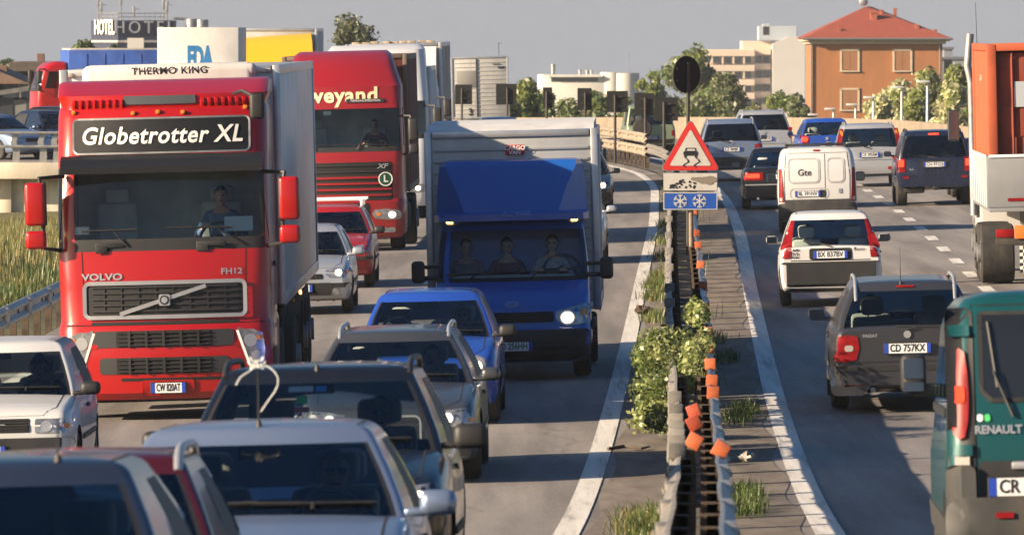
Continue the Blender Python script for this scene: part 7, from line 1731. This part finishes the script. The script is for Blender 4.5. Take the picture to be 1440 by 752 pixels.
def panel(name, y0, y1, m, w_=.90):
    b = B(); b.box((0,.012,(zb(y0)+zb(y1))/2), (w_,.024,zb(y0)-zb(y1)), .006); p_ = b.done(name, SGRY, sg, 20); b = B(); b.box((0,-.003,(zb(y0)+zb(y1))/2), (w_-.02,.004,zb(y0)-zb(y1)-.02)); b.done('panel_face', m, p_, 0); return p_
p1 = panel('cloud_panel', 243, 268.5, SWHT); zc = (zb(243)+zb(268.5))/2
b = B()
for x, z, r in ((.06,.05,.05),(.14,.04,.07),(.24,.05,.06),(.33,.05,.08),(.39,.03,.05),(.20,-.0,.05),(.31,-.01,.06)): b.prism(ell(x, zc+z, r*1.2, r*.62, 16), 'y', -.0105-.0006*r*30, -.006)
b.done('cloud_symbol', mat('symbol_grey', (.20,.17,.14), .6), p1, 0)
b = B(); random.seed(9)
for k in range(42):
    t = random.random(); x = -.34+.42*random.random(); zz = zc-.10+.16*random.random()*(1-abs(x+.10)/.34)
    b.box((x,-.009-.0004*k*.1,zz), (.028,.003,.028), 0, Matrix.Rotation(random.random(),4,'Y'))
b.done('snow_heap_symbol', PLK, p1, 0)
p2 = panel('snowflake_panel', 270, 295.5, SBLU); zc = (zb(270)+zb(295.5))/2
b = B(); b.box((0,-.0065,zb(271.2)), (.89,.003,.012)); b.box((0,-.0065,zb(294.3)), (.89,.003,.012)); [b.box((e*.44,-.0065,zc), (.012,.003,.26)) for e in (-1,1)]; b.done('white_edge', SWHT, p2, 0)
for x in (-.17,.15):
    b = B()
    for k in range(3):
        a = R(60*k+30); b.box((x,-.008-.0007*k,zc), (.225,.003,.022), 0, Matrix.Rotation(a,4,'Y'))
    for k in range(6):
        a = R(60*k+30)
        for e in (-1,1):
            cx, cz = x+.075*math.cos(a), zc+.075*math.sin(a); b.box((cx+.022*math.cos(a+e*.9),-.0102-.0004*k,cz+.022*math.sin(a+e*.9)), (.052,.003,.016), 0, Matrix.Rotation(-(a+e*.9),4,'Y'))
    b.done('snowflake_symbol', SWHT, p2, 0)
b = B(); b.cyl((xb(973),.075,-.1),(xb(971),.075,zb(176)),.042,None,14); b.done('post', mat('sign_pole_tan', (.22,.17,.12), .6, .2, var=.3, vs=4, grime=.4), sg, 40)
b = B(); [b.box((0,.045,zb(p)), (.5,.04,.05), .008) for p in (215,256,283)]; b.done('clamp', SGRY, sg, 20)
D = 125.5; X0 = wx(965, D); base = float(gz(X0, D)); rs = thing('round_sign', 'round black sign back on a thin pole above the triangular warning sign', 'road sign', (X0, D, base)); zc = wz(105,D)-base
b = B(); rot = Matrix.Translation((0,0,zc)) @ Matrix.Rotation(R(42), 4, 'Z'); n0 = len(b.bm.verts); b.cyl((0,-.015,0),(0,.015,0),.31,None,40); b.box((0,-.03,.1),(.5,.03,.04)); b.box((0,-.03,-.1),(.5,.03,.04)); bmesh.ops.transform(b.bm, matrix=rot, verts=b.bm.verts[:]); b.done('sign_disc', BKS, rs, 30)
b = B(); b.cyl((.03,-.02,-.1),(.03,-.05,zc+.2),.03,None,12); b.done('post', SPOST, rs, 40)

# ------------------------------------------------------------------ grass, weeds and the shrub in the median
def blades(name, pts, h, wd, mats, seed=1, lean=.35, kind='stuff'):
    g = np.random.default_rng(seed); n = len(pts); P = np.array(pts, float)
    a = g.random(n)*6.283; hh = h*(.5+.7*g.random(n)); ln = hh*lean*g.normal(size=n)
    dx, dy = np.cos(a), np.sin(a); w2 = wd*(.6+.7*g.random(n))
    b0 = P.copy(); b1 = P.copy(); b0[:,0] -= dy*w2; b0[:,1] += dx*w2; b1[:,0] += dy*w2; b1[:,1] -= dx*w2
    mid0 = b0.copy(); mid1 = b1.copy()
    for q in (mid0, mid1): q[:,0] += dx*ln*.35; q[:,1] += dy*ln*.35; q[:,2] += hh*.6
    mid0[:,:2] = mid0[:,:2]*.75+mid1[:,:2]*.25; tip = P.copy(); tip[:,0] += dx*ln; tip[:,1] += dy*ln; tip[:,2] += hh
    V = np.stack([b0,b1,mid1,mid0,tip],1).reshape(-1,3); k = np.arange(n)*5
    F4 = np.stack([k,k+1,k+2,k+3],1).tolist(); F3 = np.stack([k+3,k+2,k+4],1).tolist()
    me = bpy.data.meshes.new(name); me.from_pydata(V.tolist(), [], F4+F3)
    for m in mats: me.materials.append(m)
    mi = g.integers(0,len(mats),n); me.polygons.foreach_set('material_index', np.concatenate([mi,mi]).tolist())
    return tag(link(name, me), kind=kind)
GR1 = leaf_mat('dry_grass', (.26,.22,.075), .3, .3); GR2 = leaf_mat('green_grass', (.10,.135,.03), .3, .3); GR3 = leaf_mat('straw_grass', (.36,.30,.13), .3, .25); GR4 = leaf_mat('dark_grass', (.045,.07,.018), .3)
g = np.random.default_rng(5)
n = 95000; D_ = 96+128*g.random(n)**1.0; X_ = edgeL(D_)-1.2-13*g.random(n)**1.1; Z_ = tz(X_, D_)
keep = (np.abs(X_*F/D_) < 760) | (g.random(n) < .12); P = np.stack([X_,D_,Z_],1)[keep]
d_ = (edgeL(P[:,1])-P[:,0])
lowm = d_ < 2.0+.6*np.sin(P[:,1]*.8)
blades('tall_grass', P[~lowm], .34, .0075, [GR1,GR3,GR2,GR1,GR2], 2); blades('green_verge_grass', P[lowm], .32, .011, [GR2,GR4,G1], 3)
n = 9000; D_ = 226+20*g.random(n); X_ = -30+20*g.random(n)
# weeds along both median rails
def weeds(name, fn, spots, h, n, spread, mats, seed):
    g = np.random.default_rng(seed); pts = []
    for D0, off, k in spots:
        m_ = int(n*k*1.4); d = D0+g.normal(size=m_)*spread*2.2; x = fn(d)+off+g.normal(size=m_)*spread*.32
        pts += list(zip(x, d, gz(x, d)+.02))
    return blades(name, pts, h, .006, mats, seed, .95)
weeds('median_weeds', railL, [(57,-.22,.5),(60.5,-.30,1.0),(63,-.30,.7),(99,-.2,.4),(112,-.25,.6),(121,-.22,.9),(126,-.25,.9),(131,-.2,.5),(142,-.15,.4),(152,-.15,.4),(165,-.15,.7),(180,-.12,.9),(190,-.12,.9),(200,-.15,1),(208,-.15,.9)], .17, 330, .33, [GR2,GR1,G1,GR4], 8)
weeds('median_weeds', railR, [(65,.28,.9),(68,.3,.6),(83,.35,.5),(84.5,.45,.5),(98,.3,.5),(104,.25,.25)], .14, 330, .28, [GR2,GR4,G1], 9)
weeds('median_weeds', lambda D_: .5*(railL(D_)+railR(D_)), [(92,0,.4),(112,0,.4),(135,0,.3),(150,0,.3),(170,0,.5)], .35, 160, .7, [GR2,G3,GR4], 10)
sh_ = thing('shrub', 'leafy yellow-green shrub growing through the median guardrail', 'shrub', (float(railL(80))+.10, 80, float(gz(railL(80), 80))))
bl = []; gg = np.random.default_rng(21)
for k in range(40):
    t = gg.random(); y = -4+8.5*gg.random(); bl.append(((-.38+.55*gg.random()-.10*(1-t), y, .10+.98*t*(1-.3*abs(y)/5)), (.13+.09*gg.random(), .4, .12+.08*gg.random())))
bl += [((.12+.26*gg.random(), 1.5+3.4*gg.random(), .75+.55*gg.random()), (.09,.3,.12)) for k in range(12)]
leaves('foliage', bl, 16000, .026, [leaf_mat('shrub_leaf', (.13,.18,.04), .45), leaf_mat('shrub_leaf_pale', (.34,.37,.13), .45), leaf_mat('shrub_leaf_dark', (.07,.10,.028), .4)], sh_, gg, .62, .25)
b = B()
for k in range(16): x0, y0 = -.25+.5*gg.random(), -4.5+9*gg.random(); b.tube([(x0*.3,y0*.8,-.05),(x0*.7,y0*.9,.4),(x0,y0,.85)], [.018,.012,.006], 6)
b.done('stems', BARK, sh_, 50)
# litter
b = B(); gg = np.random.default_rng(4)
def litter(name, lab, cat, X, D, m, d, n=1):
    b = B()
    for k in range(n): b.box((gg.normal()*.08*(n>1), gg.normal()*.2*(n>1), .05+.03*k*(n>1)), [q*(.6+.6*gg.random()) for q in d], min(d)*.25, Matrix.Rotation(gg.random()*3,4,'Z') @ Matrix.Rotation(gg.normal()*.3,4,'X'))
    o = b.done(name, m, None, 50); o.location = (X, D, float(gz(X, D))); tag(o, lab, cat)
def ball_thing(name, lab, cat, X, D, m, r, seed):
    b = B(); b.ball((0,0,r[2]*.8), r, 14); gg = np.random.default_rng(seed)
    for v in b.bm.verts: v.co *= 1+.22*gg.normal()
    o = b.done(name, m, None, 20); o.location = (X, D, float(gz(X, D))); tag(o, lab, cat)
ball_thing('litter_bag', 'crumpled white plastic bag beside the right median guardrail', 'litter', float(railR(75))+.38, 75, mat('litter_white', (.30,.28,.26), .6, var=.6, vs=14), (.08,.18,.05), 2)
ball_thing('stone', 'dark stone lying beside the oncoming edge line', 'stone', wx(905,115), 115, mat('dark_stone', (.06,.04,.035), .9), (.12,.14,.07), 3)
b = B(); b.tube([(-.22,0,.03),(-.05,.15,.05),(.12,.05,.03),(.22,.3,.04)], [.02,.022,.016,.008], 6); o = b.done('branch', BARK); o.location = (wx(885,77.5), 77.5, float(gz(wx(885,77.5),77.5))); tag(o, 'short broken branch on the grit left of the median', 'branch')

# ------------------------------------------------------------------ the hazy air
b = B(); b.box((0, 1570, -12.5), (3200, 3300, 85.0)); hzb = b.done('haze', [], None, 0)
m_, n_, l_, o_ = _new('haze_air'); pv = n_.new('ShaderNodeVolumePrincipled'); pv.inputs['Color'].default_value = (.78,.84,.95,1); pv.inputs['Density'].default_value = .00011; pv.inputs['Anisotropy'].default_value = .0
l_.new(pv.outputs[0], o_.inputs['Volume']); hzb.data.materials.clear(); hzb.data.materials.append(m_); tag(hzb, kind='stuff')
